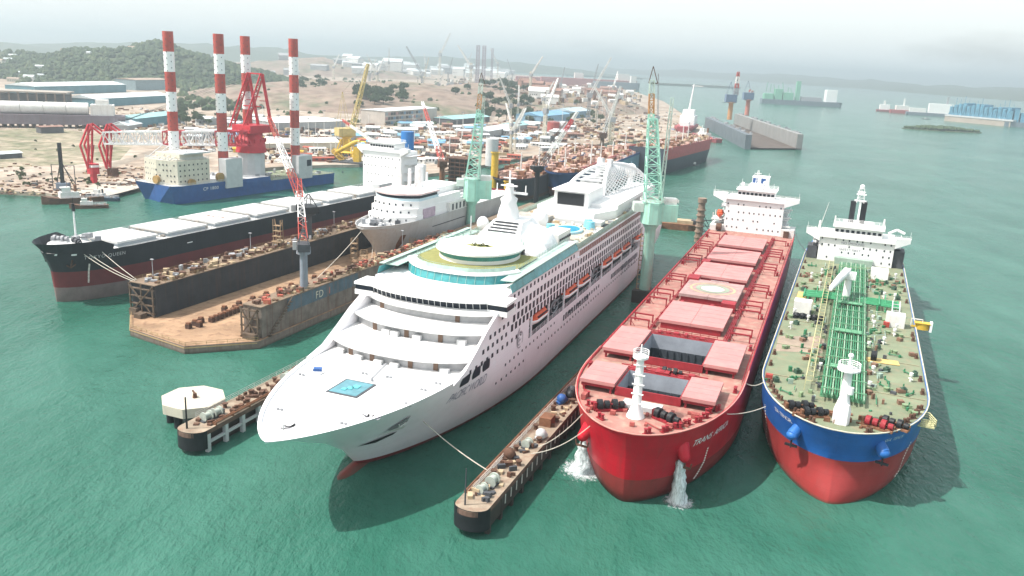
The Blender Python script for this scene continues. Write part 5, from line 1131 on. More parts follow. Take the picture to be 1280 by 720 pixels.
# ------------------------------------------------------------------ cranes
def lattice_crane(name, lab, base, zp, zh, tip, pr, pm, hm, cols, jw=2.0, k=12, cab=True, tower=None):
    b = Vector(base); tip = Vector(tip) - b; d = Vector((tip.x, tip.y, 0)); d = d.normalized() if d.length > .5 else Vector((1, 0, 0)); s_ = Vector((-d.y, d.x, 0))
    c = thing(name, lab, 'crane', b)
    mb = MB(); mb.cyl((0, 0, 0), (0, 0, zp), pr, pr * .9, 16); mb.cyl((0, 0, zp - .8), (0, 0, zp), pr * 1.7, pr * 1.7, 16); mb.rail(oval((0, 0), pr * 1.7, pr * 1.7, zp, 12), 1, 1, .06); mb.build('pedestal', pm, c)
    mb = MB(); hs = pr * 1.9
    def off(a, q, z): return d * a + s_ * q + Vector((0, 0, z))
    mb.add([off(a * hs, q * hs * .75, z) for z in (zp + .2, zh) for a, q in ((-1.35, -1), (1, -1), (1, 1), (-1.35, 1))], [(3, 2, 1, 0), (4, 5, 6, 7), (0, 1, 5, 4), (1, 2, 6, 5), (2, 3, 7, 6), (3, 0, 4, 7)])
    mb.build('machinery_house', hm, c)
    if cab:
        mb = MB(); mb.add([off(hs * (.9 + a), hs * (.8 + q), z) for z in (zh - 2.5, zh - .2) for a, q in ((0, 0), (.5, 0), (.5, .5), (0, .5))], [(3, 2, 1, 0), (4, 5, 6, 7), (0, 1, 5, 4), (1, 2, 6, 5), (2, 3, 7, 6), (3, 0, 4, 7)]); mb.build('cab', LGREY, c)
    at_ = tower or (zh - zp) * 1.6
    mb = MB(); top = off(-hs * .5, 0, zh + at_)
    for q in (-1, 1):
        mb.bar(off(hs * .3, q * hs * .6, zh), top + s_ * q * .4, .22); mb.bar(off(-hs * 1.2, q * hs * .6, zh), top + s_ * q * .4, .22); mb.bar(off(hs * .3 - hs * .4, q * hs * .35, zh + at_ * .5), off(-hs * .9, q * hs * .35, zh + at_ * .5), .14)
    mb.bar(top - s_ * .6, top + s_ * .6, .3); mb.build('a_frame', hm, c)
    foot = off(hs * .8, 0, zh * .96 + zp * .04); L_ = (tip - foot).length
    n = len(cols); mats = []; 
    for m_ in cols:
        if m_ not in mats: mats.append(m_)
    mb = MB(); mb.truss(foot, tip, jw, jw * .45, k, .13 * (jw / 2) ** .5 * max(1, b.y / 330), lambda i: mats.index(cols[min(n - 1, i * n // k)]), side=s_); mb.build('jib', mats, c)
    mb = MB(); mb.cyl(top, tip, .06, None, 4); mb.cyl(top, foot.lerp(tip, .6), .06, None, 4); mb.cyl(tip, tip - Vector((0, 0, L_ * .35)), .05, None, 4); mb.box(tip.x - .4, tip.x + .4, tip.y - .4, tip.y + .4, tip.z - L_ * .35 - 1.2, tip.z - L_ * .35); mb.build('hoist_rope', DGREY, c)
    return c
MINTW = mat('mint_white', (.55, .66, .60), .5, .2, .4); RUSTO = mat('rust_orange', (.48, .26, .12), .8, .3)
def green_crane(lab, base, zb, zh, ztop, lean):
    c = thing('level_luffing_crane', lab, 'crane', base)
    mb = MB(); mb.rings([oval((0, 0), r, r, z, 16) for r, z in ((2.0, 0), (1.8, zb - 2), (2.6, zb - .6), (2.6, zb))]); mb.build('pedestal', MINT, c)
    mb = MB()
    for k in range(14): z = 1 + (zb - 4) * k / 14; mb.box(-2.9, -1.9, -.5, .5, z, z + .1)
    mb.bar((-2.9, -.5, 0), (-2.7, -.5, zb - 2), .12); mb.bar((-2.9, .5, 0), (-2.7, .5, zb - 2), .12); mb.build('pedestal_ladder', mat('frame_tan', (.30, .21, .13), .85, .4, .6), c)
    mb = MB(); mb.prism([(3.6 * math.cos(a) , 4.2 * math.sin(a)) for a in [PI / 8 + PI / 4 * k for k in range(8)]], zb, zh); mb.prism([(2.4, -2.6), (8.0, -2.2), (8.0, 2.2), (2.4, 2.6)], zb + 1, zh - .6); mb.box(-6.2, -3, -2.2, 2.2, zh - 3.2, zh - .4, 1); mb.build('machinery_house', [MINT, MINTW], c)
    mb = MB(); mb.rail(oval((0, 0), 4.2, 4.4, zh, 10), 1, 1, .06); mb.box(3.5, 7.5, -1.6, 1.6, zh - .6, zh + 1.4); mb.rail([(4, -2, zh), (8, -2, zh), (8, 2, zh), (4, 2, zh)], 1, 1, .06); mb.build('house_rail', WHITE2, c)
    H = ztop - zh; tp = (lean, 0, zh + H * .62)
    mb = MB(); mb.truss((0, 0, zh), tp, 5.2, 2.6, 9, .32, lambda i: 0, side=(1, 0, 0)); mb.build('tower', MINT, c)
    mb = MB(); mb.truss((lean * .9 - .6, 0, zh + H * .56), (lean * 1.25 - .6, 0, zh + H * .9), 1.6, 1.4, 7, .2, lambda i: 1 if i < 2 else 2 if i < 5 else 0, side=(1, 0, 0)); mb.build('jib', [MINTW, MINT, RUSTO], c)
    mb = MB(); a = (lean * 1.25 - 1.6, 0, zh + H * .88); b_ = (lean * 1.25 + 1.2, 0, zh + H * .88); t = (lean * 1.25 - .6, 0, ztop)
    mb.bar(a, t, .22); mb.bar(b_, t, .22); mb.bar(a, b_, .25); mb.build('jib_head', RUST2, c)
    mb = MB()
    for dx in (-2.4, 2.2): mb.cyl((lean * 1.25 - .6, 0, ztop - 2), (dx, 1.5, zh), .05, None, 4)
    mb.truss((2.6, 1.8, zh), (3.4, 1.8, zh + H * .78), 1.1, .8, 8, .13, lambda i: 0); mb.build('stay', MINTW, c)
    return c
green_crane('tall mint green lattice crane standing between the cruise ship and the red bulk carrier', (44, 267.6, 0), 26.5, 33.5, 75.5, -2.5)
MB().box(-3.5, 3.5, -3.5, 3.5, -2, 4.2).build('crane_plinth', mat('dark_pile', (.05, .045, .04)), label='dark block in the water carrying the green crane', cat='plinth', loc=(44, 267.6, 0), rz=-CA)
green_crane('mint green lattice crane behind the cruise ship, left of its white mast', (-18.3, 337.3, 0), 19.5, 28.5, 70, 2.2)
lattice_crane('dock_crane', 'dock crane on grey pedestal with red and white jib over the dock right wing', l2w(FO, FA, 7.5, 36, 7), 14.5, 16.8, aty(374, 225, 250), 1.15, mat('blue_grey_post', (.22, .26, .31), .6, .2, .4, streak=.4), DGREY, [STRIPER, STRIPER, WHITE, WHITE, STRIPER, STRIPER], 2.4, 12)
lattice_crane('dock_crane', 'dock crane on black pedestal with red and white jib on the dock left wing', l2w(FO, FA, -30, 88, 11), 9.5, 12, aty(336, 146, 315), 1.8, DGREY, BLACK, [WHITE, STRIPER, STRIPER, WHITE, WHITE, WHITE, STRIPER, STRIPER], 2.4, 16)
lattice_crane('dock_crane', 'black pedestal crane with slanting white jib behind the cruise ship pool deck', at(669, 268, 2), 22, 24, aty(722, 140, 420), 1.3, BLACK, BLACK, [DGREY, WHITE2, WHITE2, REDC, WHITE2], 2.2, 14)
lattice_crane('dock_crane', 'red and white lattice crane leaning left behind the white ship bridge', at(552, 238, 2), 14, 17, aty(528, 128, 560), 1.6, RUST, RUST2, [STRIPER, WHITE, WHITE, WHITE, STRIPER, STRIPER, WHITE], 2.6, 16)
lattice_crane('dock_crane', 'slim red lattice crane boom low across the white accommodation block', at(506, 246, 2), 16, 18, aty(428, 150, 520), 1.2, RUST, REDC, [STRIPER, STRIPER, WHITE2, WHITE2, STRIPER], 1.8, 14)

# ------------------------------------------------------------------ grey-white ship in the dock
W2 = thing('survey_ship', 'white and grey ship with rounded bridge front sitting inside the floating dock', 'ship', l2w(FO, FA, -10.8, 0, 0), -FA)
SH = Hull([(2.6, 104, 40, 8, .8, 205, 30, .4), (4.5, 103.5, 40, 9.5, .7, 205, 30, .3), (9, 101, 36, 10.5, .62, 206, 30, .2), (14, 96, 34, 11, .56, 207, 20, .1), (17, 93, 32, 11.2, .52, 207, 20, .1)])
SH.build('hull', W2, [1, 0, 0, 0], [mat('pale_grey_hull', (.44, .44, .44), .5, .12, .2, streak=.4, rustcol=(.33, .25, .21), plates=.12), REDB, LGREY], n=30, bul=(1.0, .4), deckm=2)
mb = MB()
def rfront(y, hw, z0, z1, back, mi=0, c=5): 
    pl = [(x, y + c * (abs(x) / hw) ** 2.2, ) for x in [-hw + 2 * hw * i / 14 for i in range(15)]]; mb.prism(pl + [(hw, back), (-hw, back)], z0, z1, mi)
rfront(108, 10, 16, 18.5, 160); rfront(110, 9.8, 18.5, 21.2, 158); rfront(111.5, 9.6, 21.2, 23.6, 150)
rfront(112.5, 9.4, 23.6, 24.6, 132, 3); rfront(112.8, 9.3, 24.6, 25.7, 131, 1); rfront(112.2, 9.7, 25.7, 26.3, 132, 2)
mb.box(-6, 6, 132, 156, 23.6, 26); mb.build('bridge_house', [WHITE, DGLASS, mat('pale_red_roof', (.66, .52, .52), .6), mat('pale_blue_band', (.48, .62, .68), .5, .1)], W2)
mb = MB(); mb.box(-.3, .3, -.1, .1, -.35, .35); copies('porthole', mb.mesh('porthole', DGLASS), W2, [(x, yy + 5 * (abs(x) / 10) ** 2.2 - .02, z) for z, yy in ((17.3, 108), (19.9, 110), (22.4, 111.5)) for x in (-7.5, -5, -2.5, 0, 2.5, 5, 7.5)])
mb = MB(); mb.cyl((-1, 135, 26), (-1, 135, 34), 1.7, 1.6, 14); mb.cyl((-3.5, 132, 26), (-3.5, 132, 33), .7, .6, 8); mb.cyl((3, 134, 26), (3, 134, 32), .5, .4, 8); mb.build('white_stack', WHITE, W2)
mb = MB(); mb.truss((-6, 128, 26), (-6, 128, 36), 1.2, .8, 5, .08); mb.truss((4, 126, 26), (4, 126, 34), 1.0, .7, 5, .08); mb.cyl((0, 120, 26), (0, 120, 33), .12, None, 5); mb.build('signal_mast', WHITE2, W2)
for i in range(14): 
    x, y = rnd.uniform(-6, 6), rnd.uniform(99, 108); 
    if abs(x) < SH.at(y, 16.5) - 1.5: MB().rbox((x, y, 16), rnd.uniform(.6, 2), rnd.uniform(.6, 2), rnd.uniform(.6, 2), rnd.random()).build('deck_machine', rnd.choice((GREY, LGREY, DGREY)), W2)
fn = SH.port(109, 8.8, .05); mb = MB(); mb.add([fn(x, y) for x, y in ((-1.3, 0), (-.6, -2.6), (.4, -2.2), (1.3, 0), (1.2, 3.4), (-1.2, 3.4))], [tuple(range(6))]); mb.build('rust_stain', RUST, W2)
mb = MB(); mb.tube([SH.port(125 + 3 * k, 13.2, .1)(0, 0) for k in range(10)], .18, 5); mb.build('rubbing_strake', DGREY, W2)
mb = MB(); mb.box(.5, 11.2, 138, 160, 17, 20.5); 
for k in range(6): mb.box(11.2, 11.26, 140 + 3.2 * k, 141.4 + 3.2 * k, 17.4, 19.8, 1)
mb.build('side_house', [WHITE2, DGREY], W2)
mb = MB(); mb.box(7.5, 10.2, 119, 128, 17, 20.5); mb.build('pink_tarpaulin', mat('mauve_canvas', (.46, .36, .44), .8, .3), W2)
line('white rope from the grey ship bow across to the dock crane', l2w(FO, FA, -12.5, 97, 15.5), l2w(FO, FA, 5.5, 45, 11.5), .6); line('short white rope from the grey ship bow to the dock floor', l2w(FO, FA, -10.8, 101, 12), l2w(FO, FA, -4, 88, 2.3), .3)
for x, y in ((-4, 84), (-17, 98), (0, 110)):
    lb_ = {-4: 'tan scaffold tower standing before the grey ship bow', -17: 'scaffold tower in shade left of the grey ship stem', 0: 'scaffold tower close to the grey ship port side'}[x]
    p = l2w(FO, FA, x, y, 2.1); mb = MB(); mb.truss((0, 0, 0), (0, 0, 9), 2.4, 2.2, 5, .09); 
    for k in range(4): mb.box(-1.2, 1.2, -1.2, 1.2, 1.8 * k + 1.7, 1.8 * k + 1.8)
    mb.build('scaffold_tower', mat('frame_tan', (.30, .21, .13), .85, .4, .6), label=lb_, cat='scaffold', loc=p)

# ------------------------------------------------------------------ black bulk carrier on the left
BO, BA = (-134.1, 235.3), R(25)
BK = thing('bulk_carrier', 'black hulled bulk carrier with dull red bottom band and white hatch covers', 'ship', BO + (0,), -BA)
BH = Hull([(-2.5, 1, 34, 9.5, .7, 190, 40, .5), (0, 0, 32, 10.3, .64, 192, 40, .3), (4.4, -.2, 30, 10.8, .6, 192, 40, .2), (9.2, -.4, 28, 11, .56, 193, 30, .1), (12, -1.2, 26, 11, .54, 194, 30, .1), (15.2, -2.6, 24, 11, .52, 194, 30, .1)])
BH.build('hull', BK, [2, 2, 1, 0, 0], [mat('black_hull', (.02, .024, .032), .5, .3, .2, streak=.25, rustcol=(.05, .05, .055)), mat('dull_red_band', (.16, .03, .034), .6, .2, .2, streak=.3, rustcol=(.12, .05, .05)), mat('fouled_bottom', (.22, .165, .16), .8, .3, .2, streak=.6, rustcol=(.18, .14, .13)), WHITE2], n=36, bul=(.3, .3), deckm=3)
mb = MB(); v = []
ys = [-4.0, -3, -1, 2, 5, 9, 12.5]
for sg in (1, -1):
    a = [(sg * (BH.at(max(y, -2.5), 15.2) if y > -2.6 else .05), y if y > -2.6 else -2.6, 15.2) for y in ys]; b = [(sg * (max(.05, BH.at(max(y + 1, -2.55), 15.2)) + .3 if y > -3.5 else .05), y - 1.2 * max(0, (9 - y) / 12), 18.3 if y < 12 else 16.6) for y in ys]
    mb.rings([a, b], 0, False, (False, False), False)
mb.add([(-8, 9.5, 16.9), (8, 9.5, 16.9), (7.5, 7, 16.9), (4.5, 2, 16.9), (0, -2, 16.9), (-4.5, 2, 16.9), (-7.5, 7, 16.9)], [tuple(range(7))[::-1]], 1); mb.add([(-8, 9.5, 15.0), (8, 9.5, 15.0), (8, 9.5, 16.9), (-8, 9.5, 16.9)], [(0, 1, 2, 3)], 1)
mb.build('forecastle', [mat('black_hull', (.02, .024, .032)), LGREY], BK)
for i, c in enumerate([23, 43, 63.5, 84, 105, 126, 147]):
    h = thing('closed_hatch', None, None); h.parent = BK; d = 7.2 if i else 6.4
    MB().box(-8, 8, c - d - .9, c + d + .9, 14.9, 15.9).build('hatch_coaming', mat('blue_grey_coaming', (.33, .38, .43), .6, .2, .5), h)
    mb = MB(); mb.box(-8.5, 8.5, c - d - 1.3, c + d + 1.3, 15.9, 16.5); mb.box(-8.4, 8.4, c - .08, c + .08, 16.5, 16.55, 1); mb.rail([(8.4, c - d - 1, 16.5), (8.4, c + d + 1, 16.5)], .6, 3, .05, 1, 1)
    if i == 2:
        for k in range(4): mb.box(-3 + 2.2 * k, -2 + 2.2 * k, c - 1, c + .4, 16.5, 16.56, 2)
    mb.build('hatch_cover', [mat('dull_white_cover', (.56, .57, .57), .6, .12, .3, rust=.35, rustcol=(.42, .42, .41)), LGREY, RUST], h)
for g in [33, 53, 73.5, 94, 115, 136]:
    mb = MB()
    for x in range(-7, 8, 2): mb.rbox((x, g + rnd.uniform(-1, 1), 14.9), rnd.uniform(.5, 1.6), rnd.uniform(.5, 1.5), rnd.uniform(.5, 1.6))
    mb.bar((-7, g, 16.4), (7, g, 16.4), .2); mb.build('cross_deck_fittings', mat('grey_brown_fittings', (.30, .27, .24), .8, .3), BK)
for x in (10.4, -10.4): mb = MB(); mb.rail([(x, y, 14.9) for y in range(14, 180, 8)], 1.1, 2.5, .06); mb.build('side_rail', LGREY, BK)
mb = MB(); mb.cyl((0, 8, 16.9), (0, 8, 26), .3, .22, 8); mb.build('foremast', WHITE, BK); mb = MB(); mb.cyl((0, 8, 26), (0, 8, 28.2), .55, .45, 8); mb.bar((0, 8, 28), (0, 8, 30), .12); mb.build('mast_light', BLACK, BK)
windlass('windlass', -3, 5, BK, GREY, LGREY, .9, 16.9, .3); windlass('windlass', 3.6, 5.5, BK, DGREY, LGREY, .9, 16.9, -.3)
mb = MB()
for i in range(16): mb.rbox((rnd.uniform(-6, 6), rnd.uniform(3, 14), 16.9 if i < 9 else 14.9), rnd.uniform(.5, 2), rnd.uniform(.5, 2), rnd.uniform(.5, 1.8), rnd.random())
mb.build('mooring_fittings', GREY, BK)
text('ship_name', 'TOKYO QUEEN', 1.45, BH.port(4.6, 12.9), LGREY, BK, 0, 1.2)
MB().box(11.02, 11.1, 40, 42.2, 12.2, 12.5).build('hull_mark', WHITE, BK); draft(BH, 6, 5.5, 11.5, BK)
fn = BH.port(1.6, 14.4, .1); mb = MB(); mb.add([fn(x, y) for x, y in ((0, 0), (1.2, 0), (1.2, .5), (0, .5))] + [fn(x, y) for x, y in ((-3.1, .2), (-2.7, .2), (-2.7, .7), (-3.1, .7))], [(0, 1, 2, 3), (4, 5, 6, 7)]); mb.build('mooring_opening', WHITE, BK)
fn = BH.port(2.0, 12.0, .2); mb = MB(); mb.bar(fn(0, 1), fn(0, -1.2), .35); mb.bar(fn(-.9, -.6), fn(0, -1.4), .35); mb.bar(fn(.9, -.4), fn(0, -1.4), .35); mb.build('anchor', RUST2, BK)
fn = BH.port(0.6, 12.8, .2, True); mb = MB(); mb.bar(fn(0, 1), fn(0, -1), .5); mb.bar(fn(-.9, -.6), fn(.9, -.8), .5); mb.build('anchor', BLACK, BK)
dh = deckhouse(BK, 168, -10.5, 10.5, 15, 32, 14, 14, 33, 40)
mb = MB(); mb.cyl((1, 188, 15), (1, 188, 40), 3.4, 3.1, 16); mb.build('funnel', mat('bright_blue_paint', (.03, .16, .42), .5, .2), dh)
MB().box(6.5, 11, 150, 160, 15, 19.5).build('white_screen', LGREY, BK)
# ------------------------------------------------------------------ blue crane vessel with four striped legs
VO, VA = (-187, 410), R(30)
CV = thing('crane_vessel', 'blue lift vessel with four tall red and white legs and a red crane', 'ship', VO + (0,), -VA)
mb = MB()
bot = [(1, 3), (11, 1.5), (23.5, 3), (25, 8), (25, 112), (-1, 112), (-1, 8)]; top = [(-1, -1.5), (11, 1.0), (25, -1.5), (26, 5), (26, 112), (-2, 112), (-2, 5)]
zt = [9.2, 8.6, 9.2, 8.8, 6, 6, 8.8]
n = 7; v = [(x, y, -2) for x, y in bot] + [(x, y, z) for (x, y), z in zip(top, zt)] + [(26, 62, 6.2), (26, 61, 8.6), (-2, 61, 8.6), (-2, 62, 6.2)]
mb.add(v, [(i, (i + 1) % n, n + (i + 1) % n, n + i) for i in range(n) if i not in (3, 5)] + [(3, 4, 11, 14, 15, 10), (5, 6, 13, 16, 17, 12)]); mb.add([(x, y, z + .02) for x, y, z in (v[7], v[8], v[9], v[10], v[15], v[16], v[13])], [tuple(range(7))], 1); mb.add([v[14], v[11], v[12], v[17]], [(0, 1, 2, 3)], 2)
mb.add([v[14], v[15], v[16], v[17]], [(0, 1, 2, 3)], 0)
mb.build('hull', [BLUEP, LGREY, GDECK], CV)
d = thing('deckhouse', None, None); d.parent = CV
CREAM = mat('cream_paint', (.60, .56, .47), .6, .12, .3, streak=.4, rustcol=(.40, .34, .25))
mb = MB(); mb.prism([(1, 3), (12, 1.5), (23, 5), (23, 24), (1, 24)], 8.6, 20.5); mb.box(2, 22, 5, 23, 20.5, 21); mb.box(3, 21, 8, 22, 21, 23.2); mb.build('house_block', CREAM, d)
mb = MB(); mb.box(-.3, .3, -.1, .1, -.4, .4); pm = mb.mesh('porthole', DGLASS)
copies('porthole', pm, d, [(2.2 + 1.9 * i, 2.9 - .13 * i * 1.9 if i < 5 else 1.5 + .32 * (1.9 * i - 9.8), 10.5 + 2.6 * k) for k in range(4) for i in range(11) if (i + k) % 4] + [(23.05, 6.5 + 2.6 * i, 10.5 + 2.6 * k, PI / 2) for k in range(4) for i in range(7)], 100)
mb = MB()
for k in range(5): mb.bar((2 + 4 * k, 4, 20.5), (1 + 4.5 * k, 14, 26 - k * .4), .3); mb.bar((2 + 4 * k, 23, 20.5), (1 + 4.5 * k, 14, 26 - k * .4), .2)
mb.bar((1, 14, 26), (19, 14, 24.4), .3); mb.box(9, 23, 9, 25, 23.3, 24.0); mb.bar((1, 4, 21), (17, 23, 24), .25); mb.rail([(1.2, 3.4, 20.6), (12, 2, 20.6), (22.8, 5.4, 20.6), (22.8, 24, 20.6)], 1.2, 1.5, .08); mb.build('boom_rest', LGREY, d)
mb = MB(); mb.cyl((23.5, 12, 9.5), (25, 12, 9.5), 2.0, 2.0, 14); mb.cyl((12.5, 0, 11), (12.5, 1.5, 11), 2.0, 2.0, 14); mb.cyl((23.6, 29, 11), (25.4, 29, 11), 2.2, 2.2, 14); mb.build('rope_reel', mat('ochre_reel', (.42, .26, .10), .7, .3), CV)
for i, (y, x, h) in enumerate(((35.5, 20, 16), (86.5, 20, 14), (18.5, 4, 20), (67, 4, 15))):
    lg = thing('striped_leg', None, None); lg.parent = CV
    mb = MB(); z = 81.0
    for k in range(7): mb.cyl((x, y, z - 9.6), (x, y, z), 2.55, 2.55, 20, k % 2, k == 0); z -= 9.6
    mb.cyl((x, y, 6), (x, y, z), 2.55, 2.55, 20, 2, False)
    mb.build('leg_tube', [STRIPER, WHITE, mat('dull_leg_base', (.16, .10, .10), .8, .3)], lg)
    mb = MB()
    for z in range(14, 80, 3):
        for a in (3.6, 4.4, 5.2, 6.0): mb.rbox((x + 2.55 * math.cos(a), y + 2.55 * math.sin(a), z + (1.5 if a in (4.4, 6.0) else 0)), .22, .35, .5, a)
    mb.build('pin_hole', DGREY, lg)
    if i < 2: mb = MB(); mb.box(21.5, 27, y - 4.5, y + 6, 5.2, h + 4); mb.box(15, 21.4, y + 3, y + 6, 6, h + 2); mb.build('leg_housing', LGREY, lg)
    else: mb = MB(); mb.box(x - 4, x + 4, y + 3, y + 7, 8.6, h); mb.build('leg_housing', LGREY, lg)
MB().box(27.0, 27.06, 88.3, 91.7, 12, 15.5).build('door_panel', DGLASS, CV)
text('ship_name', 'CP 1800', 2.2, lambda x, y: Vector((26.05, 17 + x * 1.15, 5.4 + y)), WHITE, CV, 0, 1.1)
rc = thing('deck_crane', None, None); rc.parent = CV
mb = MB(); mb.rings([oval((12, 61.5), r, r, z, 12) for r, z in ((7.2, 8), (7.2, 20.5))], 0, False); mb.build('crane_tub', LGREY, rc)
mb = MB(); mb.rings([oval((12, 61.5), r, r, z, 20) for r, z in ((8.2, 20.5), (7.6, 24), (7.6, 27), (6.4, 27.2), (6.2, 32))]); mb.box(5, 19, 55, 70, 31, 35)
for k in range(14): a = 2 * PI * k / 14; mb.cyl((12 + 7.7 * math.cos(a), 61.5 + 7.7 * math.sin(a), 26), (12 + 7.7 * math.cos(a), 61.5 + 7.7 * math.sin(a), 28), .5, None, 6)
mb.build('slewing_house', REDC, rc)
mb = MB()
for a in (-1, 1):
    X = 12 + a * 5
    mb.truss((X - 4, 61.5 - 5, 33), (X + 3, 61.5 + 2, 62), 2.2, 1.7, 8, .36); mb.bar((X + 6, 61.5 + 5, 33), (X + 3, 61.5 + 2, 62), 1.2); mb.bar((X + 1, 63, 48), (X + 4, 65, 48), .4)
mb.bar((10, 63.5, 62), (20, 63.5, 62), .7); mb.bar((11, 63.5, 50), (18, 63.5, 50), .5); mb.bar((9, 60, 45), (20, 62, 45), .6); mb.build('crane_gantry', REDC, rc)
inv = Matrix.Translation((VO[0], VO[1], 0)) @ Matrix.Rotation(-VA, 4, 'Z'); inv = inv.inverted()
pr, pt = inv @ Vector((-143, 446, 29)), inv @ Vector((-222, 439, 26))
mb = MB()
mb.truss(pr, pr.lerp(pt, .93), 7.5, 6, 22, .55, lambda i: 1 if i < 5 or 9 < i < 13 else 0, side=(0, 0, 1)); mb.build('lying_boom', [WHITE, mat('boom_red', (.52, .06, .08), .5, .2)], rc)
mb = MB(); e = pr.lerp(pt, .9); dv = (pt - pr).normalized(); sd = Vector((-dv.y, dv.x, 0))
for off_ in (0, 9.5):
    c = e + dv * off_
    for a in (-1, 1):
        p0, p1, p2 = c + sd * 2.5 * a + dv * 5 + Vector((0, 0, -4)), c + sd * 2.5 * a + Vector((0, 0, 7)), c + sd * 2.5 * a + dv * 2 + Vector((0, 0, -16))
        mb.bar(c + sd * 2.5 * a - dv * 6 + Vector((0, 0, 2)), p1, .85); mb.bar(p1, p0, .8); mb.bar(p0, p2, .8); mb.bar(p1, p2, .8); mb.bar(c + Vector((0, 0, -4)) + sd * 2.5 * a, p2, .35)
    for k in range(5): z = 7 - 5.4 * k; mb.bar(c + sd * 2.5 + dv * .5 * k + Vector((0, 0, z)), c - sd * 2.5 + dv * .5 * k + Vector((0, 0, z)), .35)
mb.build('boom_head', REDC, rc)
mb = MB(); c = e + dv * 10 + Vector((0, 0, -16)); mb.box(c.x - 2.4, c.x + 2.4, c.y - 2, c.y + 2, c.z - 3, c.z + 2.4); mb.box(c.x - 1.2, c.x + 1.2, c.y - 1.2, c.y + 1.2, c.z - 9, c.z - 3); c2 = e + Vector((0, 0, -17)); mb.box(c2.x - 2, c2.x + 2, c2.y - 2, c2.y + 2, c2.z - 3, c2.z + 1, 1); mb.box(c.x - 2.6, c.x + 2.6, c.y - 2.1, c.y + 2.1, c.z + .6, c.z + 1.8, 2); mb.build('hook_block', [REDC, RUST2, WHITE], rc)
mb = MB()
for a in (-4.5, 4.5):
    for k in range(2): mb.cyl(Vector((15 + a, 63.5, 62 - k)), e + sd * a * .4 + Vector((0, 0, 6)), .09, None, 4)
mb.build('boom_stay', DGREY, rc)
mb = MB()
for i in range(60):
    x, y = rnd.uniform(0, 24), rnd.uniform(26, 108)
    mb.rbox((x, y, 8.5 if y < 61 else 6), rnd.uniform(.6, 2.5), rnd.uniform(.6, 3), rnd.uniform(.5, 2.2), rnd.random() * 3, rnd.choice((0, 1, 2)))
mb.build('deck_gear', [LGREY, CREAM, GREY], CV, kind='stuff')
mb = MB(); mb.rail([(25.8, y, 8.6) for y in (5, 20, 33)], 1.2, 2, .07); mb.rail([(25.8, y, 6.2) for y in (64, 80, 111)], 1.2, 2, .07); mb.rail([(-.8, -1, 9.2), (11, 1.4, 8.7), (24.8, -1, 9.2)], 1.2, 1.6, .07); mb.build('side_rail', LGREY, CV)

# ------------------------------------------------------------------ yard sheds, tanks and halls
def shed(name, lab, a, b, depth, h, wall, roof, cat='shed', rise=None, group=None, feat=0, zb=2.0):
    a, b = at(a[0], a[1], 2), at(b[0], b[1], 2); d = (b - a); L_ = Vector((d.x, d.y, 0)).length; u = Vector((d.x, d.y, 0)).normalized(); rz = math.atan2(u.y, u.x)
    t = thing(name, lab, cat, (a.x, a.y, zb), rz, group); r = h * .22 if rise is None else rise
    MB().box(0, L_, 0, depth, 0, h).build('wall', wall, t)
    mb = MB(); e = .6; y0, y1, ym = -e, depth + e, depth / 2
    v = [(-e, y0, h + .02), (L_ + e, y0, h + .02), (L_ + e, ym, h + r), (-e, ym, h + r), (-e, y1, h + .02), (L_ + e, y1, h + .02)]
    mb.add(v, [(0, 1, 2, 3), (3, 2, 5, 4), (0, 3, 4), (1, 5, 2)]); o = mb.build('roof', roof, t)
    mb = MB(); n = max(1, int(L_ / 9))
    if feat == 1:
        q = MB(); q.box(-1.4, 1.4, -.08, 0, 0, h * .35); copies('window', q.mesh('window', DGREY), t, [((i + .5) * L_ / n, -.02, h * .4) for i in range(n)])
    if feat == 2: MB().box(L_ * .4, L_ * .6, -.1, 0, 0, h * .7).build('shed_door', DGREY, t)
    return t
BWALL = mat('blue_teal_cladding', (.10, .24, .30), .6, .2, .1, streak=.3, rustcol=(.2, .22, .2)); PROOF = mat('pale_metal_roof', (.58, .64, .66), .5, .15, .06, streak=0, rust=.3, rustcol=(.45, .45, .42)); TROOF = mat('teal_roof', (.28, .48, .50), .5, .2, .1); BROOF = mat('blue_roof', (.16, .33, .48), .5, .2, .1); GWALL = mat('grey_cladding', (.34, .35, .36), .7, .2, .1); RWALL = mat('rust_cladding', (.26, .15, .12), .8, .3, .1); DWALL = mat('dark_cladding', (.10, .10, .11), .8, .3, .1)
shed('warehouse', 'long warehouse with pale roof and teal blue wall below the wooded hill', (44, 119), (158, 115), 46, 11, BWALL, PROOF, 'warehouse', 4)
shed('warehouse', 'second blue walled warehouse with pale roof, nearer and right of the long one', (118, 134), (212, 128), 34, 9, BWALL, PROOF, 'warehouse', 4)
shed('warehouse', 'low blue walled shed with pale roof behind the lying red and white boom', (170, 160), (226, 153), 22, 8, BWALL, TROOF, 'warehouse', 2.5)
shed('warehouse', 'small white roofed shed left of the low blue shed', (160, 163), (178, 160), 16, 4, GWALL, PROOF, 'warehouse', 3)
shed('warehouse', 'grey blue hall with brown roof right of the long warehouse', (170, 113), (212, 112), 40, 16, mat('grey_blue_cladding', (.22, .30, .33)), mat('brown_roof', (.34, .26, .21), .8), 'warehouse', 2)
shed('warehouse', 'wide white flat roofed hall behind the rightmost striped leg', (345, 163), (432, 160), 60, 7, GWALL, mat('white_roof', (.72, .72, .70), .5, .1, .05), 'warehouse', 1)
shed('warehouse', 'pale long shed with ribbed roof beside the yellow crane foot', (330, 188), (425, 186), 22, 5, CREAM, mat('cream_roof', (.62, .60, .54), .6, .15, .2), 'warehouse', 3)
shed('warehouse', 'blue roofed low shed between the yellow crane and the white block', (428, 178), (455, 177), 16, 5, GWALL, BROOF, 'warehouse', 2)
shed('warehouse', 'teal roofed shed right of the framed block', (566, 156), (612, 152), 26, 6, DWALL, TROOF, 'warehouse', 3)
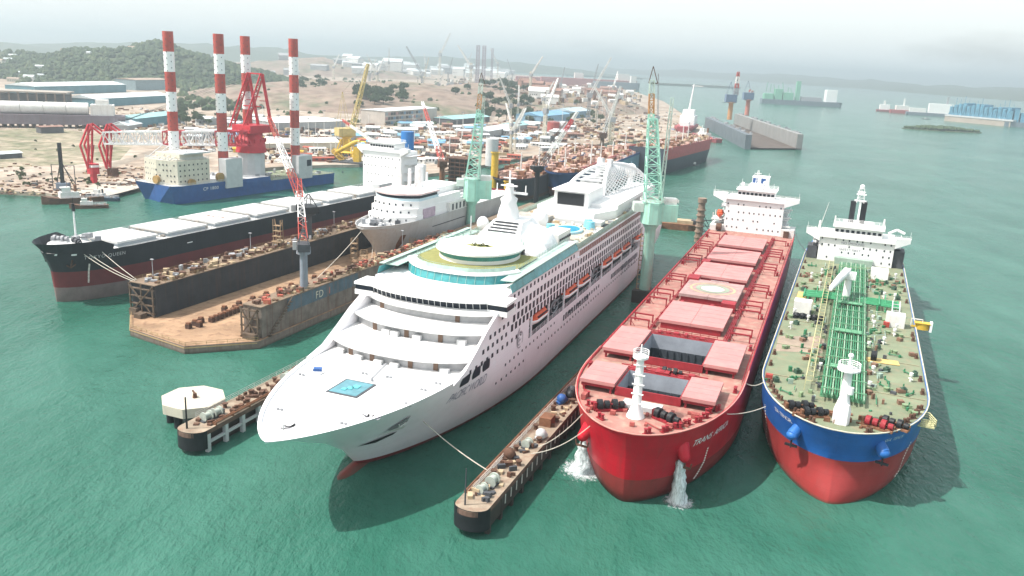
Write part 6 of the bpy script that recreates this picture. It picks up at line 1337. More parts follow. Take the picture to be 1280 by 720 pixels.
shed('warehouse', 'pale blue roofed double shed among trees', (676, 156), (712, 152), 34, 10, mat('light_blue_cladding', (.20, .34, .46)), BROOF, 'warehouse', 4)
shed('warehouse', 'pale blue shed at the right end of the yard trees', (716, 148), (738, 146), 34, 9, mat('light_blue_cladding', (.20, .34, .46)), mat('light_blue_roof', (.40, .52, .60)), 'warehouse', 4)
shed('warehouse', 'white roofed shed behind the green crane top', (610, 172), (642, 166), 18, 6, GWALL, PROOF, 'warehouse', 3)
shed('warehouse', 'pale green roofed shed right of the white one by the green crane', (640, 164), (668, 160), 18, 5, GWALL, TROOF, 'warehouse', 3)
shed('warehouse', 'broad pale shed on the shore below the far yard', (636, 120), (720, 116), 60, 8, GWALL, mat('pink_grey_roof', (.42, .33, .31), .8), 'warehouse', 3)
fb = shed('framed_building', 'open framed block with coloured bays and flat pale roof below the bare hill', (481, 157), (546, 151), 30, 15, mat('pale_frame', (.48, .44, .40), .8, .2, .1), PROOF, 'building', .8)
q = MB(); q.box(-2.2, 2.2, -.25, 0, 0, 3.0); colsb = [DGREY, mat('bay_blue', (.14, .26, .38)), mat('bay_pink', (.42, .26, .25)), DGREY, mat('bay_grey', (.26, .30, .33))]
for k in range(3):
    for i in range(15): o = bpy.data.objects.new('bay', q.mesh('bay', colsb[(i * 3 + k * 2 + i // 4) % 5])); COL.objects.link(o); o.parent = fb; o.location = (3.4 + 5.4 * i, -.02, 1 + 4.7 * k)
t = thing('steel_frame_hall', 'dark unfinished hall of brown columns under a pale roof at the left edge', 'building', at(-12, 132, 2), .25)
mb = MB()
for i in range(9): mb.box(i * 9, i * 9 + 1.6, 0, 1.6, 0, 15); mb.box(i * 9, i * 9 + 1.6, 28, 29.6, 0, 15)
mb.build('column', mat('brown_column', (.20, .15, .12), .8, .3), t); MB().box(2, 72, 10, 28, 0, 13).build('wall', DWALL, t); MB().box(-2, 76, -2, 32, 15, 16.5).build('roof', mat('brown_grey_roof', (.36, .32, .28), .8, .25, .1), t)
t = thing('tank_barge', 'rusty grey barge on blocks carrying white cylinder tanks at the left edge', 'barge', at(-8, 158, 2), .38)
mb = MB(); mb.rings([[(x, -9 + k, 3 + 0 * x), (x, 9 - k, 3), (x, 9, 11), (x, -9, 11)] for x, k in ((0, 1), (4, 0), (92, 0), (100, 4))], 0, False); mb.build('barge_hull', mat('grey_violet_hull', (.19, .16, .19), .8, .3, .1, streak=.5, rustcol=(.16, .08, .06)), t)
for i in range(4): mb = MB(); mb.cyl((6 + 17 * i, 0, 16), (21 + 17 * i, 0, 16), 5.2, None, 16); mb.sphere((6 + 17 * i, 0, 16), 5.2, 14); mb.build('white_tank', WHITE2, t)
mb = MB(); mb.box(74, 92, -7, 7, 11, 20); mb.box(78, 88, -5, 5, 20, 24); mb.build('barge_house', WHITE2, t)
mb = MB(); 
for i in range(18): mb.box(2 + 5.4 * i, 3.2 + 5.4 * i, -8, 8, 0, 3)
mb.build('support_block', RUST2, t)
def tank(lab, px, py, r, h, ma):
    t = thing('storage_tank', lab, 'tank', at(px, py, 2)); MB().cyl((0, 0, 0), (0, 0, h), r, None, 24).build('tank_shell', ma, t); mb = MB(); mb.cyl((0, 0, h), (0, 0, h + r * .16), r, r * .1, 24); mb.build('tank_roof', ma, t)
    mb = MB(); mb.rail([(r * math.cos(k * .4), r * math.sin(k * .4), h) for k in range(16)], 1.1, 2, .06); mb.build('tank_rail', LGREY, t)
tank('short dull red storage tank at the yard edge', 691, 168, 6.5, 13, mat('dull_red_tank', (.34, .08, .07), .7, .2)); tank('white storage tank just right of the red tank', 703, 168, 4.5, 13, WHITE); tank('pale grey silo rising behind the green crane', 614, 207, 4.5, 19, LGREY)
tank('low white tank far in the yard', 655, 176, 6, 4, WHITE2)
for i, (px, py, w_, d_, h_, ma) in enumerate(((40, 215, 14, 8, 3, DWALL), (15, 195, 16, 8, 3.4, PROOF), (120, 152, 8, 6, 4, PROOF), (240, 165, 12, 8, 4, WHITE2), (235, 150, 12, 7, 4, WHITE2))):
    pass
shed('yard_shed', 'small dark shed with pale roof at the left edge of the grass', (0, 199), (28, 197), 9, 3, DWALL, PROOF, 'shed', 1.2)
shed('yard_shed', 'brown cargo hut standing below the tank barge', (52, 167), (80, 166), 9, 5, DWALL, RWALL, 'shed', .8)
DIRT = mat('yard_track', (.26, .22, .18), .95, .3, .1)
def track(name, pts, w_):
    P_ = [at(x, y, 2) for x, y in pts]; v = []
    for i, q in enumerate(P_):
        d = (P_[min(i + 1, len(P_) - 1)] - P_[max(i - 1, 0)]).normalized(); s_ = Vector((-d.y, d.x, 0)) * w_; v += [(q.x - s_.x, q.y - s_.y, 2.03 + .004 * len(name)), (q.x + s_.x, q.y + s_.y, 2.03 + .004 * len(name))]
    MB().add(v, [(2 * i, 2 * i + 2, 2 * i + 3, 2 * i + 1) for i in range(len(P_) - 1)]).build(name, DIRT, kind='structure')
track('yard_road', [(-20, 226), (60, 218), (120, 214), (190, 190), (240, 178), (330, 172), (440, 170), (560, 164), (680, 160), (800, 148)], 4)
track('dirt_track', [(250, 176), (300, 160), (360, 150), (450, 146), (560, 144), (640, 134), (720, 120)], 4)
track('slip_road', [(640, 162), (690, 176), (740, 166), (830, 150)], 5)
# many alike low sheds and far town houses
def many(name, lab, cat, grp, spots, mk):
    src = None
    for i, (p, rz, s) in enumerate(spots):
        if src is None: src = mk(p, rz); tag(src, lab, cat, grp); src.scale = s
        else: copy_thing(src, p, rz, None, None, s)
def hut(wall, roof, L_=12, D_=8, H_=4):
    def mk(p, rz):
        t = thing(mk.nm, None, None, p, rz); MB().box(0, L_, 0, D_, 0, H_).build('wall', wall, t); mb = MB(); v = [(-.4, -.4, H_), (L_ + .4, -.4, H_), (L_ + .4, D_ / 2, H_ * 1.35), (-.4, D_ / 2, H_ * 1.35), (-.4, D_ + .4, H_), (L_ + .4, D_ + .4, H_)]; mb.add(v, [(0, 1, 2, 3), (3, 2, 5, 4), (0, 3, 4), (1, 5, 2)]); mb.build('roof', roof, t)
        q = MB(); q.box(-.6, .6, -.06, 0, 0, 1.3); copies('window', q.mesh('window', DGREY), t, [(2 + 2.6 * i, -.02, H_ * .4) for i in range(4)]); return t
    return mk
def sp(n, x0, x1, y0, y1, s0, s1, z=2, hill_=True):
    out = []
    for i in range(n):
        p = at(rnd.uniform(x0, x1), rnd.uniform(y0, y1), 2); zz = max(2, B1(p.x, p.y), B2(p.x, p.y), H1(p.x, p.y), H2(p.x, p.y), B3(p.x, p.y)) if hill_ else z; k = rnd.uniform(s0, s1); out.append(((p.x, p.y, zz - .3), rnd.uniform(-.5, .6), (k * rnd.uniform(.8, 1.6), k, k * rnd.uniform(.8, 1.3))))
    return out
for nm, lab, cat, grp, mk, S_ in (
    ('yard_hut', 'small pale roofed hut scattered over the open shipyard ground', 'hut', 'pale huts in the shipyard', hut(GWALL, PROOF), sp(34, 440, 700, 160, 190, .7, 1.3) + sp(16, 225, 345, 150, 178, .7, 1.2)),
    ('yard_hut', 'small blue roofed hut scattered over the open shipyard ground', 'hut', 'blue roofed huts in the shipyard', hut(GWALL, BROOF), sp(18, 430, 680, 158, 188, .6, 1.2) + sp(5, 225, 330, 152, 180, .7, 1.2)),
    ('yard_hut', 'small rust roofed hut scattered over the open shipyard ground', 'hut', 'rust roofed huts in the shipyard', hut(RWALL, RWALL), sp(22, 450, 780, 150, 190, .6, 1.2)),
    ('town_house', 'small white house at the foot of the wooded hill', 'house', 'white houses by the wooded hill', hut(WHITE2, PROOF, 14, 10, 7), sp(22, -20, 110, 84, 102, .5, 1.0)),
    ('town_house', 'small brown roofed house at the foot of the wooded hill', 'house', 'brown roofed houses by the wooded hill', hut(CREAM, mat('brown_roof', (.34, .26, .21)), 14, 10, 6), sp(20, -20, 200, 84, 102, .5, 1.0)),
    ('town_block', 'pale hazy building of the far town behind the bare hills', 'building', 'pale far town buildings', hut(WHITE2, PROOF, 26, 16, 14), sp(70, 420, 640, 82, 97, .7, 2.0)),
    ('town_block', 'grey hazy building of the far town behind the bare hills', 'building', 'grey far town buildings', hut(GWALL, GWALL, 26, 16, 12), sp(36, 300, 640, 80, 97, .7, 1.8)),
    ('quay_block', 'rust coloured far quay building by the strait', 'building', 'rust coloured buildings on the far quay', hut(RWALL, RWALL, 24, 12, 10), sp(40, 640, 770, 103, 132, .6, 1.5)),
    ('quay_block', 'white far quay building by the strait', 'building', 'white buildings on the far quay', hut(WHITE2, WHITE2, 20, 12, 9), sp(34, 650, 800, 106, 140, .5, 1.3)),
    ('container', 'dull red container lying in the yard', 'container', 'dull red containers', hut(mat('red_scrap', (.36, .10, .07)), mat('red_scrap', (.36, .10, .07)), 12, 2.6, 2.6), sp(24, 300, 700, 168, 204, .9, 1.1)),
    ('container', 'weathered white container lying in the yard', 'container', 'white containers', hut(WHITE2, WHITE2, 12, 2.6, 2.6), sp(26, 300, 700, 165, 204, .9, 1.1)),
    ('container', 'yellow container lying in the yard', 'container', 'yellow containers', hut(YELLOW, YELLOW, 12, 2.6, 2.6), sp(10, 290, 480, 172, 204, .9, 1.1))):
    mk.nm = nm; many(nm, lab, cat, grp, S_, mk)
# scrap, plates and timber strewn over the yard: nobody could count it
SCR = [RUST, mat('tan_scrap', (.42, .33, .22)), GREY, WHITE2, RUST2, mat('pink_scrap', (.48, .32, .27), .9, .3), DGREY, BLUEP]
def scrap(lab, n, regs, hmax=2.2, smax=5, inside=None):
    mb = MB()
    for i in range(n):
        x0, x1, y0, y1 = rnd.choice(regs); p = at(rnd.uniform(x0, x1), rnd.uniform(y0, y1), 2); z = max(2, B1(p.x, p.y), B2(p.x, p.y)); mb.rbox((p.x, p.y, z - .2), rnd.uniform(.6, smax), rnd.uniform(.5, smax * .7), rnd.uniform(.3, hmax), rnd.random() * 3, min(7, int(abs(rnd.gauss(0, 2.6)))) if not inside else rnd.choice((0, 4, 4, 6, 1)))
    mb.build('yard_scrap', SCR, label=lab, cat='scrap', kind='stuff')
scrap('scrap metal and timber strewn over the shipyard ground', 1500, [(300, 470, 165, 204), (440, 600, 160, 205), (600, 780, 150, 178), (640, 860, 140, 166)])
scrap('rubble and driftwood strewn along the left shore', 300, [(0, 110, 226, 244), (0, 170, 205, 236), (120, 178, 208, 232)], 1.0, 2.6, 'd')
scrap('stacked pipes and scrap by the blue sheds', 500, [(100, 225, 136, 165), (225, 300, 150, 190)], 2.4, 6)
scrap('clutter of the far quay and its moored hulls', 700, [(640, 800, 100, 140), (560, 660, 100, 112)], 8, 14)
mk = None
for i in range(70):
    x, y = rnd.choice(((rnd.uniform(440, 700), rnd.uniform(150, 200)), (rnd.uniform(600, 800), rnd.uniform(120, 165)), (rnd.uniform(300, 440), rnd.uniform(160, 200)))); p = at(x, y, 2); z = max(2, B1(p.x, p.y), B2(p.x, p.y)) - .2
    if mk is None:
        mk = thing('light_mast', 'thin pale light mast standing in the shipyard', 'mast', (p.x, p.y, z), 0, 'light masts of the shipyard'); MB().cyl((0, 0, 0), (0, 0, 17), .28, .16, 6).build('mast_pole', WHITE2, mk); mb = MB(); mb.box(-1.2, 1.2, -.3, .3, 17, 17.5); mb.build('lamp_head', GREY, mk)
    else: copy_thing(mk, (p.x, p.y, z), rnd.random() * 3, None, None, rnd.uniform(.5, 1.4))
kc = None
for i in range(22):
    x, y = rnd.choice(((rnd.uniform(470, 800), rnd.uniform(108, 160)), (rnd.uniform(560, 780), rnd.uniform(160, 195)), (rnd.uniform(400, 640), rnd.uniform(92, 108)))); p = at(x, y, 2); z = max(2, B1(p.x, p.y), B2(p.x, p.y)) - .3; k_ = rnd.uniform(.7, 1.5) * max(1, p.y / 1300)
    if kc is None:
        kc = thing('lattice_crane', 'thin pale lattice crane standing in the hazy yard', 'crane', (p.x, p.y, z), 0, 'thin lattice cranes of the hazy yard'); mb = MB(); mb.truss((0, 0, 0), (0, 0, 26), 2.2, 1.8, 8, .32); mb.build('mast', CREAM, kc); MB().box(-2, 2, -1.6, 1.6, 20, 23.5).build('cab_house', GREY, kc); mb = MB(); mb.truss((1, 0, 23), (16, 0, 44), 1.8, .8, 10, .28); mb.build('jib', WHITE2, kc); mb = MB(); mb.bar((0, 0, 26), (16, 0, 44), .14); mb.bar((0, 0, 26), (-4, 0, 22), .2); mb.build('stay', GREY, kc)
    else: copy_thing(kc, (p.x, p.y, z), rnd.random() * 6, None, None, (k_ * rnd.uniform(.6, 1.1), k_, k_))
scrap('darker steel stacks and pipe racks across the middle of the shipyard', 600, [(440, 640, 156, 198), (620, 820, 140, 178), (300, 440, 160, 200)], 3.5, 9, 'd')
# shrubs on the grass
sh = None
for i in range(38):
    x, y = rnd.choice(((rnd.uniform(0, 170), rnd.uniform(170, 235)), (rnd.uniform(20, 120), rnd.uniform(215, 232)))); p = at(x, y, 2)
    if sh is None:
        sh = thing('shrub', 'low green shrub on the dry shore grass', 'shrub', p, 0, 'shrubs on the dry grass'); mb = MB(); crown(mb, (0, 0, .8), 1.5, 60, .4, .6); mb.build('foliage', LEAF2, sh)
    else: copy_thing(sh, p, rnd.random() * 6, None, None, rnd.uniform(.6, 1.5))
# ------------------------------------------------------------------ more cranes and masts of the yard
lattice_crane('yard_crane', 'yellow portal crane with raised lattice jib in the middle of the yard', at(433, 192, 2), 13, 19, aty(460, 80, 640), 3.0, YELLOW, mat('pale_yellow', (.52, .42, .18), .6, .2), [mat('pale_yellow', (.52, .42, .18))], 3.4, 16, True, 26)
mb = MB(); p = at(432, 196, 2)
for a in (-7, 7):
    for b in (-7, 7): mb.bar((a, b, 0), (a * .4, b * .4, 13), .8)
mb.build('crane_portal', YELLOW, label='yellow four legged portal under the raised lattice jib', cat='crane base', loc=p)
t = thing('derrick_barge', 'small barge with a stout leaning yellow derrick at the quay', 'barge', at(440, 207, 0), -.2); mb = MB(); mb.box(-14, 14, -6, 6, -1, 3); mb.build('barge_hull', DGREY, t)
mb = MB(); mb.truss((-6, 0, 3), (-14, 0, 10), 3, 2.4, 4, .3); mb.rings([[(x - .0, y * w_, z + y * 0 + dz * w_) for y, dz in ((-1, -1), (1, -1), (1, 1), (-1, 1))] for x, z, w_ in ((-12, 8, 1.4), (2, 16, 1.6), (6, 17, 1.2))]); mb.box(2, 6, -2.5, 2.5, 3, 13); mb.build('derrick', YELLOW, t)
t = thing('supply_boat', 'small dark boat with red deck lying at the quay behind the hatch covers', 'boat', at(478, 213, 0), 2.4); mb = MB(); mb.rings([boatring(y, 4, b * 4) for y, b in ((-16, .3), (-12, .9), (8, 1), (15, .2))]); mb.build('boat_hull', RUST2, t); MB().box(-3, 3, -12, -3, 4, 8).build('wheelhouse', WHITE2, t)
for (px, py, top, col, lab, r_) in ((617, 240, 190, YELLOW, 'upright yellow leg right of the left green crane', 2.0), (632, 262, 226, YELLOW, 'short yellow post behind the cruise ship mast', 1.3)):
    b = at(px, py, 4); z = 4; Pz = aty(px, top, b.y).z; mb = MB(); mb.cyl((0, 0, -5), (0, 0, Pz - 4), r_, None, 14); mb.cyl((0, 0, Pz - 4.5), (0, 0, Pz - 4), r_ * 1.3, None, 14); mb.build('yellow_post', col, label=lab, cat='post', loc=b)
def slim_crane(name, lab, px, py, top, jx, jy, ma, ma2, w_=2.0):
    b = at(px, py, 2); H = aty(px, top, b.y).z - 2; j = aty(jx, jy, b.y) - b
    t = thing(name, lab, 'crane', b); mb = MB(); mb.truss((0, 0, 0), (0, 0, H * .6), w_, w_ * .8, 8, .12 * w_); mb.build('mast', ma2, t); mb = MB(); mb.box(-w_, w_, -w_, w_, H * .55, H * .55 + w_ * 1.6); mb.build('cab_house', ma2, t)
    mb = MB(); mb.truss((0, 0, H * .6), tuple(j), w_ * .8, w_ * .4, 12, .1 * w_); mb.build('jib', ma, t)
slim_crane('harbour_crane', 'hazy pale crane with jib leaning right over the far quay', 735, 148, 100, 764, 72, WHITE2, GREY, 4)
slim_crane('harbour_crane', 'hazy crane with steep jib left of the twin legs', 528, 108, 84, 508, 58, GREY, GREY, 6)
slim_crane('harbour_crane', 'pale yellow hazy crane on the bare hill brow', 530, 112, 86, 536, 72, CREAM, CREAM, 3)
slim_crane('harbour_crane', 'slim hazy crane by the strait shore', 740, 120, 96, 748, 80, GREY, GREY, 4)
slim_crane('harbour_crane', 'white lattice jib standing among the repair ships', 752, 188, 160, 776, 108, WHITE2, RUST2, 3)
slim_crane('harbour_crane', 'dark slim crane right of the red tank', 757, 172, 146, 758, 122, GREY, DGREY, 2)
slim_crane('harbour_crane', 'thin grey crane mast rising beside the right green crane top', 820, 172, 130, 823, 92, GREY, GREY, 2)
slim_crane('harbour_crane', 'low dark crane between red tank and the trees', 690, 182, 168, 708, 152, RUST, DGREY, 2)
for k_, (a_, b_, c_, d_, e_, f_) in enumerate(((462, 104, 86, 470, 74, 'left of the steep hazy jib'), (560, 104, 84, 566, 72, 'just left of the twin rig legs'), (580, 100, 80, 590, 66, 'close before the twin rig legs'), (640, 104, 86, 634, 74, 'right of the single rig leg'), (660, 110, 92, 672, 80, 'above the far red hull'), (700, 118, 98, 706, 84, 'on the far quay among white buildings'), (548, 118, 100, 556, 88, 'above the brow of the bare hill'))):
    slim_crane('harbour_crane', 'small hazy lattice crane ' + f_, a_, b_, c_, d_, e_, GREY if k_ % 2 else WHITE2, GREY, 4)
t = thing('scaffolded_block', 'dark brown layered scaffold block behind the left green crane', 'scaffold', at(556, 232, 2), -.3)
for k in range(7): MB().box(0, 15, 0, 12, 2.4 * k + 1.6, 2.4 * k + 2.2).build('scaffold_floor', RUST2, t)
mb = MB()
for i in range(6):
    for y in (0, 12): mb.bar((3 * i, y, 0), (3 * i, y, 17.5), .2)
mb.build('scaffold_frame', RUST, t); MB().box(1.5, 13.5, 1.5, 10.5, 0, 16).build('block_core', mat('dark_brown_core', (.05, .04, .04), .9, .4, .5), t)
mb = MB(); b = at(600, 106, 2); H = aty(600, 57, b.y).z - 2
for dx in (-9, 9): mb.truss((dx, 0, 0), (dx, 0, H), 9, 9, 16, 1.3)
mb.build('rig_tower_pair', mat('mauve_steel', (.34, .28, .33), .8, .2), label='hazy pair of tall rig legs standing far behind the yard', cat='rig leg', loc=b)
mb = MB(); b = at(614, 106, 2); mb.truss((0, 0, 0), (0, 0, H * .95), 5, 5, 16, .8); mb.build('rig_tower', mat('mauve_steel', (.34, .28, .33)), label='hazy slim single rig leg right of the pair', cat='rig leg', loc=b)
t = thing('pile_driver', 'black pile driver mast with frame on the left shore', 'pile driver', at(79, 236, 2)); mb = MB(); mb.box(-.7, .7, -.7, .7, 0, 23); mb.bar((-.2, 0, 14), (-4.5, 2, 0), .35); mb.bar((.2, 0, 14), (5, 2, 0), .3); mb.build('mast', BLACK, t); mb = MB(); mb.bar((-5, 0, 0), (-5, 0, 12), .3); mb.bar((6.5, 0, 0), (6.5, 0, 12), .3); mb.bar((-5, 0, 12), (6.5, 0, 12), .2); mb.bar((0, 0, 13), (6.5, 0, 3), .3); mb.build('side_frame', DGREY, t); MB().box(-2.5, 3, -2, 2, .1, 3).build('engine_house', mat('grey_blue_box', (.16, .2, .26)), t)
# small craft at the left quay
def tug(name, lab, px, py, rz, hm, L_=22, dirt=RUST):
    t = thing(name, lab, 'tug', at(px, py, 0), rz); k = L_ / 22; mb = MB(); mb.rings([[(x * k * b, y * k, z * k) for x, z in ((-2.4, -1), (2.4, -1), (3, 2 + sh_), (-3, 2 + sh_))] for y, b, sh_ in ((-11, .75, 0), (-6, 1, 0), (5, 1, .2), (9, .7, .8), (11.5, .08, 1.4))], 0, False); mb.build('boat_hull', hm, t)
    mb = MB(); mb.box(-1.8 * k, 1.8 * k, -2 * k, 5 * k, 2 * k, 4.4 * k); mb.box(-1.3 * k, 1.3 * k, 1 * k, 4.4 * k, 4.4 * k, 6.4 * k); mb.build('wheelhouse', WHITE2, t); mb = MB(); mb.box(-1.32 * k, 1.32 * k, 4.35 * k, 4.45 * k, 5 * k, 6 * k); mb.build('window', DGLASS, t)
    mb = MB(); mb.cyl((0, -1 * k, 4.4 * k), (0, -1 * k, 7 * k), .6 * k, None, 8); mb.bar((0, 2 * k, 6.4 * k), (0, 2 * k, 10 * k), .14); mb.build('funnel', dirt, t); mb = MB(); mb.rail([(-2.4 * k, -10 * k, 2 * k), (-2.9 * k, 5 * k, 2.2 * k)], .9, 1.5, .06); mb.rail([(2.4 * k, -10 * k, 2 * k), (2.9 * k, 5 * k, 2.2 * k)], .9, 1.5, .06); mb.build('side_rail', LGREY, t)
    for i in range(5): MB().rbox((rnd.uniform(-1.6, 1.6) * k, -4 * k - 1.2 * i * k, 2 * k), 1.2 * k, 1 * k, rnd.uniform(.4, 1.1) * k, rnd.random()).build('deck_gear', rnd.choice((RUST, GREY, DGREY)), t)
tug('tug_boat', 'rusty brown tug with white wheelhouse moored at the left quay', 92, 253, 2.3, RUST2, 26)
tug('tug_boat', 'flat rusty work boat lying nearest the black ship bow', 112, 260, 2.0, RUST2, 16)
tug('tug_boat', 'dark blue work boat right of the rusty tug', 127, 250, 1.5, mat('dark_blue_hull', (.05, .08, .12)), 17, DGREY)
# ------------------------------------------------------------------ ships under repair behind the cruise ship
def wreck(name, lab, p, q, half, D, bands, mats, deckm, nclut, seeds, Lx=None, rev=False):
    p, q = Vector(p), Vector(q); d = q - p; h = math.atan2(d.x, d.y); L_ = Lx or Vector((d.x, d.y)).length
    t = thing(name, lab, 'ship', (p.x, p.y, 0), -h)
    Hh = Hull([(-2, 2, 40, half * .8, .7, L_, 30, .4), (0, 1, 38, half * .92, .62, L_, 30, .3)] + [(D * z_, s_, 34, half, .54, L_, 20, .1) for z_, s_ in ((bands, 0), (.8, -1.5))] + [(D, -4, 32, half, .5, L_, 20, .1)])
    Hh.build('hull', t, [1, 1, 0, 0], mats + [deckm], n=26, bul=(1.2, .4), deckm=2)
    rr = random.Random(seeds); mb = MB()
    for i in range(nclut):
        y = rr.uniform(3, L_ - 12); x = rr.uniform(-1, 1) * (Hh.at(y, D) - 1.5); mb.rbox((x, y, D - 1.2), rr.uniform(.5, 4), rr.uniform(.5, 4), rr.uniform(.4, 3.2), rr.random() * 3, min(4, int(abs(rr.gauss(0, 1.8)))))
    mb.build('deck_clutter', [mat('pink_scrap', (.48, .32, .27)), RUST, mat('tan_scrap', (.42, .33, .22)), WHITE2, RUST2], t, kind='stuff')
    for i in range(5):
        y = L_ * (.1 + .16 * i); mb = MB(); x = rr.uniform(-4, 4); mb.cyl((x, y, D - 1.2), (x, y, D + rr.uniform(8, 14)), .5, .3, 6); mb.bar((x - 2, y, D + 6), (x + 2, y, D + 6), .25); mb.build('deck_post', WHITE2, t)
    return t, Hh
PINKD = mat('pinkish_deck', (.46, .29, .24), .9, .25, .2, rust=.6, rustcol=(.36, .27, .2))
t, _ = wreck('repair_ship', 'dark hulled ship with cluttered pinkish deck, left of the blue bowed ship', at(632, 252), at(790, 172), 15, 13, .2, [mat('dark_violet_hull', (.045, .045, .06), .6, .3, .1, streak=.4, rustcol=(.14, .07, .06)), RUST2], PINKD, 420, 21, 235)
t, bh = wreck('repair_ship', 'ship with deep blue bow and pinkish deck behind the cruise ship funnel', at(697, 247), at(812, 196), 15, 15, .35, [mat('deep_blue_hull', (.02, .06, .17), .5, .2, .1), mat('orange_red_bottom', (.40, .12, .08), .7, .2)], PINKD, 330, 22, 215)
mb = MB(); pts = [(bh.at(y, 12) + .06, y) for y in range(40, 205, 5)]
mb.rings([[(x, y, 2) for x, y in pts], [(x, y, 13.6) for x, y in pts]], 0, True, (False, False), False); mb.build('faded_side', mat('faded_blue_side', (.11, .22, .29), .6, .25, .1, streak=.5, rustcol=(.3, .4, .45)), t)
text('hull_lettering', 'AIMA', 12, lambda x, y: Vector((bh.at(55, 8) + .5, 60 + x * 1.9, 3.4 + y * .95)), mat('pale_blue_lettering', (.45, .55, .68)), t, 0, 1.5)
mb = MB(); mb.cyl((8, 20, 15), (8, 190, 15.5), 1.2, None, 8); mb.build('deck_pipe', mat('dark_red_pipe', (.22, .06, .06), .7), t)
t, fh = wreck('repair_ship', 'black and red ship pointing away, right of the right green crane', at(874, 197), at(800, 218), 15, 19, .55, [mat('weathered_red_hull', (.40, .08, .08), .6, .2), mat('dark_slate_hull', (.05, .06, .08), .6, .2)], mat('grey_pink_deck', (.42, .36, .33), .9), 260, 23, 150)
text('ship_name', 'CARINA', 5, fh.port(8, 12.5, .3, True), WHITE2, t, 0, 1.2)
t = thing('offshore_ship', 'white offshore ship with tall white mast moored at the yard point', 'ship', at(858, 165), -.3); mb = MB(); mb.rings([boatring(y, 9, b * 11) for y, b in ((-45, .6), (-38, 1), (30, 1), (45, .25))]); mb.build('hull', mat('dull_red_hull', (.30, .07, .08), .6), t); mb = MB(); mb.box(-9, 9, -8, 24, 9, 20); mb.box(-7, 7, 0, 18, 20, 27); mb.box(-5, 5, -32, -14, 9, 14); mb.build('deckhouse', WHITE, t); mb = MB(); mb.cyl((0, 8, 27), (3, 8, 58), 1.3, .8, 8); mb.bar((0, 8, 56), (14, 8, 56), .7); mb.build('tall_mast', WHITE, t)
tug('tug_boat', 'small red hulled ship with white house left of the far dock', 882, 176, .5, mat('dull_red_hull', (.30, .07, .08)), 44)
# ------------------------------------------------------------------ far floating dock with two cranes, craft and islet in the strait
A0, A1, C0, C1 = at(938, 187), at(886, 160), at(1002, 187.5), at(922, 156)
t = thing('floating_dock', 'far grey floating dock open to the right with two cranes on its wings', 'floating dock', (0, 0, 0))
def wallq(mb, a, b, w_, z0, z1, mi=0):
    d = (b - a).normalized(); s_ = Vector((-d.y, d.x, 0)) * w_; q = [a, b, b + s_, a + s_]
    mb.add([(p.x, p.y, z) for z in (z0, z1) for p in q], [(3, 2, 1, 0), (4, 5, 6, 7), (0, 1, 5, 4), (1, 2, 6, 5), (2, 3, 7, 6), (3, 0, 4, 7)], mi)
mb = MB(); wallq(mb, A0, A1, 6, 0, 14.5); mb.build('wing_wall', mat('slate_wall', (.12, .145, .17), .8, .25, .1, streak=.4, rustcol=(.2, .17, .15)), t)
mb = MB(); wallq(mb, C0, C1, 6, 0, 16); mb.build('wing_wall', mat('pale_wall', (.23, .235, .235), .8, .2, .1, streak=.5, rustcol=(.3, .25, .2)), t)
mb = MB(); dq = (C0 - C1).normalized()
for k in range(40): q = C1.lerp(C0, k / 40); mb.box(q.x - 1.2, q.x - .2, q.y - 1.2, q.y - .4, 1.7, 15.5 if k % 4 else 15.9)
for z in (5, 9.5, 13.5): wallq(mb, C1 + Vector((-1.0, -.6, 0)), C0 + Vector((-1.0, -.6, 0)), .5, z, z + .6)
mb.build('wall_rib', GREY, t)
mb = MB(); mb.add([(p.x, p.y, 1.6) for p in (A0, C0, C1, A1)], [(0, 1, 2, 3)]); mb.build('dock_floor', mat('dock_floor_dark', (.10, .08, .07), .9, .3, .1), t)
mb = MB()
for k in range(30):
    for a, b, z in ((A0, A1, 14.5), (C0, C1, 16)): p = a.lerp(b, rnd.random()); mb.rbox((p.x + 1, p.y + 2, z), rnd.uniform(1, 4), rnd.uniform(1, 4), rnd.uniform(.8, 2.4), rnd.random() * 3)
mb.build('wall_top_gear', GREY, t, kind='stuff')
for px, py, zz, top, jx, jy, lab, c1 in ((911, 160, 14.5, 148, 923, 90, 'orange footed dock crane with long jib raised on the far dock', RUSTO), (932, 160, 16, 132, 937, 113, 'blue topped dock crane with jib raised beside the orange one', mat('pale_red_leg', (.45, .18, .14), .7))):
    Y = (A1 if px < 920 else C1).lerp(A0 if px < 920 else C0, .12).y; b = aty(px, py - 5, Y); b.z = zz; lattice_crane('dock_crane', lab, b, 22, 32, aty(jx, jy, Y), 3.2, c1, mat('slate_blue_house', (.13, .19, .28), .6), [GREY, STRIPER, WHITE2, STRIPER], 5, 10)
def craft(lab, px, py, L_, W_, H_, rz, hm, pieces, name='moored_vessel'):
    t = thing(name, lab, 'vessel', at(px, py, 0), rz); mb = MB(); mb.rings([[(x, -W_ / 2 * b, -1), (x, W_ / 2 * b, -1), (x, W_ / 2, H_), (x, -W_ / 2, H_)] for x, b in ((-L_ / 2, .6), (-L_ / 2 + 6, .95), (L_ / 2 - 6, .95), (L_ / 2, .5))], 0, False); mb.build('vessel_hull', hm, t)
    for nm, x0, x1, y0, y1, z0, z1, ma in pieces: MB().box(x0, x1, y0, y1, z0, z1).build(nm, ma, t)
    return t
PG = mat('hazy_green_paint', (.18, .42, .30), .6, .2)
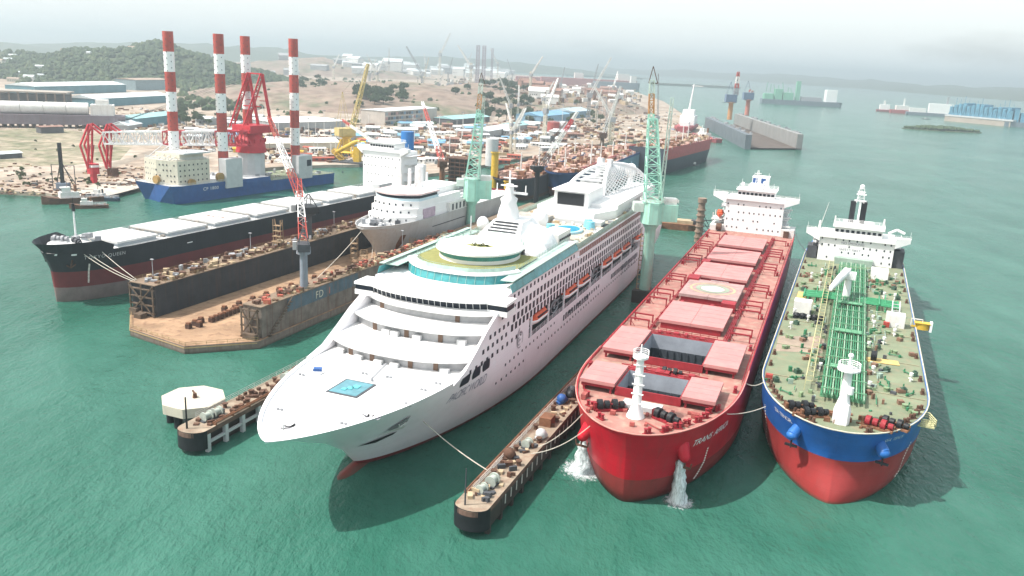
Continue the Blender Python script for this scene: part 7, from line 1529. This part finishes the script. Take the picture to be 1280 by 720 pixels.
t = craft('hazy green and grey dredger far out in the strait', 1000, 131.5, 200, 40, 12, -.12, mat('slate_hull', (.16, .2, .24), .7), [('green_block', -95, -72, -15, 15, 12, 26, PG), ('green_block', -68, -50, -13, 13, 12, 38, PG), ('green_block', -47, -22, -15, 15, 12, 30, PG), ('green_tower', -15, -5, -6, 6, 12, 60, PG), ('white_house', 60, 86, -14, 14, 12, 42, WHITE), ('deck_house', 0, 50, -10, 10, 12, 22, GREY)], 'dredger')
for k in range(7): mb = MB(); x = -90 + 11 * k; mb.bar((x, 0, 30), (x + rnd.uniform(-6, 6), 0, rnd.uniform(38, 56)), 1.4); mb.build('dredger_mast', PG, t)
t = craft('small white and red vessel leftmost of the moored row at right', 1112, 140, 60, 16, 5, -.2, mat('dull_red_hull', (.30, .07, .08)), [('white_house', -24, -2, -6, 6, 5, 17, WHITE), ('mast_box', -16, -12, -2, 2, 17, 26, WHITE2)])
t = craft('red hulled vessel with white house in the moored row at right', 1132, 142, 70, 18, 8, -.2, mat('weathered_red_hull', (.40, .08, .08)), [('white_house', -24, 4, -7, 7, 8, 18, WHITE2), ('mast_box', -8, -5, -2, 2, 18, 34, WHITE2), ('deck_house', 10, 30, -6, 6, 8, 14, LGREY)])
t = craft('white block vessel right before the long blue dock', 1162, 145, 100, 22, 7, -.3, mat('slate_hull', (.16, .2, .24)), [('white_house', -44, -10, -8, 8, 7, 16, WHITE2), ('white_house', -5, 44, -9, 9, 7, 28, WHITE), ('mast_box', 30, 34, -3, 3, 28, 44, GREY)])
a, b = at(1180, 151), at(1262, 158.5); d = b - a
t = thing('long_barge', 'long beige barge carrying a wall of blue steel frames at right', 'barge', (a.x, a.y, 0), math.atan2(d.y, d.x)); L_ = d.length
MB().box(0, L_, 0, 40, -1, 10).build('barge_hull', mat('beige_hull', (.42, .36, .31), .8, .2, .05, streak=.5, rustcol=(.3, .18, .14)), t); MB().box(0, L_ + 5, -1, 41, 10, 13).build('barge_deck', LGREY, t)
HB_ = mat('hazy_blue_steel', (.10, .28, .40), .7, .35, .15)
for k in range(int(L_ / 9)):
    x = 4 + 9 * k; mb = MB(); mb.box(x, x + 7.4, 6, 36, 13, 13 + rnd.uniform(16, 26)); mb.bar((x, 4, 13), (x + 7, 4, 34), .8); mb.bar((x + 3, 20, 30), (x + 3, 20, rnd.uniform(38, 52)), .6); mb.build('steel_block', HB_, t)
a, b = at(1255, 158), at(1330, 163)
t = thing('long_barge', 'dark blue barge with stacked frames at the right picture edge', 'barge', (a.x, a.y, 0), math.atan2(b.y - a.y, b.x - a.x)); MB().box(0, 160, 0, 30, -1, 9).build('barge_hull', mat('slate_hull', (.16, .2, .24)), t)
for k in range(14): x = 3 + 11 * k; MB().box(x, x + 8, 4, 26, 9, 9 + rnd.uniform(14, 30)).build('steel_block', HB_, t)
c = at(1177, 163.5); v = []
mb = MB(); mb.rings([[(c.x + 62 * r * math.cos(2 * PI * k / 24) , c.y + 22 * r * math.sin(2 * PI * k / 24) - .12 * 62 * r * math.cos(2 * PI * k / 24), z) for k in range(24)] for r, z in ((1, -1), (.96, 1.2), (.3, 2.5))]); mb.build('islet_ground', WOOD, kind='structure')
mb = MB()
for i in range(190): a = rnd.random() * 2 * PI; r = math.sqrt(rnd.random()) * .92; X = 62 * r * math.cos(a); lump((c.x + X, c.y + 22 * r * math.sin(a) - .12 * X, 2.5 + 2 * (1 - abs(X) / 62)), rnd.uniform(2.2, 4.6) * (1.1 - .5 * abs(X) / 62))
mb.build('islet_wood', LEAF, label='dark low wood covering the small islet in the strait', cat='wood', kind='stuff')
for lab, px, py, ln in (('tiny dark boat on open water below the black and red ship', 868, 207, 9), ('tiny pale boat off the yard shore, left of the far dock', 905, 128, 12), ('small dark boat near the blue barge left end', 1158, 149, 22)):
    t = thing('small_boat', lab, 'boat', at(px, py, 0), rnd.random()); mb = MB(); mb.rings([[(x, -1.6 * b, -.3), (x, 1.6 * b, -.3), (x, 1.8 * b, 1.2), (x, -1.8 * b, 1.2)] for x, b in ((-ln / 2, .8), (0, 1), (ln / 2, .1))], 0, False); mb.build('boat_hull', DGREY, t); MB().box(-ln * .2, ln * .1, -1, 1, 1.2, 2.8).build('boat_cabin', WHITE2, t)
for lab, px, py, L_, W_, H_, m_, rz in (('long dull red hull of a hazy ship moored far along the strait', 735, 109, 330, 50, 28, mat('hazy_red_hull', (.36, .13, .13), .8), .05), ('dark hull of a hazy ship right of the long red one', 770, 112, 150, 40, 24, mat('slate_hull', (.16, .2, .24)), .05), ('hazy red ship moored left of the long red hull', 690, 106, 260, 45, 24, mat('hazy_red_hull', (.36, .13, .13)), .05)):
    t = craft(lab, px, py, L_, W_, H_, rz, m_, [('white_house', L_ * .3, L_ * .42, -W_ * .35, W_ * .35, H_, H_ + 22, WHITE2)])
# rusty tower dolphin and low barge behind the red ship
t = thing('tower_dolphin', 'rusty braced tower standing in the water left of the red ship stern', 'tower', at(873, 297, 2)); mb = MB(); mb.cyl((0, 0, -3), (0, 0, 17), 1.8, 1.5, 10); mb.cyl((0, 0, 16), (0, 0, 18), 2.0, 2.0, 10)
for k in range(6): mb.cyl((0, 0, 2.5 * k), (0, 0, 2.5 * k + .5), 2.1, 2.1, 10)
mb.build('tower_column', mat('tan_rust', (.26, .19, .15), .9, .4, .5), t); mb = MB()
for k in range(3): mb.bar((1.5, 0, 3 + 2.5 * k), (7, 1, 2 + 3 * k), .3); mb.bar((1.5, 0, 4 + 3 * k), (7, 1, 1), .25)
mb.build('brace', DGREY, t)
t = craft('low rusty barge afloat behind the cruise ship stern', 850, 286, 20, 9, 3, -.25, RUST, [('deck_heap', -7, 6, -3, 3, 3, 4.6, mat('tan_scrap', (.42, .33, .22))), ('deck_box', 5, 8.5, -2, 2, 3, 5, DGREY)], 'work_barge')
